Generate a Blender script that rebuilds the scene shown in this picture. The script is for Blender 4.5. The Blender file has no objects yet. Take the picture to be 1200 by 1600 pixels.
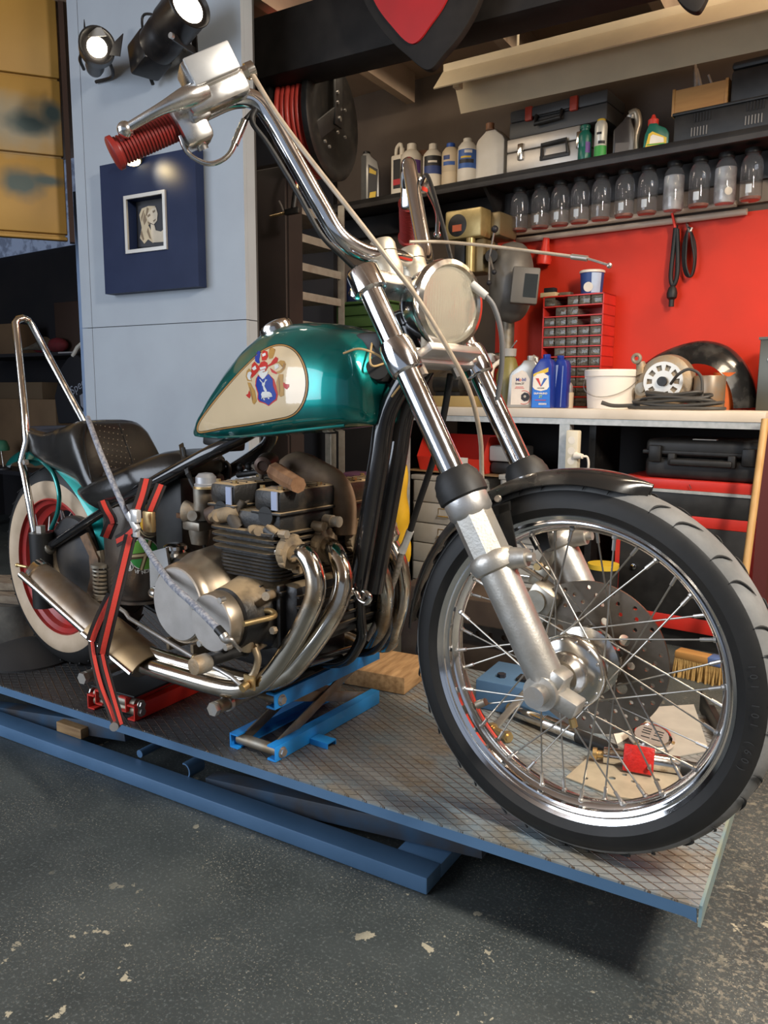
import bpy, bmesh, math, random
from mathutils import Vector, Matrix
from mathutils.bvhtree import BVHTree
random.seed(7)
PI = math.pi
S = bpy.context.scene
COL = S.collection
# ------------------------------------------------------------------ camera
F_PX, YAW, PITCH, ROLL, EYE = 1223.98, -0.54077, 0.14658, 0.00607, Vector((0, 0, 1.027))
_f = Vector((math.sin(YAW)*math.cos(PITCH), math.cos(YAW)*math.cos(PITCH), -math.sin(PITCH)))
_r = Vector((math.cos(YAW), -math.sin(YAW), 0)); _u = _r.cross(_f)
_c, _s = math.cos(ROLL), math.sin(ROLL)
CR, CU, CF = _r*_c + _u*_s, _u*_c - _r*_s, _f
cam_data = bpy.data.cameras.new('camera'); cam = bpy.data.objects.new('camera', cam_data); COL.objects.link(cam)
cam_data.sensor_fit = 'VERTICAL'; cam_data.sensor_height = 36; cam_data.lens = F_PX/1600*36
cam_data.clip_start = 0.05; cam_data.clip_end = 60
cam.matrix_world = Matrix((( CR.x, CU.x, -CF.x, EYE.x), (CR.y, CU.y, -CF.y, EYE.y), (CR.z, CU.z, -CF.z, EYE.z), (0, 0, 0, 1)))
S.camera = cam
# ------------------------------------------------------------------ exposure, world, lights
S.view_settings.view_transform = 'Standard'; S.view_settings.look = 'None'
S.view_settings.gamma = 1; S.view_settings.use_curve_mapping = False
S.view_settings.exposure = 0.35
wd = bpy.data.worlds.new('world'); S.world = wd; wd.use_nodes = True
wb = wd.node_tree.nodes['Background']; wb.inputs[0].default_value = (0.62, 0.72, 0.9, 1); wb.inputs[1].default_value = 0.32
def area(name, loc, target, sx, sy, power, color, spread=180):
    d = bpy.data.lights.new(name, 'AREA'); d.shape = 'RECTANGLE'; d.size = sx; d.size_y = sy
    d.energy = power; d.color = color; d.spread = math.radians(spread)
    o = bpy.data.objects.new(name, d); COL.objects.link(o); o.location = loc
    o.rotation_euler = (Vector(target)-Vector(loc)).to_track_quat('-Z', 'Y').to_euler(); return o
area('daylight_from_open_door', (-3.3, -1.5, 1.7), (-1.3, 1.8, 0.8), 3.0, 2.2, 98, (0.80, 0.88, 1.0))
area('ceiling_tube_light', (1.25, 0.75, 2.5), (0.0, 1.6, 0.2), 0.22, 0.6, 92, (1.0, 0.93, 0.83))
area('warm_tube_light', (0.4, 2.6, 2.55), (-0.6, 3.2, 0.9), 1.6, 0.3, 50, (1.0, 0.80, 0.58))
area('rear_tube_light', (-2.3, 2.9, 2.5), (-2.3, 3.6, 0.9), 1.0, 0.25, 8, (1.0, 0.85, 0.66))

# ------------------------------------------------------------------ frames: where a pixel's ray meets a plane of the place
def ray(px, py): return CR*((px-600)/F_PX) + CU*((800-py)/F_PX) + CF
class Frame:
    def __init__(s, o, a):
        s.o = Vector(o); s.a = a; s.ex = Vector((math.cos(a), math.sin(a), 0)); s.ey = Vector((-math.sin(a), math.cos(a), 0)); s.ez = Vector((0, 0, 1))
    def w(s, l): return s.o + s.ex*l[0] + s.ey*l[1] + s.ez*l[2]
    def l(s, p): d = Vector(p)-s.o; return Vector((d.dot(s.ex), d.dot(s.ey), d.z))
    def hit(s, px, py, p0, n):
        d = ray(px, py); return s.l(EYE + d*((p0-EYE).dot(n)/d.dot(n)))
    def at(s, px, py, y): return s.hit(px, py, s.w((0, y, 0)), s.ey)
    def atz(s, px, py, z): return s.hit(px, py, Vector((0, 0, z)), s.ez)
    def atx(s, px, py, x): return s.hit(px, py, s.w((x, 0, 0)), s.ex)
LIFT = Frame((0, 0, 0), 0)
BIKE = Frame((-0.403, 1.365, 0), -0.0983)
WALL = Frame(Vector((0.104, 0.9946, 0))*3.78, -0.1042)
PIL = Frame(Vector((-0.0263, 0.9997, 0))*2.42, 0.0263)
ZP = 0.20                                             # lift deck height
def P(px, py, v): return BIKE.at(px, py, v)
def W(px, py, y): return WALL.at(px, py, y)
# ------------------------------------------------------------------ materials
MATS = {}
def mat(name, col, rough=0.5, metal=0.0, col2=None, scale=8.0, detail=4.0, lo=0.35, hi=0.65, bump=0.0, bscale=60.0, coat=0.0,
        trans=0.0, alpha=1.0, dust=None, spec=None, emit=None, estr=0.0, rough2=None, ior=1.45, stretch=None, coatr=0.03):
    if name in MATS: return MATS[name]
    m = bpy.data.materials.new(name); m.use_nodes = True; nt = m.node_tree; N = nt.nodes; L = nt.links
    b = N['Principled BSDF']; b.inputs['Base Color'].default_value = (*col, 1); b.inputs['Roughness'].default_value = rough
    b.inputs['Metallic'].default_value = metal; b.inputs['IOR'].default_value = ior
    if spec is not None: b.inputs['Specular IOR Level'].default_value = spec
    if coat: b.inputs['Coat Weight'].default_value = coat; b.inputs['Coat Roughness'].default_value = coatr
    if trans: b.inputs['Transmission Weight'].default_value = trans
    if alpha < 1: b.inputs['Alpha'].default_value = alpha
    if emit: b.inputs['Emission Color'].default_value = (*emit, 1); b.inputs['Emission Strength'].default_value = estr
    tc = N.new('ShaderNodeTexCoord'); src = tc.outputs['Object']
    if stretch:
        mp = N.new('ShaderNodeMapping'); mp.inputs['Scale'].default_value = stretch; L.new(src, mp.inputs[0]); src = mp.outputs[0]
    if col2 is not None or rough2 is not None:
        n = N.new('ShaderNodeTexNoise'); n.inputs['Scale'].default_value = scale; n.inputs['Detail'].default_value = detail; L.new(src, n.inputs['Vector'])
        r = N.new('ShaderNodeMapRange'); r.inputs[1].default_value = lo; r.inputs[2].default_value = hi; L.new(n.outputs[0], r.inputs[0])
        if col2 is not None:
            mx = N.new('ShaderNodeMix'); mx.data_type = 'RGBA'; mx.inputs[6].default_value = (*col, 1); mx.inputs[7].default_value = (*col2, 1)
            L.new(r.outputs[0], mx.inputs[0]); L.new(mx.outputs[2], b.inputs['Base Color'])
        if rough2 is not None:
            mr = N.new('ShaderNodeMapRange'); mr.inputs[3].default_value = rough; mr.inputs[4].default_value = rough2
            L.new(r.outputs[0], mr.inputs[0]); L.new(mr.outputs[0], b.inputs['Roughness'])
    if dust:
        g = N.new('ShaderNodeNewGeometry'); sx = N.new('ShaderNodeSeparateXYZ'); L.new(g.outputs['Normal'], sx.inputs[0])
        dn = N.new('ShaderNodeTexNoise'); dn.inputs['Scale'].default_value = 22; dn.inputs['Detail'].default_value = 6; L.new(src, dn.inputs['Vector'])
        ad = N.new('ShaderNodeMath'); ad.operation = 'MULTIPLY_ADD'; ad.inputs[1].default_value = 0.9; L.new(dn.outputs[0], ad.inputs[0]); L.new(sx.outputs[2], ad.inputs[2])
        dr = N.new('ShaderNodeMapRange'); dr.inputs[1].default_value = 0.95; dr.inputs[2].default_value = 1.35; L.new(ad.outputs[0], dr.inputs[0])
        dm = N.new('ShaderNodeMix'); dm.data_type = 'RGBA'; dm.inputs[7].default_value = (*dust, 1); L.new(dr.outputs[0], dm.inputs[0])
        if b.inputs['Base Color'].is_linked: L.new(b.inputs['Base Color'].links[0].from_socket, dm.inputs[6])
        else: dm.inputs[6].default_value = (*col, 1)
        L.new(dm.outputs[2], b.inputs['Base Color'])
    if bump:
        n2 = N.new('ShaderNodeTexNoise'); n2.inputs['Scale'].default_value = bscale; n2.inputs['Detail'].default_value = 3; L.new(src, n2.inputs['Vector'])
        bp = N.new('ShaderNodeBump'); bp.inputs['Strength'].default_value = bump; bp.inputs['Distance'].default_value = 0.004
        L.new(n2.outputs[0], bp.inputs['Height']); L.new(bp.outputs[0], b.inputs['Normal'])
    MATS[name] = m; return m
CHROME = mat('chrome', (0.86, 0.86, 0.87), 0.07, 1, rough2=0.16, scale=14)
CHROME_OLD = mat('pitted_chrome', (0.74, 0.72, 0.68), 0.14, 1, (0.45, 0.38, 0.30), 26, 6, 0.52, 0.75, rough2=0.35)
PIPE = mat('heat_stained_chrome', (0.62, 0.57, 0.49), 0.12, 1, (0.25, 0.18, 0.11), 13, 7, 0.46, 0.70, rough2=0.40)
PIPE_D = mat('dusty_exhaust_steel', (0.36, 0.31, 0.26), 0.38, 0.85, (0.26, 0.18, 0.11), 12, 6, 0.35, 0.65, rough2=0.55)
ALU = mat('cast_aluminium', (0.56, 0.54, 0.50), 0.42, 0.8, (0.46, 0.43, 0.38), 30, 5, bump=0.08, bscale=220)
ALU_B = mat('brushed_aluminium', (0.62, 0.61, 0.60), 0.38, 0.85, (0.55, 0.52, 0.48), 14, 5, bump=0.05, bscale=260)
ALU_D = mat('dirty_cast_alloy', (0.30, 0.27, 0.22), 0.6, 0.5, (0.36, 0.25, 0.14), 22, 6, bump=0.25, bscale=160)
ENG = mat('black_engine_paint', (0.018, 0.017, 0.017), 0.36, 0.1, (0.07, 0.056, 0.040), 18, 7, 0.54, 0.82, bump=0.12, bscale=140, dust=(0.20, 0.145, 0.085))
ENG_D = mat('dusty_engine_black', (0.015, 0.014, 0.013), 0.45, 0.05, (0.09, 0.068, 0.045), 16, 7, 0.52, 0.80, bump=0.2, bscale=140, dust=(0.36, 0.26, 0.15))
DUST = mat('oil_dust_alloy', (0.30, 0.22, 0.13), 0.75, 0.15, (0.13, 0.10, 0.07), 26, 7, 0.40, 0.70, bump=0.2, bscale=150)
BLACK = mat('gloss_black_paint', (0.008, 0.008, 0.009), 0.16, 0, (0.016, 0.014, 0.013), 10, coat=0.6)
BLACK_S = mat('satin_black_paint', (0.010, 0.0095, 0.009), 0.45, 0, (0.028, 0.025, 0.021), 24, 6, 0.5, 0.8)
SOFTC = mat('polished_alloy', (0.80, 0.79, 0.77), 0.20, 1, (0.68, 0.66, 0.62), 30, rough2=0.32)
PLAST = mat('black_plastic', (0.014, 0.0135, 0.013), 0.5, 0, (0.024, 0.023, 0.022), 20, bump=0.05)
RUBBER = mat('black_rubber', (0.008, 0.008, 0.008), 0.55, 0, (0.014, 0.0135, 0.013), 12, bump=0.05, bscale=90)
TREAD = mat('worn_tread_rubber', (0.19, 0.19, 0.185), 0.8, 0, (0.12, 0.12, 0.117), 14, 5, bump=0.12, bscale=120)
LEATHER = mat('black_leather', (0.010, 0.0095, 0.0095), 0.27, 0, (0.020, 0.018, 0.015), 9, 4, bump=0.10, bscale=130, coat=0.3, coatr=0.2)
TEAL = mat('teal_metallic_paint', (0.0, 0.21, 0.19), 0.34, 0.70, (0.0, 0.235, 0.21), 40, coat=1.0)
CREAM = mat('cream_tank_paint', (0.80, 0.61, 0.37), 0.32, 0.0, (0.76, 0.58, 0.35), 8, coat=1.0)
RED_RIM = mat('red_rim_paint', (0.42, 0.022, 0.018), 0.35, 0, (0.30, 0.03, 0.025), 16)
WHITEW = mat('aged_whitewall', (0.56, 0.43, 0.30), 0.65, 0, (0.48, 0.36, 0.24), 18)
RED = mat('red_enamel', (0.62, 0.030, 0.020), 0.4, 0, (0.50, 0.03, 0.02), 12)
REDP = mat('red_plastic', (0.78, 0.045, 0.025), 0.4)
STEEL = mat('steel', (0.55, 0.54, 0.52), 0.3, 0.9, (0.42, 0.38, 0.33), 30, rough2=0.5)
STEEL_D = mat('dull_steel', (0.28, 0.26, 0.22), 0.5, 0.7, (0.22, 0.17, 0.11), 24, 6)
GALV = mat('galvanised_steel', (0.42, 0.43, 0.41), 0.5, 0.45, (0.52, 0.52, 0.50), 45, 3, bump=0.03)
BRASS = mat('brass', (0.65, 0.45, 0.20), 0.35, 0.9, (0.5, 0.36, 0.18), 30)
RUST = mat('rusty_steel', (0.16, 0.075, 0.035), 0.7, 0.3, (0.30, 0.16, 0.08), 30, 6, bump=0.2)
BLUE_L = mat('lift_blue_paint', (0.075, 0.155, 0.27), 0.42, 0.1, (0.09, 0.18, 0.31), 9, 6, bump=0.04)
BLUE_J = mat('bright_blue_paint', (0.015, 0.26, 0.72), 0.4, 0, (0.02, 0.22, 0.58), 14, 6)
WOOD = mat('raw_timber', (0.36, 0.22, 0.10), 0.7, 0, (0.20, 0.11, 0.045), 10, 7, 0.35, 0.7, bump=0.2, bscale=40, stretch=(1, 7, 7))
WHITE = mat('white_plastic', (0.78, 0.72, 0.62), 0.45, 0, (0.72, 0.65, 0.54), 10)
def plain(name, c, r=0.5, m=0.0): return mat(name, c, r, m, tuple(min(1, x*0.86+0.002) for x in c), 18)
INK = plain('dark_print', (0.02, 0.02, 0.025)); PAPER = plain('off_white_print', (0.80, 0.74, 0.64))
GLASS = mat('clear_glass', (1, 1, 1), 0.02, trans=1.0, ior=1.3)
# ------------------------------------------------------------------ mesh builder
def cat(pts, n=6, closed=False):
    pts = [Vector(p) for p in pts]; out = []; m = len(pts)
    if m < 3 and not closed: return pts
    for i in range(m if closed else m-1):
        p1, p2 = pts[i], pts[(i+1) % m]
        p0 = pts[i-1] if (closed or i > 0) else p1*2-p2
        p3 = pts[(i+2) % m] if (closed or i+2 < m) else p2*2-p1
        for k in range(n):
            t = k/n; t2 = t*t; t3 = t2*t
            out.append(0.5*((2*p1) + (p2-p0)*t + (2*p0-5*p1+4*p2-p3)*t2 + (3*p1-p0-3*p2+p3)*t3))
    if not closed: out.append(pts[-1])
    return out
def basis(d):
    d = Vector(d).normalized(); a = Vector((0, 0, 1)) if abs(d.z) < 0.95 else Vector((1, 0, 0))
    x = a.cross(d).normalized(); return x, d.cross(x), d
class MB:
    def __init__(s): s.bm = bmesh.new(); s.mi = 0
    def _face(s, vs):
        try: f = s.bm.faces.new(vs); f.material_index = s.mi; return f
        except ValueError: return None
    def rings(s, rings, closed=False, caps=True, cyc=True):
        V = [[s.bm.verts.new(p) for p in r] for r in rings]; n = len(V[0])
        m = len(V)
        for i in range(m if closed else m-1):
            a, b = V[i], V[(i+1) % m]
            for j in range(n if cyc else n-1):
                k = (j+1) % n; s._face((a[j], a[k], b[k], b[j]))
        if caps and not closed and cyc: s._face(V[0][::-1]); s._face(V[-1])
        return s
    def tube(s, pts, r, seg=12, sm=0, closed=False, caps=True):
        pts = [Vector(p) for p in pts]
        rr = list(r) if isinstance(r, (list, tuple)) else None
        if sm:
            if rr: rv = cat([Vector((x, 0, 0)) for x in rr], sm, closed); rr = [max(1e-4, v.x) for v in rv] if len(rr) > 2 else rr
            pts = cat(pts, sm, closed)
        n = len(pts)
        if rr is None: rr = [r]*n
        if len(rr) != n: rr = [rr[0]+(rr[-1]-rr[0])*i/(n-1) for i in range(n)]
        d0 = (pts[1]-pts[0]); x, y, _ = basis(d0); R = []
        for i, p in enumerate(pts):
            if closed: d = pts[(i+1) % n]-pts[i-1]
            else: d = pts[min(i+1, n-1)]-pts[max(i-1, 0)]
            d.normalize(); x = (x-d*x.dot(d)).normalized(); y = d.cross(x)
            R.append([p + (x*math.cos(2*PI*k/seg)+y*math.sin(2*PI*k/seg))*rr[i] for k in range(seg)])
        return s.rings(R, closed, caps)
    def cyl(s, p0, p1, r0, r1=None, seg=24, caps=True): return s.tube([p0, p1], [r0, r0 if r1 is None else r1], seg, caps=caps)
    def lathe(s, prof, p0=(0, 0, 0), axis=(0, 0, 1), seg=32, sx=1.0, caps=True):
        x, y, d = basis(axis); p0 = Vector(p0)
        return s.rings([[p0 + d*h + (x*math.cos(2*PI*k/seg)*sx + y*math.sin(2*PI*k/seg))*max(r, 1e-5) for k in range(seg)] for r, h in prof], False, caps)
    def box(s, c, size, rot=None, bev=0.0, bseg=2):
        t = bmesh.new(); bmesh.ops.create_cube(t, size=1)
        for v in t.verts: v.co = Vector((v.co.x*size[0], v.co.y*size[1], v.co.z*size[2]))
        if bev: bmesh.ops.bevel(t, geom=t.edges[:], offset=min(bev, min(size)*0.49), segments=bseg, affect='EDGES', profile=0.5)
        M = Matrix.Translation(Vector(c)) @ (rot.to_4x4() if rot else Matrix.Identity(4))
        return s.merge(t, M)
    def merge(s, t, M=None):
        if M is not None: bmesh.ops.transform(t, matrix=M, verts=t.verts[:])
        mp = {v: s.bm.verts.new(v.co) for v in t.verts}
        for f in t.faces: s._face([mp[v] for v in f.verts])
        t.free(); return s
    def bar(s, p0, p1, w, h, up=(0, 0, 1), bev=0.0):
        p0, p1 = Vector(p0), Vector(p1); d = (p1-p0); L = d.length; d.normalize(); up = Vector(up)
        y = up.cross(d); y = y.normalized() if y.length > 1e-4 else basis(d)[0]; z = d.cross(y)
        return s.box((p0+p1)/2, (L, w, h), Matrix((d, y, z)).transposed(), bev)
    def prism(s, poly, o, ax, ay, dep, bev=0.0):
        o, ax, ay = Vector(o), Vector(ax), Vector(ay); nz = ax.cross(ay).normalized(); t = bmesh.new()
        a = [t.verts.new(o+ax*p[0]+ay*p[1]) for p in poly]; f = t.faces.new(a)
        g = bmesh.ops.extrude_face_region(t, geom=[f]); vs = [v for v in g['geom'] if isinstance(v, bmesh.types.BMVert)]
        bmesh.ops.translate(t, vec=nz*dep, verts=vs); bmesh.ops.recalc_face_normals(t, faces=t.faces[:])
        if bev: bmesh.ops.bevel(t, geom=t.edges[:], offset=bev, segments=2, affect='EDGES', profile=0.5)
        return s.merge(t)
    def sphere(s, c, r, sc=(1, 1, 1), seg=20, rings=12, rot=None):
        t = bmesh.new(); bmesh.ops.create_uvsphere(t, u_segments=seg, v_segments=rings, radius=r)
        M = Matrix.Translation(Vector(c)) @ (rot.to_4x4() if rot else Matrix.Identity(4)) @ Matrix.Diagonal((*sc, 1))
        return s.merge(t, M)
    def torus(s, c, axis, R, r, seg=40, seg2=10, sx=1.0, a0=0, a1=2*PI):
        x, y, d = basis(axis); c = Vector(c); full = abs(a1-a0-2*PI) < 1e-6
        n = seg if full else seg+1
        pts = [c+(x*math.cos(a0+(a1-a0)*k/seg)*sx+y*math.sin(a0+(a1-a0)*k/seg))*R for k in range(n)]
        return s.tube(pts, r, seg2, closed=full)
    def hexbolt(s, p, d, r, h): return s.cyl(p, Vector(p)+Vector(d).normalized()*h, r, seg=6)
    def strap(s, pts, wv, w, t):
        R = []
        for i, p in enumerate(pts):
            p = Vector(p); d = (Vector(pts[min(i+1, len(pts)-1)])-Vector(pts[max(i-1, 0)])).normalized()
            wx = Vector(wv); wx = (wx-d*wx.dot(d)).normalized(); nz = d.cross(wx)
            R.append([p+wx*w/2+nz*t/2, p-wx*w/2+nz*t/2, p-wx*w/2-nz*t/2, p+wx*w/2-nz*t/2])
        return s.rings(R)
    def grid(s, fn, nu, nv):
        V = [[s.bm.verts.new(fn(i/nu, j/nv)) for j in range(nv+1)] for i in range(nu+1)]
        for i in range(nu):
            for j in range(nv): s._face((V[i][j], V[i+1][j], V[i+1][j+1], V[i][j+1]))
        return s
# ------------------------------------------------------------------ objects
BASE = {}
def root_of(o):
    while o.parent: o = o.parent
    return o
def finish(name, mb, mats, off, ang=38, solid=0.0):
    bm = mb.bm
    if off is not None:
        for v in bm.verts: v.co -= off
    if solid:
        bmesh.ops.recalc_face_normals(bm, faces=bm.faces[:]); bmesh.ops.solidify(bm, geom=bm.faces[:], thickness=solid)
    bmesh.ops.recalc_face_normals(bm, faces=bm.faces[:])
    me = bpy.data.meshes.new(name); bm.to_mesh(me); bm.free()
    for m in (mats if isinstance(mats, (list, tuple)) else [mats]): me.materials.append(m)
    me.shade_smooth()
    if ang < 180: me.set_sharp_from_angle(angle=math.radians(ang))
    o = bpy.data.objects.new(name, me); COL.objects.link(o); return o
def thing(name, label, category, fr, base, group=None):
    o = bpy.data.objects.new(name, None); COL.objects.link(o); base = Vector(base)
    o.empty_display_size = 0.05; o.location = fr.w(base); o.rotation_euler = (0, 0, fr.a)
    o['label'] = label; o['category'] = category
    if group: o['group'] = group
    BASE[o.name] = base; return o
def part(parent, name, mb, mats, ang=38, label=None, solid=0.0, stuff=False):
    o = finish(name, mb, mats, BASE[root_of(parent).name], ang, solid); o.parent = parent
    if label: o['label'] = label
    if stuff: o['kind'] = 'stuff'
    return o
def solo(name, label, category, fr, base, mb, mats, group=None, ang=38, solid=0.0):
    base = Vector(base); o = finish(name, mb, mats, base, ang, solid); o.location = fr.w(base); o.rotation_euler = (0, 0, fr.a)
    o['label'] = label; o['category'] = category
    if group: o['group'] = group
    BASE[o.name] = base; return o
def struct(name, mb, mats, fr=LIFT, ang=38):
    o = finish(name, mb, mats, Vector((0, 0, 0)), ang); o.location = fr.o; o.rotation_euler = (0, 0, fr.a); o['kind'] = 'structure'
    BASE[o.name] = Vector((0, 0, 0)); return o
def text_mb(txt, size, o, ax, ay, thick=0.0006, bold=0.0, align='CENTER', mb=None):
    c = bpy.data.curves.new('t', 'FONT'); c.body = txt; c.size = size; c.extrude = 0; c.align_x = align; c.align_y = 'CENTER'; c.offset = bold
    ob = bpy.data.objects.new('t', c); COL.objects.link(ob); me = bpy.data.meshes.new_from_object(ob.evaluated_get(bpy.context.evaluated_depsgraph_get()))
    bpy.data.objects.remove(ob); bpy.data.curves.remove(c)
    t = bmesh.new(); t.from_mesh(me); bpy.data.meshes.remove(me)
    o, ax, ay = Vector(o), Vector(ax).normalized(), Vector(ay).normalized(); az = ax.cross(ay)
    for v in t.verts: v.co = o+ax*v.co.x+ay*v.co.y+az*thick
    mb = mb or MB(); return mb.merge(t)
def holes_mb(outer, holes, o, ax, ay, dep, mb=None):
    """flat plate with real holes, thickness dep"""
    c = bpy.data.curves.new('t', 'CURVE'); c.dimensions = '2D'; c.fill_mode = 'BOTH'; c.extrude = dep/2
    for pl in [outer]+holes:
        sp = c.splines.new('POLY'); sp.points.add(len(pl)-1); sp.use_cyclic_u = True
        for q, p in zip(sp.points, pl): q.co = (p[0], p[1], 0, 1)
    ob = bpy.data.objects.new('t', c); COL.objects.link(ob); me = bpy.data.meshes.new_from_object(ob.evaluated_get(bpy.context.evaluated_depsgraph_get()))
    bpy.data.objects.remove(ob); bpy.data.curves.remove(c)
    t = bmesh.new(); t.from_mesh(me); bpy.data.meshes.remove(me); bmesh.ops.remove_doubles(t, verts=t.verts[:], dist=1e-6)
    o, ax, ay = Vector(o), Vector(ax).normalized(), Vector(ay).normalized(); az = ax.cross(ay)
    for v in t.verts: v.co = o+ax*v.co.x+ay*v.co.y+az*v.co.z
    mb = mb or MB(); return mb.merge(t)
def circ(x, y, r, n=20, ry=None, rot=0.0):
    ry = ry or r
    return [(x+math.cos(2*PI*k/n)*r*math.cos(rot)-math.sin(2*PI*k/n)*ry*math.sin(rot), y+math.cos(2*PI*k/n)*r*math.sin(rot)+math.sin(2*PI*k/n)*ry*math.cos(rot)) for k in range(n)]
def decal_mb(polys, fr, bvh, off, step=5.0, mb=None):
    """paint lying on a curved surface: outlines carried onto the body and lifted by a paint's thickness"""
    mb = mb or MB(); eye = fr.l(EYE)
    for pl in polys:
        t = bmesh.new(); f = t.faces.new([t.verts.new((p[0], p[1], 0)) for p in pl]); bmesh.ops.triangulate(t, faces=[f])
        xs = [p[0] for p in pl]; ys = [p[1] for p in pl]
        for ax, lo, hi in ((0, min(xs), max(xs)), (1, min(ys), max(ys))):
            k = math.ceil(lo/step)*step
            while k < hi:
                co = Vector((k, 0, 0)) if ax == 0 else Vector((0, k, 0)); no = Vector((1, 0, 0)) if ax == 0 else Vector((0, 1, 0))
                bmesh.ops.bisect_plane(t, geom=t.verts[:]+t.edges[:]+t.faces[:], plane_co=co, plane_no=no, dist=1e-5); k += step
        bad = []
        for v in t.verts:
            tgt = fr.l(EYE+ray(v.co.x, v.co.y)); d = (tgt-eye).normalized(); h = bvh.ray_cast(eye, d)
            if h[0] is None: bad.append(v); continue
            n = h[1] if h[1].dot(d) < 0 else -h[1]
            v.co = h[0]+n*off
        if bad: bmesh.ops.delete(t, geom=bad, context='VERTS')
        mb.merge(t)
    return mb
def bvh_of(o):
    me = o.data; off = BASE[root_of(o).name]
    return BVHTree.FromPolygons([v.co+off for v in me.vertices], [tuple(p.vertices) for p in me.polygons])
X, Y, Z = Vector((1, 0, 0)), Vector((0, 1, 0)), Vector((0, 0, 1))
# ================================================================== SETTING
def floor_mat():
    m = bpy.data.materials.new('painted_concrete'); m.use_nodes = True; nt = m.node_tree; N, L = nt.nodes, nt.links; b = N['Principled BSDF']
    tc = N.new('ShaderNodeTexCoord')
    def noise(sc, det=4, rough=0.5, vec=None):
        n = N.new('ShaderNodeTexNoise'); n.inputs['Scale'].default_value = sc; n.inputs['Detail'].default_value = det; n.inputs['Roughness'].default_value = rough
        L.new(vec or tc.outputs['Object'], n.inputs['Vector']); return n.outputs[0]
    def rng(v, lo, hi):
        r = N.new('ShaderNodeMapRange'); r.inputs[1].default_value = lo; r.inputs[2].default_value = hi; L.new(v, r.inputs[0]); return r.outputs[0]
    def mixc(f, a, c):
        x = N.new('ShaderNodeMix'); x.data_type = 'RGBA'; L.new(f, x.inputs[0])
        for s, k in ((6, a), (7, c)):
            if isinstance(k, tuple): x.inputs[s].default_value = (*k, 1)
            else: L.new(k, x.inputs[s])
        return x.outputs[2]
    def mul(a, c):
        x = N.new('ShaderNodeMath'); x.operation = 'MULTIPLY'; L.new(a, x.inputs[0]); L.new(c, x.inputs[1]); return x.outputs[0]
    base = mixc(rng(noise(3.5, 8, 0.6), 0.35, 0.7), (0.036, 0.043, 0.043), (0.070, 0.080, 0.078))
    base = mixc(rng(noise(150, 4, 0.65), 0.55, 0.68), base, (0.125, 0.14, 0.137))
    speck = mul(rng(noise(230, 3), 0.62, 0.68), rng(noise(5, 3), 0.42, 0.62))
    base = mixc(speck, base, (0.36, 0.33, 0.26))
    chip = mul(rng(noise(17, 6, 0.62), 0.63, 0.645), rng(noise(2.3, 3), 0.47, 0.60))
    base = mixc(chip, base, (0.42, 0.38, 0.28))
    # bare, worn concrete on the aisle side of the lift
    sp = N.new('ShaderNodeSeparateXYZ'); L.new(tc.outputs['Object'], sp.inputs[0])
    aisle = mul(rng(sp.outputs[0], -0.30, 0.25), rng(noise(70, 6, 0.7), 0.53, 0.58))
    base = mixc(aisle, base, (0.40, 0.35, 0.26))
    L.new(base, b.inputs['Base Color']); b.inputs['Roughness'].default_value = 0.55
    bp = N.new('ShaderNodeBump'); bp.inputs['Strength'].default_value = 0.25; bp.inputs['Distance'].default_value = 0.003
    L.new(noise(120, 4), bp.inputs['Height']); L.new(bp.outputs[0], b.inputs['Normal']); return m
struct('floor', MB().box((-1.9, 1.6, -0.05), (9.8, 9.6, 0.1)), floor_mat())
CEIL = mat('brown_ceiling_board', (0.38, 0.27, 0.185), 0.75, 0, (0.32, 0.22, 0.15), 5, 5)
struct('ceiling', MB().box((-1.9, 1.6, 2.80), (9.8, 9.6, 0.1)), CEIL)
WDARK = mat('dark_brown_wall', (0.115, 0.085, 0.063), 0.7, 0, (0.09, 0.065, 0.048), 4, 5)
struct('wall_back', MB().box((-0.2, 0.06, 1.375), (7.4, 0.12, 2.75)), WDARK, WALL)
struct('wall_right', MB().box((3.0, 1.0, 1.375), (0.1, 6.0, 2.75)), mat('cream_wall', (0.50, 0.44, 0.36), 0.8))
NAVY = mat('dark_storage_wall', (0.012, 0.012, 0.016), 0.8, 0, (0.02, 0.018, 0.02), 3)
struct('wall_left', MB().box((-5.0, 4.1, 1.375), (4.4, 0.1, 2.75)), NAVY)
struct('wall_far_left', MB().box((-6.3, 1.2, 1.375), (0.1, 6.0, 2.75)), NAVY)
# red board on the wall above the bench
REDW = mat('red_painted_board', (0.62, 0.026, 0.005), 0.6, 0, (0.53, 0.025, 0.005), 3.5, 6, bump=0.05, bscale=30)
a = W(772, 600, -0.012); zb = W(1000, 352, -0.012).z
struct('trim_1', MB().box(((a.x+3.2)/2, -0.006, (0.85+zb)/2), (3.2-a.x, 0.012, zb-0.85)), REDW, WALL)
# panelled pillar
PILM = mat('grey_blue_panel', (0.33, 0.37, 0.41), 0.55, 0, (0.31, 0.345, 0.385), 6, bump=0.03, bscale=300)
pl, pr = PIL.at(122, 375, 0).x, PIL.at(381, 300, 0).x
ps = PIL.at(136, 340, 0).x; pz = PIL.at(260, 506, 0).z; pd = PIL.atx(398.5, 300, pr).y
mb = MB()
for x0, x1 in ((pl, ps-0.0015), (ps+0.0015, pr)):
    for z0, z1 in ((0, pz-0.0015), (pz+0.0015, 2.75)): mb.box(((x0+x1)/2, 0.009, (z0+z1)/2), (x1-x0, 0.018, z1-z0))
mb.box((pr-0.009, (0.0185+pd)/2, pz/2-0.001), (0.018, pd-0.0185, pz-0.002)); mb.box((pr-0.009, (0.0185+pd)/2, (pz+2.75)/2), (0.018, pd-0.0185, 2.75-pz-0.003))
struct('wall_pillar', mb, PILM, PIL)
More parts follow.
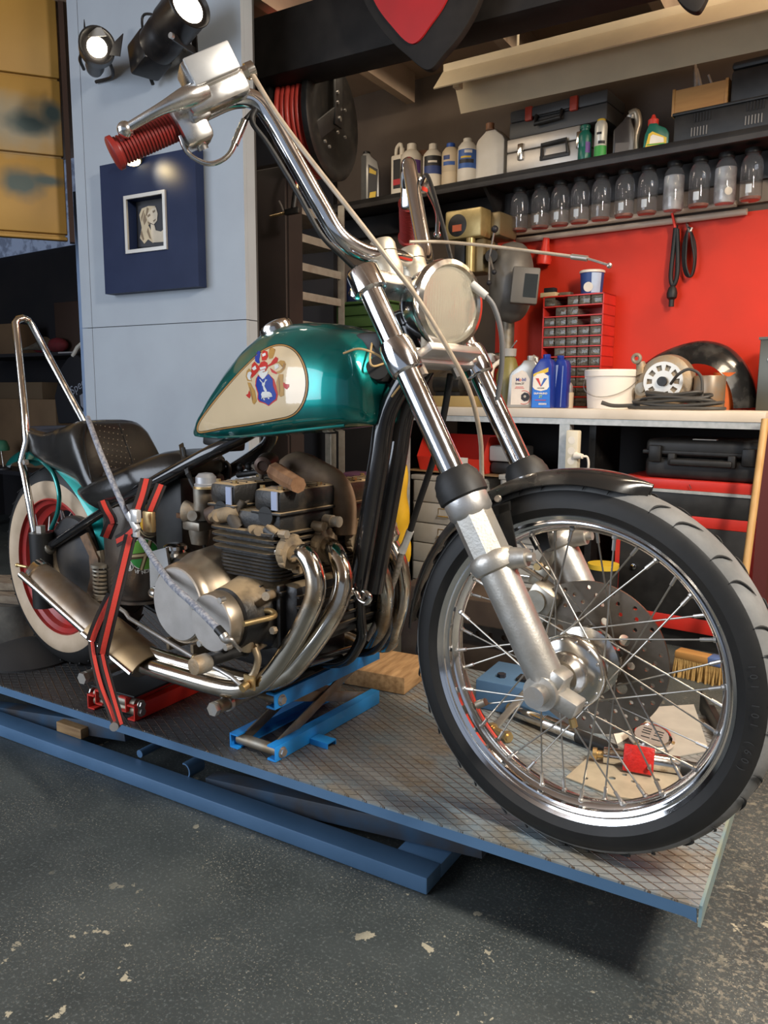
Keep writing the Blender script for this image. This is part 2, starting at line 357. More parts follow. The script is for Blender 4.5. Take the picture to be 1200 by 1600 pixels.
struct('trim_2', MB().box(((pl+pr)/2-0.01, 0.05+0.0185, 1.375), (pr-pl-0.045, 0.1, 2.75)), mat('pillar_core', (0.05, 0.05, 0.05), 0.8), PIL)
# roof beam and rafters
BEAM = mat('black_beam_paint', (0.011, 0.0095, 0.0085), 0.65, 0, (0.020, 0.017, 0.015), 8, bump=0.06, spec=0.2)
bz = LIFT.at(401, 124, 2.62).z
struct('trim_3', MB().box((-0.3, 2.70, bz+0.115), (5.2, 0.16, 0.23), bev=0.004), BEAM)
RAFT = mat('pale_rafter_paint', (0.42, 0.31, 0.22), 0.6, 0, (0.36, 0.26, 0.18), 6)
for k, (px, py) in enumerate(((612, 142), (778, 62), (1025, 8))):
    q = LIFT.atz(px, py, 2.60); struct('trim_%d' % (4+k), MB().box((q.x, 3.3, 2.675), (0.05, 1.3, 0.15)), RAFT)
q = LIFT.at(418, 35, 2.86)
struct('trim_7', MB().box((q.x, 2.95, q.z), (0.5, 0.06, 0.09)), mat('yellow_batten', (0.46, 0.29, 0.11), 0.6))
# yellow sectional door at the left and the strip of daylight below it
YEL = bpy.data.materials.new('yellow_door_paint'); YEL.use_nodes = True
def yel():
    nt = YEL.node_tree; N, L = nt.nodes, nt.links; b = N['Principled BSDF']; b.inputs['Roughness'].default_value = 0.55; tc = N.new('ShaderNodeTexCoord')
    def ns(sc, lo, hi, det=4):
        n = N.new('ShaderNodeTexNoise'); n.inputs['Scale'].default_value = sc; n.inputs['Detail'].default_value = det; L.new(tc.outputs['Object'], n.inputs[0])
        r = N.new('ShaderNodeMapRange'); r.inputs[1].default_value = lo; r.inputs[2].default_value = hi; L.new(n.outputs[0], r.inputs[0]); return r.outputs[0]
    def blob(c, rx, rz):
        mp = N.new('ShaderNodeMapping'); mp.inputs['Location'].default_value = (-c[0]/rx, 0, -c[2]/rz); mp.inputs['Scale'].default_value = (1/rx, 0, 1/rz)
        L.new(tc.outputs['Object'], mp.inputs[0]); ln = N.new('ShaderNodeVectorMath'); ln.operation = 'LENGTH'; L.new(mp.outputs[0], ln.inputs[0])
        n = N.new('ShaderNodeTexNoise'); n.inputs['Scale'].default_value = 9; L.new(tc.outputs['Object'], n.inputs[0])
        ad = N.new('ShaderNodeMath'); ad.operation = 'MULTIPLY_ADD'; ad.inputs[1].default_value = 0.9; L.new(n.outputs[0], ad.inputs[0]); L.new(ln.outputs['Value'], ad.inputs[2])
        r = N.new('ShaderNodeMapRange'); r.inputs[1].default_value = 1.45; r.inputs[2].default_value = 0.75; L.new(ad.outputs[0], r.inputs[0]); return r.outputs[0]
    def mix(f, a, c):
        x = N.new('ShaderNodeMix'); x.data_type = 'RGBA'; L.new(f, x.inputs[0])
        for s, k in ((6, a), (7, c)):
            if isinstance(k, tuple): x.inputs[s].default_value = (*k, 1)
            else: L.new(k, x.inputs[s])
        return x.outputs[2]
    col = mix(ns(3, 0.35, 0.7, 6), (0.42, 0.235, 0.045), (0.36, 0.19, 0.035))
    col = mix(blob(DOOR.at(15, 190, 0), 0.28, 0.16), col, (0.33, 0.27, 0.17))
    for px, py, rx, rz in ((45, 192, 0.15, 0.07), (82, 176, 0.06, 0.06), (35, 285, 0.13, 0.09), (72, 282, 0.12, 0.035)): col = mix(blob(DOOR.at(px, py, 0), rx, rz), col, (0.06, 0.085, 0.075))
    L.new(col, b.inputs['Base Color'])
dr = ray(113, 375); DOOR = Frame(EYE+dr*(3.62/dr.dot(CF)) - Vector((0, 0, EYE.z+(dr*(3.62/dr.dot(CF))).z)), math.atan2(0.78, 0.62))
yel()
zs = [DOOR.at(60, y, 0).z for y in (375, 365, 242, 120, -20, -160)]
mb = MB(); z0 = zs[0]
for k, z1 in enumerate(zs[1:]):
    mb.box((-0.95, 0.02, (z0+z1)/2), (1.86, 0.04, z1-z0-0.012), bev=0.005); z0 = z1
mb.box((-0.95, 0.032, (zs[0]+zs[-1])/2), (1.84, 0.02, zs[-1]-zs[0]-0.02))
struct('door_1', mb, YEL, DOOR)
struct('trim_8', MB().box((0.0, 0.02, (zs[0]+2.75)/2), (0.022, 0.05, 2.75-zs[0])), mat('dark_brown_frame', (0.07, 0.035, 0.02), 0.6), DOOR)
FROST = mat('frosted_daylight', (0.42, 0.50, 0.66), 0.6, 0, (0.06, 0.07, 0.10), 16, 7, 0.45, 0.6, emit=(0.35, 0.45, 0.70), estr=0.12)
a, c = LIFT.at(0, 400, 4.02), LIFT.at(118, 372, 4.02)
mb = MB(); b0, b1 = LIFT.at(0, 402, 4.02), LIFT.at(112, 382, 4.02)
sl_ = (b1.z-b0.z)/(b1.x-b0.x); mb.prism([(b0.x-1.0, b0.z-sl_), (b1.x+0.3, b1.z+0.3*sl_), (b1.x+0.3, b1.z+0.8), (b0.x-1.0, b1.z+0.8)], (0, 4.04, 0), X, Z, 0.01)
struct('window_1', mb, FROST)
b = LIFT.at(126, 480, 2.62); PLB = mat('pale_blue_stud', (0.22, 0.30, 0.44), 0.6, 0, (0.18, 0.25, 0.38), 8)
struct('trim_9', MB().box((b.x, 2.66, 1.0), (0.07, 0.05, 2.0)), PLB)

# ================================================================== LIFT TABLE
def diamond_mat():
    m = bpy.data.materials.new('diamond_plate'); m.use_nodes = True; nt = m.node_tree; N, L = nt.nodes, nt.links; b = N['Principled BSDF']; tc = N.new('ShaderNodeTexCoord')
    sp = N.new('ShaderNodeSeparateXYZ'); L.new(tc.outputs['Object'], sp.inputs[0])
    def M(op, a, c=None, d=None):
        x = N.new('ShaderNodeMath'); x.operation = op
        for i, k in enumerate((a, c, d)):
            if k is None: continue
            if isinstance(k, (int, float)): x.inputs[i].default_value = k
            else: L.new(k, x.inputs[i])
        return x.outputs[0]
    def ridge(ang, pitch):
        q = M('ADD', M('MULTIPLY', sp.outputs[0], -math.sin(ang)/pitch), M('MULTIPLY', sp.outputs[1], math.cos(ang)/pitch))
        d = M('ABSOLUTE', M('SUBTRACT', M('FRACT', q), 0.5)); r = N.new('ShaderNodeMapRange'); r.interpolation_type = 'SMOOTHSTEP'
        r.inputs[1].default_value = 0.09; r.inputs[2].default_value = 0.02; L.new(d, r.inputs[0]); return r.outputs[0]
    r1, r2 = ridge(0.50, 0.021), ridge(-0.50, 0.021); h = M('MAXIMUM', r1, r2)
    def ns(sc, lo, hi, det=5):
        n = N.new('ShaderNodeTexNoise'); n.inputs['Scale'].default_value = sc; n.inputs['Detail'].default_value = det; L.new(tc.outputs['Object'], n.inputs[0])
        r = N.new('ShaderNodeMapRange'); r.inputs[1].default_value = lo; r.inputs[2].default_value = hi; L.new(n.outputs[0], r.inputs[0]); return r.outputs[0]
    def mix(f, a, c):
        x = N.new('ShaderNodeMix'); x.data_type = 'RGBA'; L.new(f, x.inputs[0])
        for s, k in ((6, a), (7, c)):
            if isinstance(k, tuple): x.inputs[s].default_value = (*k, 1)
            else: L.new(k, x.inputs[s])
        return x.outputs[2]
    base = mix(ns(7, 0.42, 0.6), (0.31, 0.32, 0.31), (0.25, 0.32, 0.36))
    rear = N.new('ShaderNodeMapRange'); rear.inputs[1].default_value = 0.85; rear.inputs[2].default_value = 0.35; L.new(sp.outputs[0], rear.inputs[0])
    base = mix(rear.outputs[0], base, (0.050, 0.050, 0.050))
    base = mix(M('MULTIPLY', ns(11, 0.48, 0.66), M('SUBTRACT', 1.0, rear.outputs[0])), base, (0.25, 0.215, 0.16))
    base = mix(M('MULTIPLY', r2, ns(5, 0.40, 0.60)), base, (0.17, 0.10, 0.055))
    base = mix(M('MULTIPLY', ns(170, 0.66, 0.7, 2), 0.8), base, (0.55, 0.52, 0.46))
    L.new(base, b.inputs['Base Color']); b.inputs['Metallic'].default_value = 0.35; b.inputs['Roughness'].default_value = 0.42
    bp = N.new('ShaderNodeBump'); bp.inputs['Strength'].default_value = 1.0; bp.inputs['Distance'].default_value = 0.006; L.new(h, bp.inputs['Height']); L.new(bp.outputs[0], b.inputs['Normal']); return m
XE = LIFT.atz(1092, 1417, ZP).x; YN, YF = 1.28, 2.12
lift = thing('lift_table', 'low blue workshop lift table with a diamond-plate deck under the motorcycle', 'lift table', LIFT, (-1.6, 1.7, 0))
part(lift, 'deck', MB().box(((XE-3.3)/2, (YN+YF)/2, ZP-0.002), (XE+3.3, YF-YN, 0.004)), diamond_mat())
mb = MB(); mb.prism([(-3.3, ZP-0.004), (XE-0.004, ZP-0.004), (XE-0.002, ZP-0.03), (XE-0.02, ZP-0.026), (-3.3, ZP-0.026)], (0, YN+0.006, 0), X, Z, 0.006)
part(lift, 'front_lip', mb, BLUE_L)
mb = MB(); mb.prism([(YN, ZP-0.036), (YF, ZP-0.036), (YF, ZP), (YN+0.004, ZP)], (XE, 0, 0), Y, Z, 0.005)
part(lift, 'end_lip', mb, mat('worn_pale_blue', (0.20, 0.30, 0.33), 0.45, 0.2, (0.30, 0.32, 0.22), 10))
bx = LIFT.atz(666.7, 1400, 0); YB = bx.y; XB = bx.x
def base_beam(c, s): part(lift, 'base_beam', MB().box(c, s, bev=0.003), BLUE_L)
base_beam(((XB-3.2)/2, YB+0.032, 0.020), (XB+3.2, 0.064, 0.038)); base_beam(((XB-0.11-3.2)/2, YB+0.66, 0.020), (XB-0.11+3.2, 0.064, 0.038))
base_beam((XB-0.055, YB+0.378, 0.019), (0.11, 0.627, 0.034))
BLUE_DK = mat('dark_blue_paint', (0.035, 0.075, 0.13), 0.5, 0.1, (0.05, 0.05, 0.055), 10, 5)  # darker version of the lift blue, for the scissor arms
for (p, q) in (((332, 1222), (760, 1318)), ((-120, 1092), (205, 1142))):
    for yy in (1.44, 1.93):
        A0, A1 = LIFT.at(*p, 1.44), LIFT.at(*q, 1.44); A0.y = A1.y = yy
        part(lift, 'scissor_arm', MB().bar(A0, A1, 0.05, 0.045, bev=0.002), BLUE_DK)
A0, A1 = LIFT.atz(218, 1178, 0.05), LIFT.atz(246, 1164, 0.05); part(lift, 'pivot_pin', MB().cyl(A0, A0+(A1-A0)*2, 0.011), BLUE_L)
A0 = LIFT.atz(288, 1205, 0.05); mb = MB()
mb.grid(lambda s, t: A0+Vector((0.02*math.sin(PI*s-0.3), 0.055*t, 0.022*math.cos(PI*s-0.3))), 10, 3); part(lift, 'bracket', mb, BLUE_L, solid=0.004)
q = LIFT.atz(105, 1150, 0.04); solo('timber_offcut', 'small yellowish timber offcut lying inside the lift base frame', 'wood block', LIFT, (q.x, q.y+0.03, 0.04), MB().box((q.x, q.y+0.03, 0.055), (0.11, 0.05, 0.03), bev=0.002), WOOD)

# ------------------------------------------------------------------ scissor jacks
def jack(label, nm, p0, p1, wpx, top_px, paint, screw_px, fr_h=0.036, ins=0.0):
    J0, J1 = LIFT.atz(*p0, ZP), LIFT.atz(*p1, ZP); d = (J1-J0); Ln = d.length; ang = math.atan2(d.y, d.x); JK = Frame((J0.x, J0.y, 0), ang)
    wl = JK.atz(*wpx, ZP).y; ztop = JK.at(*top_px, 0).z
    t = thing('scissor_jack', label, 'jack', JK, (Ln/2, wl/2, ZP))
    def chan(z, y, s):   # C channel rail
        mb = MB(); mb.box((Ln/2, y, z+fr_h/2), (Ln, 0.004, fr_h), bev=0.001); mb.box((Ln/2, y+s*0.012, z+fr_h-0.002), (Ln, 0.024, 0.004)); mb.box((Ln/2, y+s*0.012, z+0.002), (Ln, 0.024, 0.004)); return mb
    for y, s in ((0.0, 1), (wl, -1)):
        b = part(t, 'base_rail', chan(ZP+0.001, y, s), paint); r = part(t, 'top_rail', chan(ztop, y+s*ins, s), paint)
        sg = -1 if y == 0 else 1
        for z, pa in ((ZP+fr_h/2, b), (ztop+fr_h/2, r)): part(pa, 'bolt', MB().hexbolt((0.022, y+sg*0.002, z), (0, sg, 0), 0.010, 0.008).cyl((0.022, y+sg*0.002, z), (0.022, y+sg*0.004, z), 0.013), STEEL)
    part(t, 'top_pad', MB().box((Ln/2, wl/2, ztop+fr_h+0.003), (Ln*0.96, abs(wl)-0.01, 0.006), bev=0.002), RUBBER)
    part(t, 'cross_bar', MB().cyl((0.022, wl*0.06, ZP+fr_h/2), (0.022, wl*0.94, ZP+fr_h/2), 0.013), STEEL_D); part(t, 'cross_bar', MB().cyl((0.022, wl*0.06, ztop+fr_h/2), (0.022, wl*0.94, ztop+fr_h/2), 0.013), STEEL_D)
    za, zb_ = ZP+fr_h/2+0.004, ztop+fr_h/2
    for y in (wl*0.16, wl*0.84):
        part(t, 'scissor_arm', MB().bar((0.03, y, za), (Ln*0.93, y, zb_), 0.005, 0.026, bev=0.001), STEEL_D)
        part(t, 'scissor_arm', MB().bar((0.03, y+0.008*(1 if y < wl/2 else -1), zb_), (Ln*0.93, y+0.008*(1 if y < wl/2 else -1), za), 0.005, 0.026, bev=0.001), STEEL_D)
    e = JK.at(*screw_px, wl*0.5); zc = e.z; sc = part(t, 'screw', MB().cyl((e.x, wl*0.5, zc), (0.10, wl*0.5, zc), 0.015, seg=20), STEEL_D)
    part(sc, 'hex_end', MB().hexbolt((e.x+0.001, wl*0.5, zc), (-1, 0, 0), 0.0155, 0.014), STEEL); part(sc, 'collar', MB().cyl((e.x+0.03, wl*0.5, zc), (e.x+0.04, wl*0.5, zc), 0.0185), STEEL)
    return t, JK, Ln, wl
tj, JK, Ln, wl = jack('bright blue scissor jack holding up the engine on the diamond-plate deck', 'blue', (430, 1192), (592, 1099), (354, 1171), (422, 1113), BLUE_J, (338, 1106))
c = JK.at(505, 1160, -0.03); part(tj, 'foot', MB().box((c.x, -0.03, ZP+0.012), (0.034, 0.052, 0.003)).box((c.x-0.016, -0.03, ZP+0.006), (0.003, 0.052, 0.012)).box((c.x+0.016, -0.03, ZP+0.006), (0.003, 0.052, 0.012)), BLUE_J)
jack('red scissor jack half hidden under the exhaust pipe behind the blue one', 'red', (210, 1128), (352, 1062), (155, 1100), (212, 1116), RED, (134, 1058), 0.040, 0.030)
q = [LIFT.atz(*p, ZP) for p in ((500, 1078), (634, 1085), (663, 1062), (560, 1040))]
ex = (q[2]-q[1]); ang = math.atan2(ex.y, ex.x); TB = Frame((q[1].x, q[1].y, 0), ang)
solo('timber_block', 'thick rough-sawn timber block on the deck behind the blue jack', 'wood block', TB, (0.1, 0.15, ZP), MB().box((0.09, 0.15, ZP+0.026), (0.20, 0.30, 0.05), bev=0.003), WOOD)
# ================================================================== MOTORCYCLE (local: x forward, y to its left, z up)
bike = thing('motorcycle', 'teal long-fork chopper motorcycle with a cream crest panel on its tank, standing on the lift', 'motorcycle', BIKE, (-0.8, 0, ZP))
def BP(name, mb, mats, **k): return part(bike, name, mb, mats, **k)
def V(*a): return Vector(a)
def tyre_prof(R, hw, rb, n=18):
    """cross-section from the left bead over the tread to the right bead as (r, y)"""
    mid = (R+rb)/2; out = []
    for k in range(n+1):
        a = PI*(k/n); c, s = math.cos(a), math.sin(a)
        y = -hw*math.copysign(abs(c)**0.75, c); r = rb+(R-rb)*(abs(s)**0.62)
        out.append((r, y))
    out[0] = (rb, -hw*0.72); out[-1] = (rb, hw*0.72); return out
def revolve(mb, prof, c, seg=96, mi=None):
    c = Vector(c); V_ = [[mb.bm.verts.new(c+Vector((math.cos(2*PI*k/seg)*r, y, math.sin(2*PI*k/seg)*r))) for r, y in prof] for k in range(seg)]
    for k in range(seg):
        a, b = V_[k], V_[(k+1) % seg]
        for j in range(len(prof)-1):
            f = mb._face((a[j], b[j], b[j+1], a[j+1]))
            if f and mi: f.material_index = mi(j)
    return mb
# ---------------- front wheel
FC = V(0, 0, 0.5417)
prof = tyre_prof(0.3412, 0.050, 0.276, 22)
wheel = BP('front_wheel', revolve(MB(), prof, FC, 120, lambda j: 1 if 5 <= j <= 16 else 0), [RUBBER, TREAD], label='black tyre with a dusty grey tread')
def groove(ang, side, k):
    mb = MB(); pts = []
    for i in range(9):
        t = i/8; y = side*(0.012+0.031*t); r = 0.276+(0.342-0.276)*(max(0.0, 1-(abs(y)/0.050)**2.67)**0.23)+0.0006
        a = ang+0.11*math.sin(t*PI*0.5)*(1 if k else 0.55); pts.append(FC+V(math.cos(a)*r, y, math.sin(a)*r))
    return mb, pts
gm = MB()
for k in range(34):
    for side in (-1, 1):
        _, pts = groove(2*PI*k/34+(0.09 if side > 0 else 0), side, k % 2); gm.tube(pts, [0.0004, 0.0012, 0.0019, 0.0021, 0.0021, 0.0021, 0.0019, 0.0012, 0.0004], 6)
part(wheel, 'tread_groove', gm, plain('groove_black', (0.018, 0.018, 0.018), 0.8), stuff=True)
for txt, a0 in (('101 101 (60)', 0.25),):
    mb = MB()
    for i, ch in enumerate(txt):
        a = a0-0.05*i
        if ch != ' ': text_mb(ch, 0.016, FC+V(math.cos(a)*0.309, -0.0495, math.sin(a)*0.309), V(math.sin(a), 0, -math.cos(a)), V(math.cos(a), 0, math.sin(a)), mb=mb)
    part(wheel, 'sidewall_lettering', mb, plain('raised_rubber', (0.035, 0.035, 0.035), 0.5))
rim = [(0.274, -0.036), (0.2805, -0.0405), (0.282, -0.0385), (0.2785, -0.0345), (0.271, -0.0325), (0.2665, -0.027), (0.262, -0.0255), (0.262, -0.014), (0.252, -0.006), (0.250, 0), (0.252, 0.006), (0.262, 0.014), (0.262, 0.026), (0.268, 0.033), (0.279, 0.035), (0.283, 0.039), (0.281, 0.041), (0.268, 0.037), (0.275, 0.0), (0.268, -0.037)]
part(wheel, 'rim', revolve(MB(), rim, FC, 120), CHROME)
hub = MB().lathe([(0.018, -0.080), (0.030, -0.078), (0.036, -0.066), (0.040, -0.060), (0.041, -0.052), (0.056, -0.050), (0.064, -0.046), (0.067, -0.040), (0.067, -0.030), (0.050, -0.026), (0.044, 0.0), (0.048, 0.022), (0.066, 0.028), (0.066, 0.036), (0.045, 0.040), (0.045, 0.062), (0.018, 0.066)], FC, Y, 48)
part(wheel, 'hub', hub, mat('hub_chrome', (0.74, 0.73, 0.70), 0.16, 1, (0.55, 0.49, 0.40), 14, 5, rough2=0.3))
mb = MB()
for k in range(14): a = 2*PI*k/14; part(wheel, 'hub_rivet', MB().sphere(FC+V(math.cos(a)*0.060, -0.047, math.sin(a)*0.060), 0.0032, seg=8, rings=6), CHROME)
for k in range(40):
    side = -1 if k % 2 == 0 else 1; pair = k//2; lean = 1 if pair % 2 else -1
    ar = 2*PI*(k+0.5)/40; ah = ar+lean*1.02
    h = FC+V(math.cos(ah)*0.062, side*0.034+(-0.003 if lean > 0 else 0.003), math.sin(ah)*0.062); r = FC+V(math.cos(ar)*0.252, side*0.008, math.sin(ar)*0.252)
    part(wheel, 'spoke', MB().tube([h, r], 0.0017, 8), mat('dull_spoke_steel', (0.42, 0.40, 0.36), 0.38, 0.9))
mb = MB()
for k in range(40):
    side = -1 if k % 2 == 0 else 1; pair = k//2; lean = 1 if pair % 2 else -1; ar = 2*PI*(k+0.5)/40; ah = ar+lean*1.02
    h = FC+V(math.cos(ah)*0.062, side*0.034, math.sin(ah)*0.062); r = FC+V(math.cos(ar)*0.252, side*0.008, math.sin(ar)*0.252); d = (r-h).normalized()
    part(wheel, 'spoke_nipple', MB().tube([r-d*0.022, r-d*0.003, r-d*0.001, r+d*0.003], [0.0034, 0.0034, 0.0052, 0.0052], 8), STEEL)

for k in (15, 23):
    a = 2*PI*(k+0.5)/40; d = V(math.cos(a), 0, math.sin(a)); part(wheel, 'balance_weight', MB().cyl(FC+d*0.222, FC+d*0.244, 0.0075, 0.0085, 14), STEEL_D)
holes = [circ(0, 0, 0.062, 40)]
for k in range(10): a = 2*PI*k/10; holes.append(circ(math.cos(a)*0.078, math.sin(a)*0.078, 0.011 if k % 2 else 0.0075, 16))
for k in range(18):
    a = 2*PI*k/18
    for r, o in ((0.107, 0), (0.122, 0.12), (0.135, 0.24)): holes.append(circ(math.cos(a+o)*r, math.sin(a+o)*r, 0.0042, 10))
DISC = mat('worn_brake_disc', (0.20, 0.165, 0.125), 0.38, 0.85, (0.28, 0.24, 0.20), 20, 5)
disc = part(wheel, 'brake_disc', holes_mb(circ(0, 0, 0.147, 72), holes, FC+V(0, 0.058, 0), X, Z, 0.005), DISC)
mb = MB()
for k in range(5): a = 2*PI*k/5+0.3; part(wheel, 'disc_bolt', MB().cyl(FC+V(math.cos(a)*0.055, 0.050, math.sin(a)*0.055), FC+V(math.cos(a)*0.055, 0.066, math.sin(a)*0.055), 0.010, seg=14), CHROME_OLD)
# ---------------- fork
HS = 0.132
def FS(p): return [(r*1.2, h) for r, h in p]
ftop, fbot = P(573, 440, -HS), V(0.012, -HS, 0.531)
ax_ = (ftop-fbot).normalized(); L_ = (ftop-fbot).length; ry = Vector((0, -1, 0)); rn = ax_.cross(ry).normalized()
def fk(t, y): q = fbot+ax_*(t*L_); return V(q.x, y, q.z)
tb = ((P(713.5, 754, -HS)-fbot).dot(ax_))/L_; tl = ((P(626, 558, -HS)-fbot).dot(ax_))/L_; tc = ((P(772, 878, -HS)-fbot).dot(ax_))/L_; t1 = ((P(733, 795, -HS)-fbot).dot(ax_))/L_
for sgn in (-1, 1):
    y = sgn*HS; f = BP('fork_leg', MB().lathe(FS([(0.010, 0.0), (0.020, 0.012), (0.0265, 0.05), (0.0275, (tc-0.01)*L_), (0.0272, tc*L_)]), fk(0, y)-ax_*0.012, ax_, 36), ALU, label='dull cast alloy lower fork leg')
    part(f, 'stanchion', MB().cyl(fk(tb, y), fk(1.02, y), 0.0225, seg=36), CHROME, label='chrome fork tube')
    part(f, 'collar', MB().lathe(FS([(0.026, -0.018), (0.033, -0.014), (0.0365, 0), (0.034, 0.012), (0.026, 0.020)]), fk(tc, y), ax_, 36), ALU)
    lug = fk(tc, y)+V(0.040, sgn*-0.004, 0.012); part(f, 'fender_lug', MB().tube([fk(tc, y), lug, lug+V(0.022, 0, 0.004)], [0.030,0.019,0.016], 16).cyl(lug+V(0.020, 0, 0.004), lug+V(0.034, 0, 0.006), 0.008, seg=12), ALU)
    hexr = [fk(tc+0.01, y), fk(t1-0.02, y)]
    mb = MB(); x_ = rn; y_ = ry
    def sect(t, r, n, ph): c = fk(t, y); return [c+(x_*math.cos(2*PI*k/n+ph)+y_*math.sin(2*PI*k/n+ph))*r for k in range(n)]
    mb.rings([sect(tc+0.005, 0.0360, 8, PI/8), sect(t1-0.012, 0.0360, 8, PI/8)]); part(f, 'octagon_sleeve', mb, ALU, ang=20)
    part(f, 'upper_sleeve', MB().lathe(FS([(0.0285, -0.006), (0.0335, 0.002), (0.0335, (tb-t1)*L_-0.018), (0.030, (tb-t1)*L_)]), fk(t1-0.012, y), ax_, 36), ALU_B)
    part(f, 'dust_boot', MB().lathe(FS([(0.033, -0.030), (0.0375, -0.026), (0.0375, -0.004), (0.0355, 0.002), (0.0345, 0.010), (0.026, 0.026), (0.019, 0.028)]), fk(tb, y)-ax_*0.004, ax_, 36), RUBBER)
    part(f, 'axle_clamp', MB().cyl(V(0.0, y-0.030, FC.z-0.004), V(0.0, y+0.026, FC.z-0.004), 0.030, seg=28).box((0.030, y, FC.z-0.016), (0.062, 0.042, 0.030), Matrix.Rotation(0.35, 3, 'Y'), 0.005).box((0.020, y, FC.z+0.016), (0.030, 0.046, 0.040), Matrix.Rotation(0.5, 3, 'Y'), 0.008), ALU)
    part(f, 'pinch_bolt', MB().hexbolt((0.052, y-0.012, FC.z-0.040), (0.3, 0, -1), 0.0065, 0.014), BRASS)
BP('axle', MB().cyl((0, -HS-0.050, FC.z-0.004), (0, HS+0.02, FC.z-0.004), 0.0105, seg=20).cyl((0, -HS-0.052, FC.z-0.004), (0, -HS-0.030, FC.z-0.004), 0.0185, seg=24).cyl((0, -HS+0.02, FC.z), (0, -0.075, FC.z), 0.017, 0.021, 24), STEEL)
# caliper on the far leg
cc = FC+V(-0.105, 0.060, 0.085); mb = MB().box(cc, (0.060, 0.055, 0.085), Matrix.Rotation(0.5, 3, 'Y'), 0.010).box(cc+V(-0.01, 0.012, 0.055), (0.03, 0.02, 0.05), Matrix.Rotation(0.5, 3, 'Y'), 0.006)
mb.cyl(cc+V(0, -0.034, 0.012), cc+V(0, 0.03, 0.012), 0.022, seg=24).bar(cc+V(-0.005, 0.01, 0.07), fk(tc, HS), 0.018, 0.018)
cal = BP('brake_caliper', mb, mat('bright_alloy', (0.60, 0.58, 0.52), 0.35, 0.7, (0.42, 0.38, 0.30), 20)); part(cal, 'bolt', MB().hexbolt(cc+V(-0.005, -0.004, 0.077), (0, -1, 0), 0.008, 0.012), BRASS)
# triple trees
trel = BP('lower_triple_tree', MB().bar(fk(tl, -HS), fk(tl, HS), 0.026, 0.034, up=ax_, bev=0.004).bar(fk(tl, -HS*0.7)-rn*-0.02+ax_*0.0, fk(tl, HS*0.7)-rn*-0.02, 0.05, 0.018, up=ax_, bev=0.004), ALU_B)
for s_ in (-1, 1): part(trel, 'clamp_ring', MB().lathe([(0.023, -0.034), (0.0300, -0.030), (0.0325, -0.018), (0.0325, 0.018), (0.0300, 0.030), (0.023, 0.034)], fk(tl, s_*HS), ax_, 36), CHROME)
mb = MB()
for yy in (-0.085, 0.045): part(trel, 'bolt', MB().hexbolt(fk(tl, yy)-ax_*0.016, -ax_, 0.010, 0.022), STEEL)
tret = BP('upper_triple_tree', MB().bar(fk(1.0, -HS), fk(1.0, HS), 0.050, 0.030, up=ax_, bev=0.006), mat('scratched_polished_alloy', (0.66, 0.65, 0.63), 0.24, 0.95, (0.52, 0.50, 0.46), 40, 3, rough2=0.45))
for s_ in (-1, 1):
    part(tret, 'clamp_end', MB().lathe([(0.0225, -0.026), (0.0320, -0.022), (0.0320, 0.018), (0.0300, 0.022), (0.003, 0.023)], fk(1.0, s_*HS), ax_, 32).box(fk(1.0, s_*HS)-rn*0.026, (0.024, 0.014, 0.034), Matrix.Rotation(0.5, 3, 'Y'), 0.003), CHROME)
    part(tret, 'pinch_bolt', MB().hexbolt(fk(1.0, s_*(HS+0.003))-rn*0.026, (0, -1, 0), 0.006, 0.010), BRASS)
stem0, stem1 = fk(tl-0.01, 0)-rn*0.052, fk(0.985, 0)-rn*0.052
if stem0.x > fk(tl, 0).x: stem0, stem1 = fk(tl-0.01, 0)+rn*0.052, fk(0.985, 0)+rn*0.052
BK = stem0-fk(tl-0.01, 0)
BP('steering_neck', MB().cyl(stem0+ax_*0.02, stem1-ax_*0.035, 0.026, seg=28).cyl(stem1-ax_*0.05, stem1-ax_*0.02, 0.030, seg=28), BLACK)
nut = BP('stem_nut', MB().hexbolt(stem1-ax_*0.055, ax_, 0.017, 0.022).cyl(stem1-ax_*0.072, stem1-ax_*0.055, 0.020, seg=24).lathe([(0.028, 0), (0.031, 0.006), (0.024, 0.014)], stem1-ax_*0.030, ax_, 28), CHROME_OLD)
# tree side plates (grey) holding the stem
BP('tree_plate', MB().bar(fk(tl, -0.10)+BK*0.4, fk(tl, 0.10)+BK*0.4, 0.07, 0.012, up=ax_, bev=0.004), ALU_D)
# ---------------- handlebar
bar_n = [(-0.412, 0, 1.300), (-0.414, 0.05, 1.300), (-0.424, 0.10, 1.299), (-0.444, 0.145, 1.322), (-0.470, 0.168, 1.375), (-0.505, 0.195, 1.450), (-0.540, 0.222, 1.525), (-0.560, 0.243, 1.556), (-0.585, 0.275, 1.556), (-0.612, 0.315, 1.532), (-0.64, 0.36, 1.50), (-0.665, 0.395, 1.475)]
pts = [V(x, -y, z) for x, y, z in bar_n[::-1]]+[V(x, y, z) for x, y, z in bar_n[1:]]
hb = BP('handlebar', MB().tube(pts, 0.0172, 22, sm=6), CHROME)
for s_ in (-1, 1):
    y = s_*0.049; c0 = fk(1.0, y)+ax_*0.012; c1 = V(-0.412, y, 1.300); d = (c1-c0).normalized(); l = (c1-c0).length
    part(hb, 'riser', MB().lathe([(0.026, 0), (0.0300, 0.02), (0.0290, l*0.6), (0.0262, l-0.012), (0.0262, l)], c0, d, 32).lathe([(0.0262, l+0.002), (0.0262, l+0.018), (0.022, l+0.027), (0.004, l+0.030)], c0, d, 32), mat('cast_riser', (0.62, 0.57, 0.47), 0.45, 0.75, (0.50, 0.44, 0.34), 18, 5))
GRIP = mat('dark_red_rubber_grip', (0.25, 0.018, 0.014), 0.42, 0, (0.19, 0.016, 0.012), 14)
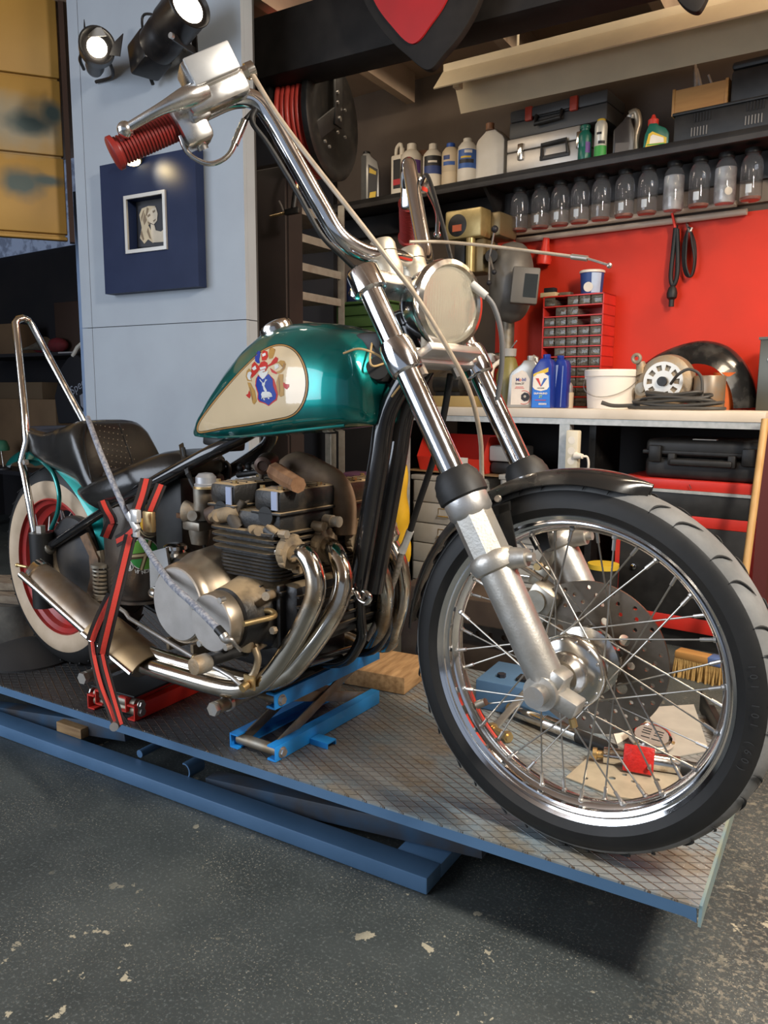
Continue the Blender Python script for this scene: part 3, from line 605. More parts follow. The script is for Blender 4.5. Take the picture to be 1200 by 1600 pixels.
for s_ in (-1, 1):
    g0, g1 = V(-0.637, s_*0.352, 1.503), V(-0.703, s_*0.450, 1.440); d = (g1-g0); l = d.length; d.normalize(); prof = [(0.0155, 0), (0.021, 0.001), (0.021, 0.006)]
    nr = 19
    for k in range(nr):
        a = 0.006+(l-0.018)*k/nr; st_ = (l-0.018)/nr; prof += [(0.0180, a), (0.0180, a+st_*0.30), (0.0198, a+st_*0.42), (0.0198, a+st_*0.88)]
    prof += [(0.0200, l-0.012), (0.0235, l-0.010), (0.0235, l-0.002), (0.021, l), (0.004, l+0.001)]
    part(hb, 'grip', MB().lathe([(r*1.22 if r > 0.01 else r, h) for r, h in prof], g0, d, 36), GRIP)
# right controls: master cylinder, lever, switch housing
gd = (V(-0.703, -0.450, 1.440)-V(-0.637, -0.352, 1.503)).normalized(); hd = -gd
mc0 = V(-0.612, -0.315, 1.532); up_ = (Z-gd*Z.dot(gd)).normalized(); fw = gd.cross(up_).normalized()
if fw.x < 0: fw = -fw
def CT(a, b, c): return mc0+hd*a*1.15+fw*b*1.2+up_*c*1.22     # along bar inward, forward, up
Rm = Matrix((hd, fw, up_)).transposed()
mb = MB().box(CT(0.020, 0.030, 0.034), (0.094, 0.066, 0.050), Rm, 0.007).box(CT(0.015, 0.030, 0.006), (0.118, 0.050, 0.044), Rm, 0.010).box(CT(-0.02, 0.012, 0.006), (0.036, 0.062, 0.056), Rm, 0.006)
mcyl = part(hb, 'brake_master_cylinder', mb, SOFTC)
part(hb, 'reservoir_lid', MB().box(CT(0.022, 0.0605, 0.036), (0.086, 0.008, 0.046), Rm, 0.003), mat('dull_alloy_lid', (0.46, 0.46, 0.45), 0.42, 0.6, (0.56, 0.56, 0.55), 18, 6))
part(hb, 'banjo_bolt', MB().hexbolt(CT(0.066, 0.034, 0.016), hd, 0.011, 0.012).cyl(CT(0.074, 0.034, 0.016), CT(0.086, 0.034, 0.016), 0.014, seg=20), CHROME_OLD)
part(hb, 'switch_housing', MB().box(CT(-0.035, 0.004, -0.010), (0.054, 0.062, 0.076), Rm, 0.010).cyl(CT(-0.032, -0.004, -0.046), CT(-0.032, 0.000, -0.030), 0.010), SOFTC)
part(hb, 'housing_screw', MB().cyl(CT(-0.028, 0.030, -0.004), CT(-0.028, 0.034, -0.004), 0.0075, seg=16), BLACK_S)
lv0 = CT(-0.030, 0.050, 0.012); lv2 = V(-0.690, -0.432, 1.474)+fw*0.028; lv1 = lv0.lerp(lv2, 0.45)+fw*0.012
part(hb, 'brake_lever', MB().tube([CT(0.0, 0.045, 0.012), lv0, lv1, lv2], [0.016, 0.018, 0.0098, 0.0082], 14, sm=6).sphere(lv2, 0.0140), SOFTC)
part(hb, 'lever_clevis', MB().tube([lv2+V(0, 0, 0.0), lv2+V(0.002, -0.012, -0.002), V(-0.688, -0.425, 1.475)], [0.005, 0.0045, 0.004], 10).sphere(V(-0.682, -0.43, 1.486), 0.0075), CHROME_OLD)
tc0 = CT(-0.058, 0.010, -0.020)
part(hb, 'throttle_guide', MB().tube([tc0, tc0+gd*0.002-up_*0.03, CT(-0.040, 0.016, -0.070), CT(-0.005, 0.016, -0.070), CT(0.030, 0.012, -0.045)], [0.006, 0.0045, 0.0045, 0.0045, 0.006], 12, sm=6).cyl(CT(0.012, 0.014, -0.060), CT(0.045, 0.010, -0.036), 0.0068, seg=14), CHROME_OLD)
tcp = [CT(0.045, 0.010, -0.036), CT(0.075, 0.004, -0.026), V(-0.552, -0.262, 1.515), V(-0.530, -0.242, 1.475), V(-0.490, -0.212, 1.395), V(-0.455, -0.185, 1.320), V(-0.440, -0.14, 1.285), V(-0.450, -0.07, 1.255), V(-0.46, -0.04, 1.20)]
part(hb, 'throttle_cable', MB().tube(tcp, 0.0048, 10, sm=6), RUBBER)
# left controls seen from the end: clutch perch and lever
c0 = V(-0.612, 0.315, 1.532); gd2 = (V(-0.703, 0.450, 1.440)-V(-0.637, 0.352, 1.503)).normalized()
fw2 = V(fw.x, -fw.y, fw.z)
part(hb, 'clutch_perch', MB().box(c0+fw2*0.02, (0.05, 0.04, 0.035), bev=0.008).box(c0-V(0, 0, 0.015), (0.03, 0.03, 0.08), bev=0.008), CHROME)
l0 = c0+fw2*0.045; l2 = V(-0.70, 0.445, 1.45)+fw2*0.075; part(hb, 'clutch_lever', MB().tube([l0, l0.lerp(l2, 0.5)+fw2*0.012, l2], [0.009, 0.0065, 0.006], 12, sm=6).sphere(l2, 0.010), CHROME)
part(hb, 'left_cable', MB().tube([c0+fw2*0.03, P(668, 275, 0.20), P(690, 345, 0.10), P(706, 410, 0.04)], 0.0045, 10, sm=8), RUBBER)
# brake hose over the headlight, loose clutch cable, headlight cable
HOSE = mat('beige_braided_hose', (0.44, 0.36, 0.27), 0.45, 0.2, (0.36, 0.29, 0.21), 60)
BP('brake_hose', MB().tube([CT(0.080, 0.034, 0.016), P(430, 175, -0.27), P(480, 243, -0.25), P(560, 345, -0.22), P(612, 412, -0.19), P(655, 470, -0.15), P(700, 545, -0.10), P(733, 610, -0.05), P(750, 680, 0.0), P(753, 745, 0.04), P(757, 800, 0.05), P(775, 855, 0.05), cc+V(0, 0, 0.05)], 0.0046, 12, sm=8), HOSE)
ck = BP('clutch_cable', MB().tube([P(640, 378, -0.02), P(690, 378, 0.03), P(760, 384, 0.06), P(840, 394, 0.08), P(895, 401, 0.09)], 0.0032, 10, sm=6), HOSE)
part(ck, 'cable_end', MB().tube([P(893, 401, 0.09), P(918, 404, 0.09)], 0.0052, 10).tube([P(918, 404, 0.09), P(950, 414, 0.09)], 0.0022, 8).sphere(P(952, 415, 0.09), 0.005), STEEL)
hc = BP('headlight_cable', MB().tube([P(757, 460, 0.06), P(772, 480, 0.07), P(783, 520, 0.08), P(784, 570, 0.09), P(777, 625, 0.10)], 0.0052, 12, sm=8), mat('grey_rubber_sleeve', (0.12, 0.12, 0.12), 0.5))
part(hc, 'connector', MB().cyl(P(737, 445, 0.05), P(760, 463, 0.06), 0.0095, 0.0075, 18), mat('grey_connector', (0.50, 0.49, 0.46), 0.5))
# ---------------- headlight
hl = P(697, 476, 0.0); hd_ = V(0.955, -0.27, -0.02).normalized()
shell = BP('headlight', MB().lathe([(0.004, -0.098), (0.030, -0.094), (0.055, -0.076), (0.070, -0.048), (0.0765, -0.018), (0.078, -0.004)], hl, hd_, 56), CHROME)
part(shell, 'trim_ring', MB().lathe([(0.078, -0.006), (0.085, -0.002), (0.0865, 0.006), (0.083, 0.015), (0.074, 0.019), (0.0705, 0.012)], hl, hd_, 56, caps=False), CHROME_OLD)
lensm = mat('ribbed_headlight_glass', (0.95, 0.88, 0.70), 0.06, trans=0.74, ior=1.3, coat=1.0)
x_, y_, d_ = basis(hd_)
hor = Z.cross(hd_).normalized(); ver = hd_.cross(hor)
def lensf(s, t):
    r = 0.072*s; a = 2*PI*t; q = hl+(hor*math.cos(a)+ver*math.sin(a))*r; px = math.cos(a)*r; rb = 0.0026*abs(((px/0.0062) % 1)-0.5) if r < 0.062 else 0
    return q+hd_*(0.012+0.010*(1-s*s)+rb)
part(shell, 'lens', MB().grid(lensf, 28, 120), lensm, ang=180)
part(shell, 'reflector', MB().lathe([(0.071, 0.008), (0.062, -0.016), (0.040, -0.040), (0.012, -0.052), (0.006, -0.052)], hl, hd_, 48, caps=False), mat('mirror_reflector', (0.90, 0.86, 0.76), 0.22, 1))
part(shell, 'bulb', MB().sphere(hl-hd_*0.030, 0.010), WHITE)
part(shell, 'bracket', MB().bar(hl-hd_*0.03-Z*0.075, fk(tl, 0)+ax_*0.012, 0.030, 0.006, up=X).box(fk(tl, -0.03)+ax_*0.03, (0.016, 0.012, 0.05), bev=0.003).box(fk(tl, 0.03)+ax_*0.03, (0.016, 0.012, 0.05), bev=0.003), STEEL_D)
part(shell, 'side_bracket', MB().box(hl+V(-0.03, 0.088, 0.02), (0.05, 0.020, 0.05), bev=0.006).cyl(hl+V(-0.03, 0.08, 0.02), hl+V(-0.03, 0.11, 0.02), 0.013), STEEL)
# ---------------- front fender
R_ = 0.362
def fend(c, R, a0, a1, hw, lip, n=48, taper=0.12, taper0=0.0):
    def fn(s, t):
        a = a0+(a1-a0)*s; e = max(0.0, 1-min(1, (1-s)/taper)) if taper else 0; e0 = max(0.0, 1-min(1, s/taper0)) if taper0 else 0
        w = hw*(1-0.86*e**2)*(1-0.55*e0**2); q = (t-0.5)*2; dr_ = -lip*abs(q)**3.0-0.010*q*q
        return c+V(math.cos(a)*(R+dr_), w*math.copysign(abs(q)**0.9, q), math.sin(a)*(R+dr_))
    return MB().grid(fn, n, 14)
FF = V(0.0, 0, FC.z)
pa = P(1018, 766, 0.0)-FF; pb = P(655, 985, -0.05)-FF; a1_ = math.atan2(pa.z, pa.x); a0_ = math.atan2(pb.z, pb.x); 
if a0_ < 0: a0_ += 2*PI
FEND = mat('dusty_black_fender', (0.012, 0.012, 0.012), 0.2, 0, (0.05, 0.047, 0.042), 13, 6, 0.48, 0.75, rough2=0.5, coat=0.4)
ff = BP('front_fender', fend(FF, R_, a0_, a1_, 0.056, 0.014), FEND, solid=0.003, ang=60)
bq = [P(*p, -0.062) for p in ((752, 790), (792, 783), (812, 872), (803, 880), (790, 878), (778, 800), (770, 800), (783, 842), (760, 846))]
for s_ in (-1, 1):
    mb = MB(); mb.prism([(p.x, p.z) for p in (P(783, 790, -0.06), P(798, 786, -0.06), P(814, 872, -0.06), P(798, 880, -0.06), P(790, 862, -0.06))], (0, s_*0.066, 0), X, Z, 0.004)
    mb.prism([(p.x, p.z) for p in (P(752, 798, -0.06), P(800, 782, -0.06), P(801, 796, -0.06), P(756, 812, -0.06))], (0, s_*0.066, 0), X, Z, 0.004)
    mb.prism([(p.x, p.z) for p in (P(752, 798, -0.06), P(762, 798, -0.06), P(800, 868, -0.06), P(790, 876, -0.06))], (0, s_*0.066, 0), X, Z, 0.004)
    part(ff, 'fender_bracket', mb, BLACK_S); 
part(ff, 'rivet', MB().lathe([(0.007, 0), (0.006, 0.004), (0.003, 0.004)], P(780, 779, -0.060)+V(0, -0.004, 0), V(0, -1, 0.2), 16), STEEL)
# ---------------- fuel tank
def interp(tab, x):
    for a, b in zip(tab, tab[1:]):
        if x <= b[0]:
            t = (x-a[0])/(b[0]-a[0]); t = max(0, min(1, t)); return [p+(q-p)*t for p, q in zip(a, b)]
    return list(tab[-1])
tp = [(307, 668), (312, 655), (325, 632), (345, 603), (370, 570), (400, 537), (430, 515), (460, 506), (490, 503), (520, 505), (548, 510), (572, 517), (590, 527), (602, 545)]
top_pts = [P(px, py, -0.02 if k > 1 else -0.01) for k, (px, py) in enumerate(tp)]
bt = [(312, 684), (345, 686), (390, 684), (440, 679), (490, 673), (540, 667), (575, 661), (596, 652)]
bot_pts = [P(px, py, -0.05-0.09*min(1, k/4)) for k, (px, py) in enumerate(bt)]
topT = sorted((p.x, p.z) for p in top_pts); botT = sorted((p.x, p.z) for p in bot_pts)
u0, u1 = topT[0][0], topT[-1][0]
HW = [(0, 0.020), (0.06, 0.042), (0.15, 0.064), (0.3, 0.092), (0.45, 0.116), (0.6, 0.136), (0.75, 0.148), (0.88, 0.146), (0.96, 0.130), (1.0, 0.098)]
def tank_sec(s, seg=40):
    x = u0+(u1-u0)*s; zt = interp(topT, x)[1]; zb = interp(botT, x)[1]; hw = interp(HW, s)[1]
    zt = max(zt, zb+0.03); zm = zb+(zt-zb)*0.36; out = []
    for k in range(seg):
        a = 2*PI*k/seg; c, sn = math.cos(a), math.sin(a)
        if sn >= 0: y = hw*math.copysign(abs(c)**0.80, c); z = zm+(zt-zm)*abs(sn)**0.92
        else: y = hw*math.copysign(abs(c)**0.42, c); z = zm-(zm-zb)*abs(sn)**0.62
        out.append(V(x, y, z))
    return out
ss = [0, 0.012, 0.03]+[0.06+0.92*k/44 for k in range(45)]+[0.99, 1.0]
def shrink(sec, f): c = sum(sec, V(0, 0, 0))/len(sec); return [c+(p-c)*f for p in sec]
rings_ = [[p+V(-0.010, 0, 0) for p in shrink(tank_sec(0), 0.45)], [p+V(-0.006, 0, 0) for p in shrink(tank_sec(0), 0.8)]]+[tank_sec(s) for s in ss]+[[p+V(0.006, 0, 0) for p in shrink(tank_sec(1), 0.88)], [p+V(0.009, 0, 0) for p in shrink(tank_sec(1), 0.6)]]
tank = BP('fuel_tank', MB().rings(rings_), TEAL, ang=75)
TB_ = bvh_of(tank)
part(tank, 'bottom_seam', MB().tube([V(p.x, -p.y*0.0-interp(HW, (p.x-u0)/(u1-u0))[1]*0.93, interp(botT, p.x)[1]+0.004) for p in [V(u0+(u1-u0)*(0.03+0.93*k/20), 0, 0) for k in range(21)]], 0.003, 8), TEAL)
capc = P(433, 517, -0.035); cn = V(-0.45, -0.12, 0.88).normalized()
part(tank, 'filler_cap', MB().lathe([(0.031, -0.018), (0.037, -0.014), (0.038, 0.0), (0.0385, 0.006), (0.036, 0.012), (0.028, 0.016), (0.004, 0.018)], capc, cn, 40), CHROME_OLD)
panel = [(311, 671), (316, 657), (340, 625), (372, 588), (400, 560), (414, 549), (432, 542), (448, 543), (461, 551), (471, 566), (477, 585), (478, 605), (474, 624), (465, 640), (452, 649), (430, 654), (390, 661), (350, 667), (318, 673)]
def smooth_poly(pl, n=4): return [(p.x, p.y) for p in cat([V(x, y, 0) for x, y in pl], n, True)]
def grow(pl, d):
    cx = sum(p[0] for p in pl)/len(pl); cy = sum(p[1] for p in pl)/len(pl); out = []
    for i, p in enumerate(pl):
        a, b = pl[i-1], pl[(i+1) % len(pl)]; tx, ty = b[0]-a[0], b[1]-a[1]; l = math.hypot(tx, ty) or 1; nx, ny = ty/l, -tx/l
        if nx*(p[0]-cx)+ny*(p[1]-cy) < 0: nx, ny = -nx, -ny
        out.append((p[0]+nx*d, p[1]+ny*d))
    return out
sp_ = smooth_poly(panel); DK = plain('pinstripe_black', (0.015, 0.012, 0.01)); GOLD = plain('pinstripe_gold', (0.48, 0.25, 0.07))
part(tank, 'outer_pinstripe', decal_mb([grow(sp_, 4.2)], BIKE, TB_, 0.0006, 6), DK, ang=180)
part(tank, 'gold_pinstripe', decal_mb([grow(sp_, 3.0)], BIKE, TB_, 0.0010, 6), GOLD, ang=180)
part(tank, 'inner_pinstripe', decal_mb([grow(sp_, 0.9)], BIKE, TB_, 0.0014, 6), DK, ang=180)
part(tank, 'cream_panel', decal_mb([sp_], BIKE, TB_, 0.0018, 6), CREAM, ang=180)
def dec(nm, polys, c, off, r=0.35): return part(tank, nm, decal_mb(polys, BIKE, TB_, off, 5), c, ang=180)
CRB = plain('crest_blue', (0.012, 0.05, 0.34), 0.3); CRR = plain('crest_red', (0.62, 0.035, 0.025), 0.3); CRG = plain('crest_gold', (0.55, 0.30, 0.08), 0.3); CRW = plain('crest_silver', (0.80, 0.78, 0.72), 0.3); CRT = plain('crest_tan', (0.36, 0.20, 0.09), 0.3)
k4 = lambda pl: [(320+x/4, 480+y/4) for x, y in pl]     # crest drawn at four times its size
dec('crest_shield_border', [k4([(338, 424), (372, 440), (404, 418), (438, 452), (452, 495), (462, 545), (456, 580), (430, 598), (404, 618), (380, 604), (345, 592), (334, 575), (336, 540), (320, 490), (326, 455)])], CRR, 0.0022)
dec('crest_shield', [k4([(338, 430), (370, 452), (404, 418), (430, 452), (432, 492), (452, 545), (448, 574), (425, 592), (404, 613), (384, 598), (350, 586), (340, 570), (342, 540), (326, 490), (330, 455)])], CRB, 0.0026)
stag = [[(358, 545), (366, 530), (392, 527), (412, 530), (424, 540), (428, 560), (420, 556), (414, 545), (402, 548), (392, 548), (380, 550), (372, 552), (364, 572), (360, 574), (364, 556)], [(360, 552), (368, 548), (384, 582), (376, 580)], [(390, 546), (398, 546), (412, 572), (404, 574)], [(406, 540), (416, 540), (430, 556), (424, 560)], [(384, 530), (374, 514), (370, 492), (378, 488), (384, 502), (394, 520), (394, 530)], [(366, 492), (364, 478), (376, 470), (384, 478), (380, 492)], [(366, 476), (356, 462), (362, 462), (370, 474)], [(378, 472), (386, 450), (390, 454), (382, 476)], [(356, 466), (348, 452), (353, 451), (361, 463)], [(384, 462), (396, 452), (396, 456), (386, 466)]]
dec('crest_stag', [k4(p) for p in stag], CRW, 0.0030)
dec('crest_mantling_red', [k4(p) for p in ([(296, 388), (300, 360), (316, 342), (334, 362), (352, 378), (338, 402), (324, 420), (308, 436), (296, 446), (310, 418), (318, 400)], [(398, 366), (418, 352), (432, 330), (448, 312), (464, 322), (458, 346), (438, 358), (420, 366), (404, 374)], [(412, 380), (436, 396), (462, 414), (450, 420), (424, 408)], [(494, 470), (502, 472), (508, 480), (530, 482), (532, 496), (518, 514), (504, 506), (496, 492)], [(282, 520), (286, 528), (292, 552), (286, 570), (274, 562), (262, 550), (276, 542)], [(326, 444), (334, 436), (330, 460), (340, 500), (332, 498), (322, 470)])], CRR, 0.0024)
[dec('crest_mantling_gold', [k4(p)], CRG, 0.0024) for p in ([(452, 352), (478, 334), (502, 338), (512, 360), (504, 388), (484, 410), (462, 418), (452, 404), (476, 396), (492, 378), (488, 356), (470, 354)], [(402, 300), (410, 262), (418, 284), (424, 254), (430, 282), (446, 268), (438, 298), (430, 320), (408, 326)], [(468, 420), (496, 420), (494, 460), (500, 514), (500, 552), (478, 560), (466, 548), (456, 500), (452, 470)], [(272, 470), (292, 474), (304, 500), (318, 520), (330, 586), (314, 608), (304, 598), (296, 560), (284, 514)], [(268, 400), (282, 384), (296, 400), (292, 440), (300, 464), (272, 462), (262, 434)])]
dec('crest_mantling_silver', [k4(p) for p in ([(276, 410), (290, 404), (300, 412), (290, 440), (296, 458), (278, 452), (270, 432)], [(340, 412), (358, 398), (372, 410), (404, 400), (396, 420), (378, 446), (366, 452), (350, 434)], [(300, 384), (322, 366), (330, 388), (312, 398)], [(440, 366), (462, 358), (470, 376), (446, 392)])], CRW, 0.0027)
dec('crest_helm', [k4([(344, 370), (356, 346), (378, 338), (396, 350), (400, 378), (386, 400), (364, 408), (348, 394)]), k4([(358, 300), (372, 272), (396, 280), (400, 312), (388, 334), (364, 336)])], CRR, 0.0026)
dec('crest_visor', [k4([(350, 380), (386, 372), (390, 384), (354, 394)]), k4([(352, 398), (384, 390), (382, 400), (360, 408)]), k4([(364, 296), (386, 288), (388, 304), (368, 314)])], CRW, 0.0030)
dec('crest_plume', [k4(p) for p in ([(318, 310), (334, 300), (326, 292), (344, 288), (338, 276), (352, 278), (352, 300), (346, 330), (350, 354), (334, 352), (320, 338)],)], CRB, 0.0024)
dec('crest_detail', [k4(p) for p in ([(500, 350), (508, 362), (498, 386), (486, 396), (494, 376)], [(466, 440), (470, 440), (476, 520), (472, 548)], [(286, 500), (290, 500), (306, 570), (304, 586)])], CRT, 0.0028)
# wiring and electric box at the steering head
BP('wiring_box', MB().box(P(588, 560, -0.03), (0.07, 0.07, 0.10), bev=0.012).cyl(P(590, 575, -0.07), P(590, 575, 0.05), 0.022), PLAST)
WIRE = plain('tan_wire', (0.50, 0.33, 0.14)); mb = MB().tube([P(537, 552, -0.145), P(560, 545, -0.155), P(585, 552, -0.15), P(602, 563, -0.13)], 0.0022, 8, sm=6)
mb2 = MB().tube([P(583, 525, -0.05), P(578, 560, -0.09), P(583, 572, -0.09), P(600, 568, -0.06)], 0.0022, 8, sm=6); BP('tan_wire', mb, WIRE); BP('tan_wire', mb2, WIRE)
BP('tan_wire', MB().tube([P(612, 620, -0.06), P(618, 612, -0.06), P(626, 602, -0.05)], 0.0022, 8), WIRE)

# ---------------- frame
FRT = BLACK
def mir(pts, s): return [V(p.x, p.y*s, p.z) for p in pts]
rail = [P(80, 853, -0.115), P(165, 797, -0.115), P(200, 776, -0.115), P(245, 752, -0.11), P(320, 712, -0.09), P(365, 690, -0.06), P(405, 668, -0.02)]
fr = BP('frame', MB().tube([V(p.x, 0, p.z) for p in (P(385, 672, 0), P(470, 662, 0), P(560, 650, 0), P(600, 640, 0))]+[stem0+ax_*0.06], 0.020, 16, sm=4), FRT)
for s_ in (1, -1):
    part(fr, 'rear_rail', MB().tube(mir(rail, s_), [0.0125, 0.013, 0.0175, 0.0175, 0.0175, 0.0165, 0.016], 18, sm=5), FRT)
    part(fr, 'rail_sleeve', MB().tube(mir([rail[1]+(rail[0]-rail[1])*0.02, rail[1]], s_), 0.0155, 18), FRT)
    dq = [P(606, 640, -0.032), P(592, 720, -0.032), P(575, 820, -0.032), P(556, 932, -0.032)]
    dn = [V(stem0.x, -0.020*s_, stem0.z+0.03)]+[V(p.x, -0.032*s_, p.z) for p in dq]
    part(fr, 'down_tube', MB().tube(dn, 0.0215, 20, sm=5), FRT)
    lq = [P(560, 915, 0.02), P(563, 960, 0.03), P(561, 1006, 0.04)]; off_ = 0.0 if s_ > 0 else 0.10
    lowp = [V(p.x, p.y+off_, p.z) for p in lq]+[V(-0.64, 0.05+off_, 0.395), V(-0.95, 0.05+off_, 0.392), V(-1.2, 0.02+off_, 0.42), V(-1.40, -0.02+off_, 0.50)]
    part(fr, 'cradle_tube', MB().tube(lowp, 0.0125, 16, sm=6), FRT)
gq = [P(575, 585, 0), P(620, 600, 0), P(606, 690, 0), P(580, 640, 0)]
mb = MB(); mb.prism([(p.x, p.z) for p in gq], (0, 0.012, 0), X, Z, 0.024); part(fr, 'neck_gusset', mb, FRT)
part(fr, 'cross_bar', MB().cyl(P(480, 1036, -0.13), P(552, 1014, 0.13), 0.010), FRT)
mb = MB(); tbz = P(350, 690, -0.03); mb.box(tbz, (0.10, 0.05, 0.030), Matrix.Rotation(0.15, 3, 'Y'), 0.006).cyl(P(348, 700, -0.05), P(348, 700, 0.05), 0.010); part(fr, 'tank_mount', mb, BLACK_S)
for s_ in (-1, 1):
    h0, h1 = P(64, 832, -0.125), P(66, 946, -0.125); h1.x = h0.x
    sh_ = part(fr, 'sprung_hub_sleeve', MB().cyl(V(h0.x, s_*0.125, h0.z), V(h0.x, s_*0.125, h1.z), 0.033, seg=32), BLACK_S)
    part(sh_, 'bolt', MB().hexbolt(V(h0.x, s_*0.125, h0.z), (0, 0, 1), 0.014, 0.020), STEEL)
    part(sh_, 'weld_boss', MB().tube([rail[0] if s_ < 0 else V(rail[0].x, 0.115, rail[0].z), V(h0.x, s_*0.12, rail[0].z-0.02)], [0.018, 0.026], 16), STEEL_D)
# ---------------- rear wheel
RC = V(-1.628, 0, 0.5137)
prof = tyre_prof(0.309, 0.066, 0.200, 22)
ww = plain('tyre_black', (0.02, 0.02, 0.02))
rw = BP('rear_wheel', revolve(MB(), prof, RC, 96, lambda j: 1 if 7 <= j <= 14 else 0), [RUBBER, RUBBER])
part(rw, 'whitewall', MB().rings([[RC+V(math.cos(2*PI*k/96)*r, y, math.sin(2*PI*k/96)*r) for k in range(96)] for r, y in ((0.207, -0.058), (0.222, -0.0665), (0.238, -0.0685), (0.252, -0.0665), (0.262, -0.061))], caps=False), WHITEW, solid=0.0)
gm = MB()
for k in range(36):
    a = 2*PI*k/36
    for sd in (-1, 1):
        gm.tube([RC+V(math.cos(a+0.10*t)*(0.3095-0.012*t*t), sd*(0.004+0.044*t), math.sin(a+0.10*t)*(0.3095-0.012*t*t)) for t in (0, 0.33, 0.66, 1)], 0.0025, 6)
part(rw, 'tread_groove', gm, MATS['groove_black'], stuff=True)
rrim = [(0.204, -0.062), (0.209, -0.058), (0.206, -0.052), (0.190, -0.046), (0.186, -0.030), (0.170, -0.020), (0.170, 0.020), (0.186, 0.030), (0.206, 0.052), (0.209, 0.058), (0.204, 0.062), (0.200, 0.0), (0.204, -0.062)]
part(rw, 'rim', revolve(MB(), rrim, RC, 96), RED_RIM, label='red painted rim')
part(rw, 'hub', MB().lathe([(0.03, -0.085), (0.06, -0.08), (0.075, -0.05), (0.075, 0.05), (0.05, 0.08), (0.03, 0.085)], RC, Y, 40), mat('rusty_hub', (0.28, 0.15, 0.08), 0.5, 0.6, (0.40, 0.28, 0.18), 18))
for k in range(32):
    sd = -1 if k % 2 else 1; a = 2*PI*k/32; h = a+(0.7 if (k//2) % 2 else -0.7)
    part(rw, 'spoke', MB().tube([RC+V(math.cos(h)*0.074, sd*0.045, math.sin(h)*0.074), RC+V(math.cos(a)*0.175, sd*0.012, math.sin(a)*0.175)], 0.0022, 6), STEEL)
drum = BP('brake_plate', MB().lathe([(0.120, 0.03), (0.122, 0.0), (0.116, -0.008), (0.070, -0.016), (0.03, -0.02), (0.012, -0.022)], P(118, 872, -0.085), V(0, 1, 0), 48), mat('dark_drum', (0.035, 0.035, 0.038), 0.4, 0.3, (0.07, 0.06, 0.05), 12))
dc = P(118, 872, -0.10)
part(drum, 'brake_band', MB().torus(dc+V(0.01, 0.0, 0), Y, 0.118, 0.012, 40, 8, a0=PI*0.9, a1=PI*2.1), DUST)
hh = circ(0, 0, 0.004, 8)
mb = MB(); mb.prism([(p.x, p.z) for p in (P(128, 838, -0.11), P(138, 832, -0.11), P(156, 872, -0.11), P(158, 905, -0.11), P(150, 930, -0.11), P(136, 936, -0.11), P(144, 900, -0.11), P(142, 868, -0.11))], (0, -0.108, 0), X, Z, 0.008)
part(drum, 'torque_arm', mb, mat('greasy_rust', (0.22, 0.13, 0.075), 0.6, 0.4, (0.09, 0.065, 0.045), 30, 6, bump=0.2))
sp0, sp1 = P(156, 886, -0.13), P(158, 930, -0.13); hx = [sp0.lerp(sp1, t/80)+V(math.cos(t*0.55)*0.017, math.sin(t*0.55)*0.017, 0) for t in range(81)]
spr = BP('brake_spring', MB().tube(hx, 0.0038, 8), STEEL_D); part(spr, 'spring_cap', MB().cyl(sp0, sp0+V(0, 0, 0.008), 0.023, seg=24), STEEL_D); part(spr, 'spring_cap', MB().cyl(sp1-V(0, 0, 0.010), sp1, 0.023, seg=24), STEEL_D)
part(spr, 'adjuster', MB().hexbolt(sp1-V(0, 0, 0.04), (0, 0, 1), 0.019, 0.03).cyl(sp1-V(0, 0, 0.055), sp1-V(0, 0, 0.03), 0.026, seg=20), CHROME_OLD)
# ---------------- rear fender, sissy bar, seat
fa = P(14, 708, -0.02)-RC; fb = P(172, 850, -0.07)-RC; a1r = math.atan2(fa.z, fa.x); a0r = math.atan2(fb.z, fb.x)
RRf = 0.372
def rff(s, t):
    a = a0r-0.10+(a1r-a0r+0.10)*s; R = 0.338+0.072*max(0.0, (s-0.25)/0.75)**1.4; q = (t-0.5)*2; e = max(0.0, 1-(1-s)/0.10); w = 0.088*(1-0.5*e*e); d_ = -0.040*abs(q)**3-0.008*q*q
    return RC+V(math.cos(a)*(R+d_*(1-0.5*e)), w*math.copysign(abs(q)**0.9, q), math.sin(a)*(R+d_*(1-0.5*e)))
rf = BP('rear_fender', MB().grid(rff, 52, 16), TEAL, solid=0.003, ang=70)
for s_ in (-1, 1):
    part(rf, 'fender_stay', MB().tube([V(p.x, s_*abs(p.y), p.z) for p in (P(62, 718, -0.085), P(82, 738, -0.10), P(92, 770, -0.105), P(90, 800, -0.105), P(80, 826, -0.105))], 0.0065, 12, sm=6), TEAL)
sb = [P(55, 836, -0.118), P(47, 790, -0.118), P(38, 740, -0.118), P(33, 722, -0.114), P(42, 690, -0.108), P(38, 640, -0.085), P(30, 560, -0.05), P(24, 505, -0.026)]
sbp = sb+[V(sb[-1].x, -0.016, sb[-1].z+0.012), V(sb[-1].x, 0, sb[-1].z+0.017), V(sb[-1].x, 0.016, sb[-1].z+0.012)]+mir(sb, -1)[::-1]
sis = BP('sissy_bar', MB().tube(sbp, 0.0112, 8), CHROME_OLD, label='tall tapering chrome sissy bar', ang=50)
def bolt_at(p): part(sis, 'bolt', MB().hexbolt(p, (0, -1, 0), 0.008, 0.012), STEEL)
bolt_at(P(43, 722, -0.12))
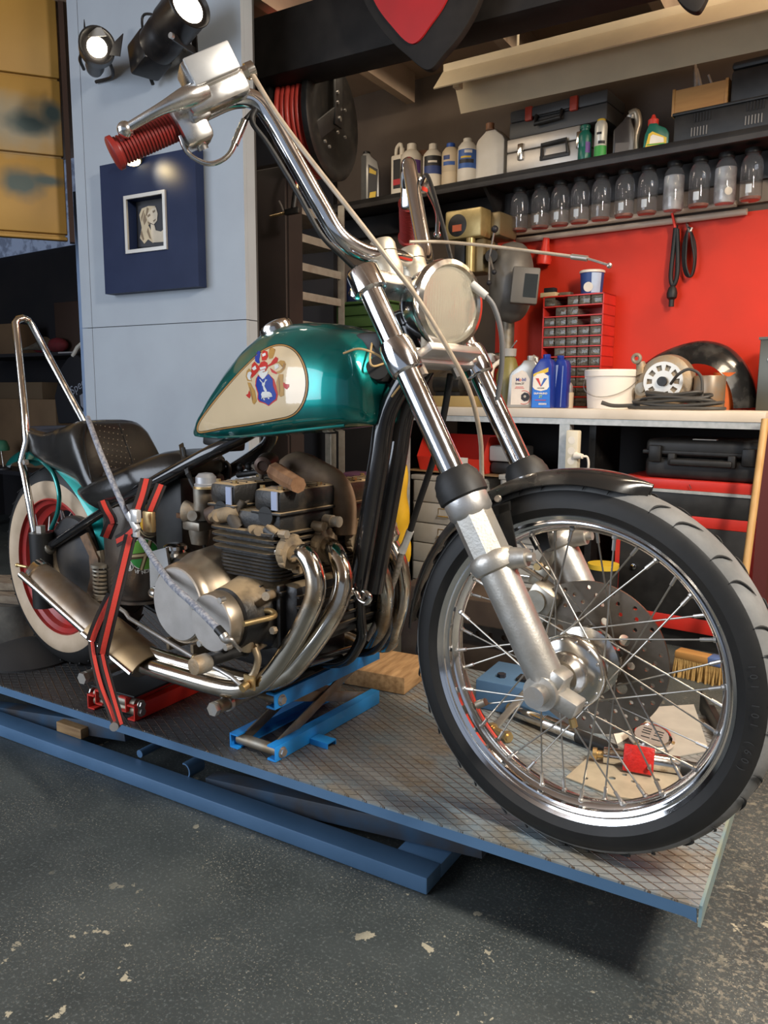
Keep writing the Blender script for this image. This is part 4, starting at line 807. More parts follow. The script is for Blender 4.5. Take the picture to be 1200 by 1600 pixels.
# seat: cobra saddle lofted in cross-sections
def sec(px_top, px_bot, hw, crown=0.012, v=0.0, sq=0.7):
    t = P(*px_top, v); b = P(*px_bot, -hw); x = b.x; xt = t.x; out = []; zt, zb = t.z, b.z
    for k in range(28):
        a = 2*PI*k/28; c, s = math.cos(a), math.sin(a); f = (math.copysign(abs(s)**sq, s)+1)/2
        out.append(V(x+(xt-x)*f, hw*math.copysign(abs(c)**0.6, c), zb+(zt-zb)*f))
    return out
zbT = sorted((p.x, p.z) for p in (P(47, 712, -0.09), P(60, 724, -0.10), P(76, 736, -0.105), P(98, 748, -0.11), P(120, 766, -0.12), P(140, 790, -0.13), P(160, 800, -0.13)))
ST = [(-1.735, 0.915, 0.060), (-1.725, 0.930, 0.085), (-1.700, 0.934, 0.100), (-1.65, 0.926, 0.106), (-1.58, 0.922, 0.112), (-1.52, 0.934, 0.118), (-1.475, 0.950, 0.122), (-1.440, 0.958, 0.124), (-1.415, 0.956, 0.126), (-1.395, 0.942, 0.128), (-1.370, 0.905, 0.130), (-1.345, 0.862, 0.132), (-1.320, 0.825, 0.132), (-1.295, 0.805, 0.130), (-1.26, 0.798, 0.124)]
def ssec(x, zt, hw):
    zb = interp(zbT, x)[1]; out = []; zb = min(zb, zt-0.03)
    for k in range(32):
        a = 2*PI*k/32; c, sn = math.cos(a), math.sin(a); f = (math.copysign(abs(sn)**0.55, sn)+1)/2
        out.append(V(x, hw*math.copysign(abs(c)**0.50, c), zb+(zt-zb)*f+0.010*abs(c)**2*(1 if sn > 0 and x < -1.5 else 0)))
    return out
seat = BP('seat', MB().rings([ssec(*q) for q in [tuple(interp(ST, ST[0][0]+(ST[-1][0]-ST[0][0])*k/46)) for k in range(47)]]), LEATHER, ang=65, label='black leather step saddle with a perforated backrest')
S2 = [((170, 752), (150, 802), 0.125), ((180, 748), (156, 806), 0.140), ((205, 738), (180, 795), 0.146), ((235, 724), (212, 778), 0.138), ((262, 712), (245, 760), 0.118), ((285, 703), (275, 742), 0.092), ((302, 701), (296, 728), 0.066), ((312, 706), (310, 722), 0.045)]
part(seat, 'seat_nose', MB().rings([sec(a, b, h) for a, b, h in S2]), LEATHER, ang=65)
SBV = bvh_of(seat)
dots = [circ(150+c*7+r*2.9+(3 if r % 2 else 0), 664+r*9.3+c*1.2, 1.0, 6) for r in range(11) for c in range(7) if 150+c*7+r*2.9 < 150+46+r*2.2]
part(seat, 'perforation', decal_mb(dots, BIKE, SBV, 0.0008, 50), plain('perforation_tan', (0.12, 0.10, 0.07)), ang=180, stuff=True)
piping = [(136, 655), (132, 690), (140, 735), (150, 775)]
def lie(px_pts, bvh, r, off=0.001):
    eye = BIKE.l(EYE); out = []
    for x, y in [(p.x, p.y) for p in cat([V(a, b, 0) for a, b in px_pts], 6)]:
        d = (BIKE.l(EYE+ray(x, y))-eye).normalized(); h = bvh.ray_cast(eye, d)
        if h[0] is not None: out.append(h[0]+(h[1] if h[1].dot(d) < 0 else -h[1])*off)
    return MB().tube(out, r, 6)
part(seat, 'piping', lie(piping, SBV, 0.0022), LEATHER); part(seat, 'piping', lie([(186, 662), (196, 690), (205, 715), (210, 735)], SBV, 0.0022), LEATHER)
part(seat, 'white_tag', decal_mb([[(95, 653), (114, 653), (115, 661), (96, 662)]], BIKE, SBV, 0.0012, 6), PAPER, ang=180)
part(seat, 'belt', MB().strap([P(283, 694, -0.07), P(287, 715, -0.10), P(293, 740, -0.115), P(308, 766, -0.10)], X, 0.012, 0.003), LEATHER)

# ---------------- oil tank, electrics
oc = P(224, 850, -0.03); zt_, zb_ = P(228, 742, -0.12).z, P(228, 950, -0.12).z
def osec(z, f=1.0, g=0.0): return [V(oc.x+math.copysign(abs(math.cos(2*PI*k/40))**0.75, math.cos(2*PI*k/40))*0.098*f, math.copysign(abs(math.sin(2*PI*k/40))**0.75, math.sin(2*PI*k/40))*0.125*f, z) for k in range(40)]
OILM = mat('oily_chrome_tank', (0.30, 0.27, 0.24), 0.22, 0.9, (0.13, 0.10, 0.08), 7, 6, 0.35, 0.7, rough2=0.45)
ot = BP('oil_tank', MB().rings([osec(zb_, 0.92), osec(zb_+0.008), osec(zt_-0.03), osec(zt_-0.008, 0.95), osec(zt_, 0.8)]), OILM, ang=60)
OB = bvh_of(ot)
part(ot, 'base_flange', MB().rings([osec(zb_-0.004, 1.06), osec(zb_+0.003, 1.06)]), OILM)
def stick(nm, polys, m, off): return part(ot, nm, decal_mb(polys, BIKE, OB, off, 6), m, ang=180)
YST = plain('sticker_yellow', (0.72, 0.44, 0.05)); GRN = plain('sticker_green', (0.05, 0.33, 0.06)); GRN2 = plain('sticker_light_green', (0.18, 0.46, 0.06))
stick('sticker_rim', [circ(236, 810, 21.5, 40, 30, 0.12)], plain('sticker_tan', (0.50, 0.40, 0.24)), 0.0008); stick('sticker_ring', [circ(236, 810, 20, 40, 28, 0.12)], INK, 0.0011); stick('yellow_sticker', [circ(235.5, 810, 17.5, 40, 25, 0.12)], YST, 0.0014)
stick('sticker_print', [[(224, 796), (229, 792), (228, 800)], [(231, 789), (236, 786), (234, 795)], [(239, 786), (246, 789), (240, 793)], [(240, 800), (249, 796), (248, 801), (241, 805)], [(240, 808), (250, 804), (249, 809), (242, 812)], [(243, 822), (249, 817), (249, 824), (244, 828)], [(225, 806), (230, 804), (230, 809)], [(228, 828), (234, 824), (232, 832)]], INK, 0.0017)
stick('sticker_dust', [[(226, 815), (234, 812), (246, 826), (242, 838), (230, 836), (222, 832)]], DUST, 0.0019)
g = circ(225, 866, 23, 44, 24, -0.7)
def cut(pl, f): return [p for p in pl if f(p)]
stick('sticker_edge', [circ(225, 866, 24.5, 44, 25.5, -0.7)], PAPER, 0.0008); stick('green_sticker', [g], GRN, 0.0011)
stick('sticker_light_field', [[(225, 864)]+cut(g, lambda p: p[0] < 231 and p[1] < 866 and (p[0]-225)+(p[1]-866)*0.32 < -2), [(229, 868)]+cut(g, lambda p: p[1] > 867 and (p[0]-225)+(p[1]-866)*0.32 > 3)], GRN2, 0.0014)
stick('sticker_cross_shadow', [[(231, 845), (238, 845), (224, 891), (217, 891)], [(203, 866), (248, 860), (248, 869), (202, 875)]], plain('sticker_brown', (0.10, 0.06, 0.02)), 0.0017)
stick('sticker_cross', [[(232, 844), (236, 845), (222, 891), (219, 890)], [(204, 867), (249, 863), (249, 867), (203, 871)]], plain('sticker_sand', (0.66, 0.50, 0.26)), 0.0020)
stick('sticker_badge', [circ(203, 886, 6, 20), circ(252, 847, 6, 20)], PAPER, 0.0023); stick('sticker_badge_print', [circ(203, 886, 4.8, 20), circ(252, 847, 4.8, 20)], INK, 0.0026); stick('sticker_badge_mark', [[(200, 883), (205, 882), (206, 890), (201, 890)], [(248, 845), (256, 844), (256, 847), (248, 848)]], PAPER, 0.0029)
def stick_text(txt, pts, h):
    mb = MB(); eye = BIKE.l(EYE)
    c = cat([V(x, y, 0) for x, y in pts], 8); n = len(txt)
    for i, ch in enumerate(txt):
        if ch == ' ': continue
        q = c[int((i+0.5)/n*(len(c)-1))]; q2 = c[min(len(c)-1, int((i+0.5)/n*(len(c)-1))+1)]
        r = []
        for w_ in (q, q2):
            d = (BIKE.l(EYE+ray(w_.x, w_.y))-eye).normalized(); hp = OB.ray_cast(eye, d); r.append((hp[0], hp[1] if hp[1] and hp[1].dot(d) < 0 else -hp[1] if hp[1] else None))
        if r[0][0] is None or r[1][0] is None: continue
        nz = r[0][1]; axx = (r[1][0]-r[0][0]).normalized(); text_mb(ch, h, r[0][0], axx, nz.cross(axx), 0.0012, 0.0004, mb=mb)
    return mb
part(ot, 'sticker_lettering', stick_text('VT NOARSTE VT', [(211, 893), (224, 894), (238, 887), (250, 874), (255, 860)], 0.013), PAPER, ang=180)
BP('battery_cover', MB().box(P(298, 800, 0.0), (0.11, 0.15, 0.20), bev=0.012), PLAST)
BP('electric_bracket', MB().box(P(283, 806, -0.085), (0.03, 0.006, 0.012)).cyl(P(281, 806, -0.09), P(290, 810, -0.09), 0.006), RUST)
BP('brake_reservoir', MB().lathe([(0.022, 0), (0.022, 0.018), (0.028, 0.020), (0.028, 0.028), (0.024, 0.032), (0.029, 0.036), (0.028, 0.044), (0.018, 0.050), (0.004, 0.052)], P(275, 880, -0.12), Z, 32), CHROME_OLD)
mb = MB(); mb.prism([(p.x, p.z) for p in (P(236, 862, -0.15), P(262, 855, -0.15), P(270, 905, -0.15), P(238, 918, -0.15))], (0, -0.15, 0), X, Z, 0.006); BP('side_plate', mb, ALU_B)

# ---------------- engine
ue = -0.675
eng = BP('engine', MB().box((-0.745, 0, 0.550), (0.38, 0.34, 0.13), bev=0.03).box((-0.86, 0, 0.58), (0.26, 0.30, 0.14), bev=0.03).box((-0.77, 0.02, 0.448), (0.24, 0.22, 0.10), bev=0.02), ENG)
uL, uR = P(338, 880, -0.19).x, P(430, 890, -0.19).x
zT, zM, zB = P(420, 838, -0.20).z, P(420, 873, -0.20).z, P(420, 916, -0.20).z
cx = (uL+uR)/2; wx = uR-uL
part(eng, 'cylinder_barrel', MB().box((cx, 0, (zB+zT)/2), (wx*0.72, 0.335, zT-zB), bev=0.01), ENG)
def fin(z, w, l, th, m, r=0.020):
    mb = MB(); pl = []
    for sx, sy in ((1, 1), (-1, 1), (-1, -1), (1, -1)):
        a0 = {(1, 1): 0, (-1, 1): PI/2, (-1, -1): PI, (1, -1): 1.5*PI}[(sx, sy)]
        for k in range(5): a = a0+k*PI/8; pl.append((cx+sx*(w/2-r)+math.cos(a)*r, sy*(l/2-r)+math.sin(a)*r))
    mb.prism(pl, (0, 0, z-th/2), X, Y, th); part(eng, 'cooling_fin', mb, m)
nb = 7
for k in range(nb): fin(zB+0.008+(zM-zB-0.004)*k/nb, wx*0.98, 0.375, 0.0042, ENG)
nh = 4
for k in range(nh): fin(zM+0.006+(zT-zM-0.004)*k/(nh-1), wx*1.12+0.004*k, 0.405, 0.0048, ENG_D, 0.028)
# head deck with spark-plug valley, cam boxes
part(eng, 'cylinder_head', MB().box((cx, 0, (zT+zM)/2), (wx*0.80, 0.35, zT-zM)).box((cx, 0, zT+0.022), (wx*1.06, 0.36, 0.044), bev=0.010).box((cx+wx*0.42, 0, zT+0.016), (0.03, 0.34, 0.012), bev=0.004), ENG_D)
zc0 = P(420, 800, -0.19).z; zc1 = P(420, 768, -0.19).z
for px, nm in ((430, 'exhaust_cam_cover'), (358, 'intake_cam_cover')):
    u_ = P(px, 785 if px > 400 else 760, -0.19).x-0.030; yn = -0.185
    dz = 0 if px > 400 else 0.004
    mb = MB()
    for y0, y1 in ((-0.185, 0.185),):
        mb.box((u_, (y0+y1)/2, (zc0+zc1)/2+dz), (0.080, y1-y0, zc1-zc0+0.006), bev=0.012)
        for k in range(14): mb.box((u_, y0+0.02+(y1-y0-0.04)*k/13, zc1+dz+0.003), (0.062, 0.004, 0.003))
        mb.box((u_, (y0+y1)/2, zc0-0.004+dz), (0.086, y1-y0+0.008, 0.006), bev=0.002); mb.box((u_, (y0+y1)/2, (zc0+zT)/2+0.012), (0.060, y1-y0-0.02, zc0-zT-0.01), bev=0.004)
    cv = part(eng, nm, mb, ENG_D)
    for y in (-0.170, -0.05, 0.07, 0.165):
        for du in (-0.026, 0.026): part(cv, 'bolt', MB().hexbolt((u_+du, y, zc1+dz+0.003), (0, 0, 1), 0.0055, 0.006), BRASS)
    part(cv, 'end_plug', MB().box((u_+0.024, yn-0.0015, (zc0+zc1)/2+0.002), (0.016, 0.003, zc1-zc0-0.004)), mat('blue_grey_edge', (0.30, 0.34, 0.46), 0.4, 0.3))  # end plug: narrow blue-grey strip on the cover's near end
    part(cv, 'half_moon', MB().cyl((u_, yn-0.004, zc0-0.010), (u_, yn+0.004, zc0-0.010), 0.020, seg=24), RUBBER)
ux = P(430, 785, -0.19).x-0.030
part(eng, 'cam_chain_cover', MB().tube([V(ux-0.13, 0.012, zc1+0.020), V(ux-0.09, 0.012, zc1+0.030), V(ux-0.03, 0.010, zc1+0.016), V(ux+0.020, 0.010, zc1-0.002), V(ux+0.044, 0.010, zc0+0.0), V(ux+0.046, 0.010, zT-0.02)], [0.030, 0.036, 0.033, 0.030, 0.028, 0.026], 16, sm=6), mat('rusty_brown_cover', (0.12, 0.075, 0.045), 0.65, 0.2, (0.22, 0.15, 0.09), 14, 6, bump=0.2))
part(eng, 'hose_union', MB().cyl(V(ux+0.046, -0.055, zc0-0.030), V(ux+0.068, -0.055, zc0-0.030), 0.013, seg=16).cyl(V(ux+0.06, -0.055, zc0-0.030), V(ux+0.086, -0.055, zc0-0.030), 0.010, 0.012, 16).cyl(V(ux+0.04, -0.085, zc0-0.038), V(ux+0.07, -0.085, zc0-0.038), 0.010, seg=14), ALU_D)
for py_, yy in ((0, -0.165), (1, -0.058)):
    part(eng, 'plug_boss', MB().cyl(V(cx+wx*0.36, yy-0.02, zT+0.010), V(cx+wx*0.52, yy-0.02, zT-0.002), 0.014, seg=18), ENG_D)
part(eng, 'head_nut', MB().cyl(P(340, 808, -0.20), P(340, 808, -0.18), 0.010, seg=16).cyl(P(332, 808, -0.20), P(332, 808, -0.18), 0.010, seg=16).tube([P(338, 807, -0.185), P(358, 803, -0.185), P(372, 798, -0.175)], [0.016, 0.017, 0.013], 14), DUST)
part(eng, 'head_nut', MB().cyl(P(396, 828, -0.205), P(396, 828, -0.18), 0.010, seg=16).cyl(P(404, 830, -0.205), P(404, 830, -0.18), 0.010, seg=16).box(P(412, 826, -0.175), (0.05, 0.05, 0.016), bev=0.006), DUST)
# ignition lead and cap
ld = BP('ignition_lead', MB().tube([P(396, 728, -0.05), P(408, 742, -0.07), P(404, 760, -0.10), P(392, 775, -0.13), P(378, 790, -0.16)], 0.0052, 12, sm=6), mat('dusty_rubber', (0.10, 0.078, 0.055), 0.7, 0, (0.05, 0.04, 0.03), 20))
part(ld, 'plug_cap', MB().tube([P(380, 784, -0.165), P(374, 793, -0.17), P(362, 806, -0.185)], [0.010, 0.0105, 0.010], 14).tube([P(361, 806, -0.185), P(366, 815, -0.185), P(374, 825, -0.18)], [0.0125, 0.014, 0.015], 16), mat('dusty_rubber_cap', (0.07, 0.055, 0.04), 0.65, 0, (0.035, 0.03, 0.025), 24))
BP('ignition_lead', MB().tube([P(412, 732, -0.02), P(424, 745, -0.02), P(426, 765, -0.02)], 0.005, 12, sm=6), MATS['dusty_rubber'])
BP('coil_block', MB().box(P(395, 812, -0.12), (0.05, 0.10, 0.045), bev=0.008), ENG_D)
mb = MB()
for px, py in ((376, 731), (389, 729), (398, 728)): mb.sphere(P(px, py, 0.0), 0.010, seg=12, rings=8).cyl(P(px+1, py+8, 0.0), P(px, py, 0), 0.005)
BP('valve_knobs', mb.tube([P(372, 742, 0), P(400, 738, 0), P(425, 742, 0.02)], 0.008, 10), BLACK_S)
# carburettor
cb = P(312, 806, -0.13)
carb = BP('carburettor', MB().cyl(P(316, 762, -0.13), P(318, 812, -0.13), 0.021, seg=24).box(P(312, 820, -0.13), (0.060, 0.055, 0.022), bev=0.005).lathe([(0.006, -0.030), (0.020, -0.026), (0.025, 0.0), (0.025, 0.012)], P(312, 832, -0.13), Z, 24).cyl(P(300, 806, -0.17), P(312, 806, -0.13), 0.012), mat('cast_carburettor', (0.26, 0.24, 0.20), 0.45, 0.7, (0.17, 0.13, 0.09), 30, 5))
part(carb, 'cap', MB().lathe([(0.026, 0), (0.027, 0.006), (0.0235, 0.008), (0.0235, 0.022), (0.016, 0.030), (0.003, 0.032)], P(322, 760, -0.13), Z, 28), mat('grey_cap', (0.46, 0.46, 0.47), 0.4, 0.6))
part(carb, 'cap_band', MB().cyl(P(322, 760, -0.13)-Z*0.004, P(322, 760, -0.13)+Z*0.001, 0.0285, seg=28), BRASS)
part(carb, 'air_bell', MB().lathe([(0.018, -0.02), (0.022, 0.0), (0.027, 0.012), (0.025, 0.014)], P(298, 800, -0.14), V(-1, -0.4, 0), 24), ALU_D)
part(carb, 'intake_rubber', MB().cyl(P(326, 806, -0.13), P(342, 800, -0.12), 0.020, seg=20), mat('brown_rubber', (0.12, 0.07, 0.045), 0.6))
part(carb, 'overflow_hose', MB().tube([P(316, 842, -0.13), P(320, 860, -0.12), P(310, 868, -0.10), P(292, 856, -0.09), P(280, 860, -0.09)], 0.004, 10, sm=6), RUBBER)
BP('fuel_hose', MB().tube([P(286, 700, -0.09), P(292, 730, -0.10), P(300, 755, -0.11), P(312, 772, -0.12)], 0.0055, 12, sm=6), RUBBER); BP('fuel_hose', MB().tube([P(352, 722, 0.06), P(358, 730, 0.06), P(357, 748, 0.06)], 0.006, 12, sm=6), RUBBER)
# side covers
c1 = P(278, 944, -0.258); CV1 = mat('satin_cover_face', (0.50, 0.47, 0.44), 0.45, 0.55, (0.43, 0.40, 0.37), 22, 5, bump=0.04, bscale=260); CV2 = mat('dull_cover_side', (0.50, 0.43, 0.34), 0.34, 0.85, (0.36, 0.27, 0.18), 10, 5)
def ycyl(c, prof, n=56): return MB().lathe([(r, y) for r, y in prof], c, Y, n)
cl = part(eng, 'clutch_cover', ycyl(c1, [(0.082, 0.0), (0.088, 0.006), (0.091, 0.020), (0.093, 0.040), (0.106, 0.070), (0.112, 0.13)]), CV2)
part(cl, 'cover_plate', ycyl(c1, [(0.002, -0.003), (0.079, -0.003), (0.081, 0.000), (0.081, 0.006)]), CV1, ang=30)
c2 = P(330, 974, -0.276)
pk = part(eng, 'pickup_cover', ycyl(c2, [(0.060, 0.0), (0.0625, 0.004), (0.064, 0.032)]), CV2)
part(pk, 'cover_plate', ycyl(c2, [(0.002, -0.002), (0.058, -0.002), (0.060, 0.0), (0.060, 0.006)]), CV1, ang=30)
part(pk, 'cover_base', ycyl(c2+V(0.01, 0.032, 0.004), [(0.066, 0.0), (0.072, 0.03), (0.088, 0.09), (0.092, 0.13)]), ENG_D)
for a in (1.05, 2.7, -0.75, -2.2): part(pk, 'screw', MB().cyl(c2+V(math.cos(a)*0.062, 0.010, math.sin(a)*0.062), c2+V(math.cos(a)*0.062, -0.004, math.sin(a)*0.062), 0.0065, seg=14), STEEL)
for q in ((290, 882), (322, 881), (322, 926)): part(cl, 'screw', MB().cyl(P(*q, -0.20), P(*q, -0.17), 0.0075, seg=14), DUST)
part(eng, 'cover_rib', MB().tube([P(286, 884, -0.19), P(300, 877, -0.19), P(318, 877, -0.19), P(328, 884, -0.19)], 0.008, 10, sm=5), DUST)
part(eng, 'starter_knob', MB().lathe([(0.006, 0), (0.013, 0.006), (0.014, 0.02), (0.010, 0.03)], P(238, 925, -0.17), V(1, -0.3, 0), 18), CHROME_OLD)
part(eng, 'crankcase_rib', MB().box(P(440, 965, -0.175), (0.012, 0.02, 0.14), bev=0.004).box(P(432, 925, -0.175), (0.05, 0.02, 0.010), bev=0.003).box(P(405, 935, -0.18), (0.008, 0.02, 0.06), bev=0.003).box(P(411, 935, -0.18), (0.005, 0.02, 0.06), bev=0.002), ENG)
part(eng, 'mount_bolt', MB().cyl(P(415, 932, -0.22), P(428, 928, -0.18), 0.009, seg=16), ALU_D); part(eng, 'mount_bolt', MB().hexbolt(P(430, 984, -0.2), (0, -1, 0), 0.008, 0.01), ALU_D)
part(eng, 'front_case', MB().box((-0.565, 0, 0.575), (0.05, 0.34, 0.13), bev=0.015), ENG)
mb = MB()
for k in range(5): part(eng, 'front_case_rib', MB().box((-0.539, -0.02, 0.530+k*0.022), (0.010, 0.30, 0.005)), ENG)
for z, x0 in ((0.405, -0.90), (0.405, -0.99)): part(eng, 'sump_fin', MB().box((x0, -0.02, z+0.02), (0.010, 0.26, 0.03)), DUST)
# ---------------- exhaust headers
PR = 0.0205
ports = (-0.165, -0.060, 0.055, 0.165); zp = P(452, 862, -0.165).z; up = uR+0.004
hp = []
near = [(up-0.01, -0.165, zp), (up+0.03, -0.167, zp-0.004)]+[tuple(P(*q, v)) for *q, v in ((478, 868, -0.175), (492, 900, -0.18), (491, 935, -0.185), (474, 975, -0.19), (450, 1017, -0.192), (424, 1052, -0.195), (395, 1073, -0.20), (355, 1076, -0.205), (280, 1056, -0.21), (215, 1036, -0.215))]
second = [(up-0.01, -0.060, zp), (up+0.03, -0.064, zp-0.002)]+[tuple(P(*q, v)) for *q, v in ((524, 865, -0.095), (536, 900, -0.115), (530, 938, -0.130), (508, 980, -0.150), (478, 1022, -0.168), (446, 1055, -0.178), (400, 1066, -0.18), (340, 1052, -0.182), (270, 1034, -0.186), (222, 1018, -0.19))]
third = [(up-0.01, 0.055, zp), (up+0.03, 0.056, zp-0.004)]+[tuple(P(*q, v)) for *q, v in ((582, 868, 0.06), (598, 905, 0.075), (601, 945, 0.10), (592, 985, 0.13), (572, 1012, 0.17))]+[(-0.72, 0.20, 0.40), (-0.90, 0.21, 0.385)]
fourth = [(up-0.01, 0.165, zp), (up+0.03, 0.166, zp-0.004)]+[tuple(P(*q, v)) for *q, v in ((608, 845, 0.168), (624, 880, 0.175), (629, 925, 0.19), (618, 975, 0.21), (598, 1008, 0.24))]+[(-0.80, 0.25, 0.42), (-0.95, 0.25, 0.40)]
ex = BP('exhaust', MB().tube(near, PR, 24, sm=6), PIPE, label='heat-stained chrome four-into-two exhaust')
for nm, pth, m in (('header_pipe', second, PIPE), ('header_pipe', third, PIPE), ('header_pipe', fourth, PIPE)): part(ex, nm, MB().tube(pth, PR, 22, sm=6), m)
ez = MB()
for k, yy in enumerate(ports):
    fl = part(ex, 'port_flange', MB().lathe([(0.024, -0.006), (0.034, -0.004), (0.036, 0.004), (0.033, 0.014), (0.024, 0.016)], V(up+0.010, yy, zp), X, 30), DUST)
    for j in range(7):
        a = 2*PI*j/7+0.3; part(fl, 'cooling_lug', MB().box(V(up+0.016, yy+math.cos(a)*0.033, zp+math.sin(a)*0.033), (0.016, 0.014, 0.010), Matrix.Rotation(a-PI/2, 3, 'X'), 0.003), DUST)
    for sg in (-1, 1): part(fl, 'flange_nut', MB().hexbolt(V(up+0.006, yy+sg*0.020, zp-sg*0.040), (1, 0, 0), 0.009, 0.020), ALU_D)
# collector shield and slash-cut silencer
m0, m1 = P(222, 1035, -0.205), P(58, 893, -0.205); md = (m1-m0).normalized(); mx = Y; my = md.cross(mx).normalized()
def msec(t, rx, ry, sk=0.0): c = m0.lerp(m1, t); return [c+mx*math.cos(2*PI*k/36)*rx+my*math.sin(2*PI*k/36)*ry+md*sk*math.cos(2*PI*k/36) for k in range(36)]
sil = part(ex, 'silencer', MB().rings([msec(-0.03, 0.045, 0.030), msec(0.1, 0.046, 0.031), msec(0.4, 0.050, 0.033), msec(0.75, 0.046, 0.031), msec(0.93, 0.040, 0.028, 0.01), msec(1.0, 0.034, 0.024, 0.02)]), PIPE_D)
part(sil, 'chrome_edge', MB().tube([m0.lerp(m1, t)-mx*0.046+my*0.0 for t in (0.08, 0.3, 0.6, 0.9, 1.0)], 0.009, 10), CHROME_OLD)
part(sil, 'end_cap', MB().rings([msec(0.965, 0.042, 0.031, 0.01), msec(1.03, 0.038, 0.028, 0.02), msec(1.035, 0.02, 0.015, 0.02)]), CHROME_OLD)
part(sil, 'tail_pin', MB().cyl(P(27, 883, -0.22), P(42, 886, -0.21), 0.004).sphere(P(27, 883, -0.22), 0.006), BRASS)
def shf(s, t):
    c = P(236, 1047, -0.205).lerp(P(160, 985, -0.205), s); a = PI*(0.06+0.9*t); d = md
    return c-mx*math.cos(a)*(0.058+0.008*s*0)+my*0.043*math.sin(a)*(1 if my.z > 0 else -1)
part(ex, 'shield_lip', MB().tube([shf(0, 0.0), shf(0.5, 0.0), shf(1, 0.0)], 0.006, 8), CHROME_OLD); part(ex, 'heat_shield', MB().grid(shf, 10, 16), mat('sandy_steel_shield', (0.42, 0.29, 0.15), 0.5, 0.6, (0.30, 0.21, 0.12), 16, 6), solid=0.003)
for q in ((177, 982), (206, 1007)): part(ex, 'clamp_bolt', MB().hexbolt(P(*q, -0.20)+V(0, 0, 0.0), (0, 0, 1), 0.010, 0.016).tube([P(q[0]-8, q[1]+2, -0.20), P(*q, -0.20), P(q[0]+10, q[1]+3, -0.21)], 0.004, 8), STEEL_D)
# ---------------- foot controls
pp = P(384, 1014, -0.21)
br = BP('footrest_bracket', MB().tube([P(383, 1012, -0.22), P(392, 985, -0.22), P(400, 962, -0.21), P(406, 952, -0.20)], [0.017, 0.014, 0.016, 0.010], 16, sm=5).tube([P(398, 1012, -0.21), P(403, 1030, -0.21), P(398, 1050, -0.215), P(390, 1060, -0.22)], 0.008, 12, sm=5).tube([P(395, 1012, -0.21), P(415, 1000, -0.17), P(436, 992, -0.13)], 0.013, 14), mat('grubby_brass_steel', (0.46, 0.38, 0.27), 0.42, 0.7, (0.30, 0.22, 0.13), 26, 5))
part(br, 'footrest', MB().cyl(pp, pp-Y*0.105, 0.0125, seg=22).torus(pp-Y*0.006, Y, 0.0125, 0.004), RUBBER)
part(br, 'footrest_end', MB().lathe([(0.014, 0), (0.019, 0.006), (0.020, 0.03), (0.017, 0.040), (0.013, 0.041)], pp-Y*0.10, -Y, 24), ALU_D)
part(br, 'brake_pedal', MB().tube([P(406, 954, -0.20), P(424, 955, -0.20), P(428, 963, -0.21), P(402, 970, -0.25), P(381, 975, -0.28)], 0.006, 14, sm=5), BRASS)
rod = BP('brake_rod', MB().tube([P(186, 950, -0.16), P(196, 957, -0.17), P(202, 966, -0.18), P(305, 1028, -0.22), P(345, 1048, -0.235), P(362, 1058, -0.24), P(376, 1070, -0.235)], 0.0052, 12), STEEL)
part(rod, 'rod_joint', MB().sphere(P(305, 1028, -0.22), 0.009, seg=12, rings=8).cyl(P(378, 1076, -0.245), P(386, 1070, -0.23), 0.009).box(P(390, 1066, -0.225), (0.03, 0.005, 0.03)), BRASS)
hk = BP('lashing_hook', MB().tube([P(545, 930, -0.06), P(555, 925, -0.06), P(562, 937, -0.06), P(572, 942, -0.06), P(578, 934, -0.06), P(572, 926, -0.06), P(568, 924, -0.06)], 0.0058, 12, sm=5), CHROME_OLD)
part(hk, 'bolt', MB().cyl(P(540, 928, -0.075), P(550, 922, -0.06), 0.011).sphere(P(541, 929, -0.08), 0.011, seg=14, rings=8), CHROME_OLD)
BP('far_footrest', MB().tube([P(585, 990, 0.20), P(612, 985, 0.22), P(617, 968, 0.22), P(612, 960, 0.22)], 0.010, 12, sm=5), STEEL)
# ================================================================== BACK WALL: shelf and what stands on it
SHY = -0.30
zs_ = W(800, 268, SHY).z
xl, xr_ = W(478, 330, SHY).x, W(1200, 200, SHY).x+0.7
SHB = mat('black_shelf_board', (0.022, 0.019, 0.018), 0.55, 0, (0.034, 0.030, 0.028), 10, bump=0.05)
sh = thing('wall_shelf', 'long black shelf on the back wall carrying bottles and cases with jars screwed beneath', 'shelf', WALL, ((xl+xr_)/2, -0.01, zs_-0.03))
part(sh, 'board', MB().box(((xl+xr_)/2, SHY/2-0.002, zs_-0.012), (xr_-xl, -SHY-0.006, 0.024), bev=0.002), SHB)
part(sh, 'front_edge', MB().box(((xl+xr_)/2, SHY+0.010, zs_-0.022), (xr_-xl, 0.018, 0.044), bev=0.002), SHB)
part(sh, 'wall_rail', MB().box(((xl+xr_)/2, -0.03, zs_-0.085), (xr_-xl, 0.05, 0.11)), SHB)
for px in (770, 640, 1215):
    x = W(px, 300, -0.15).x; mb = MB(); mb.prism([(-0.045, zs_-0.026), (SHY+0.04, zs_-0.026), (-0.045, zs_-0.20)], (x, 0, 0), Y, Z, 0.018); part(sh, 'bracket', mb, SHB)
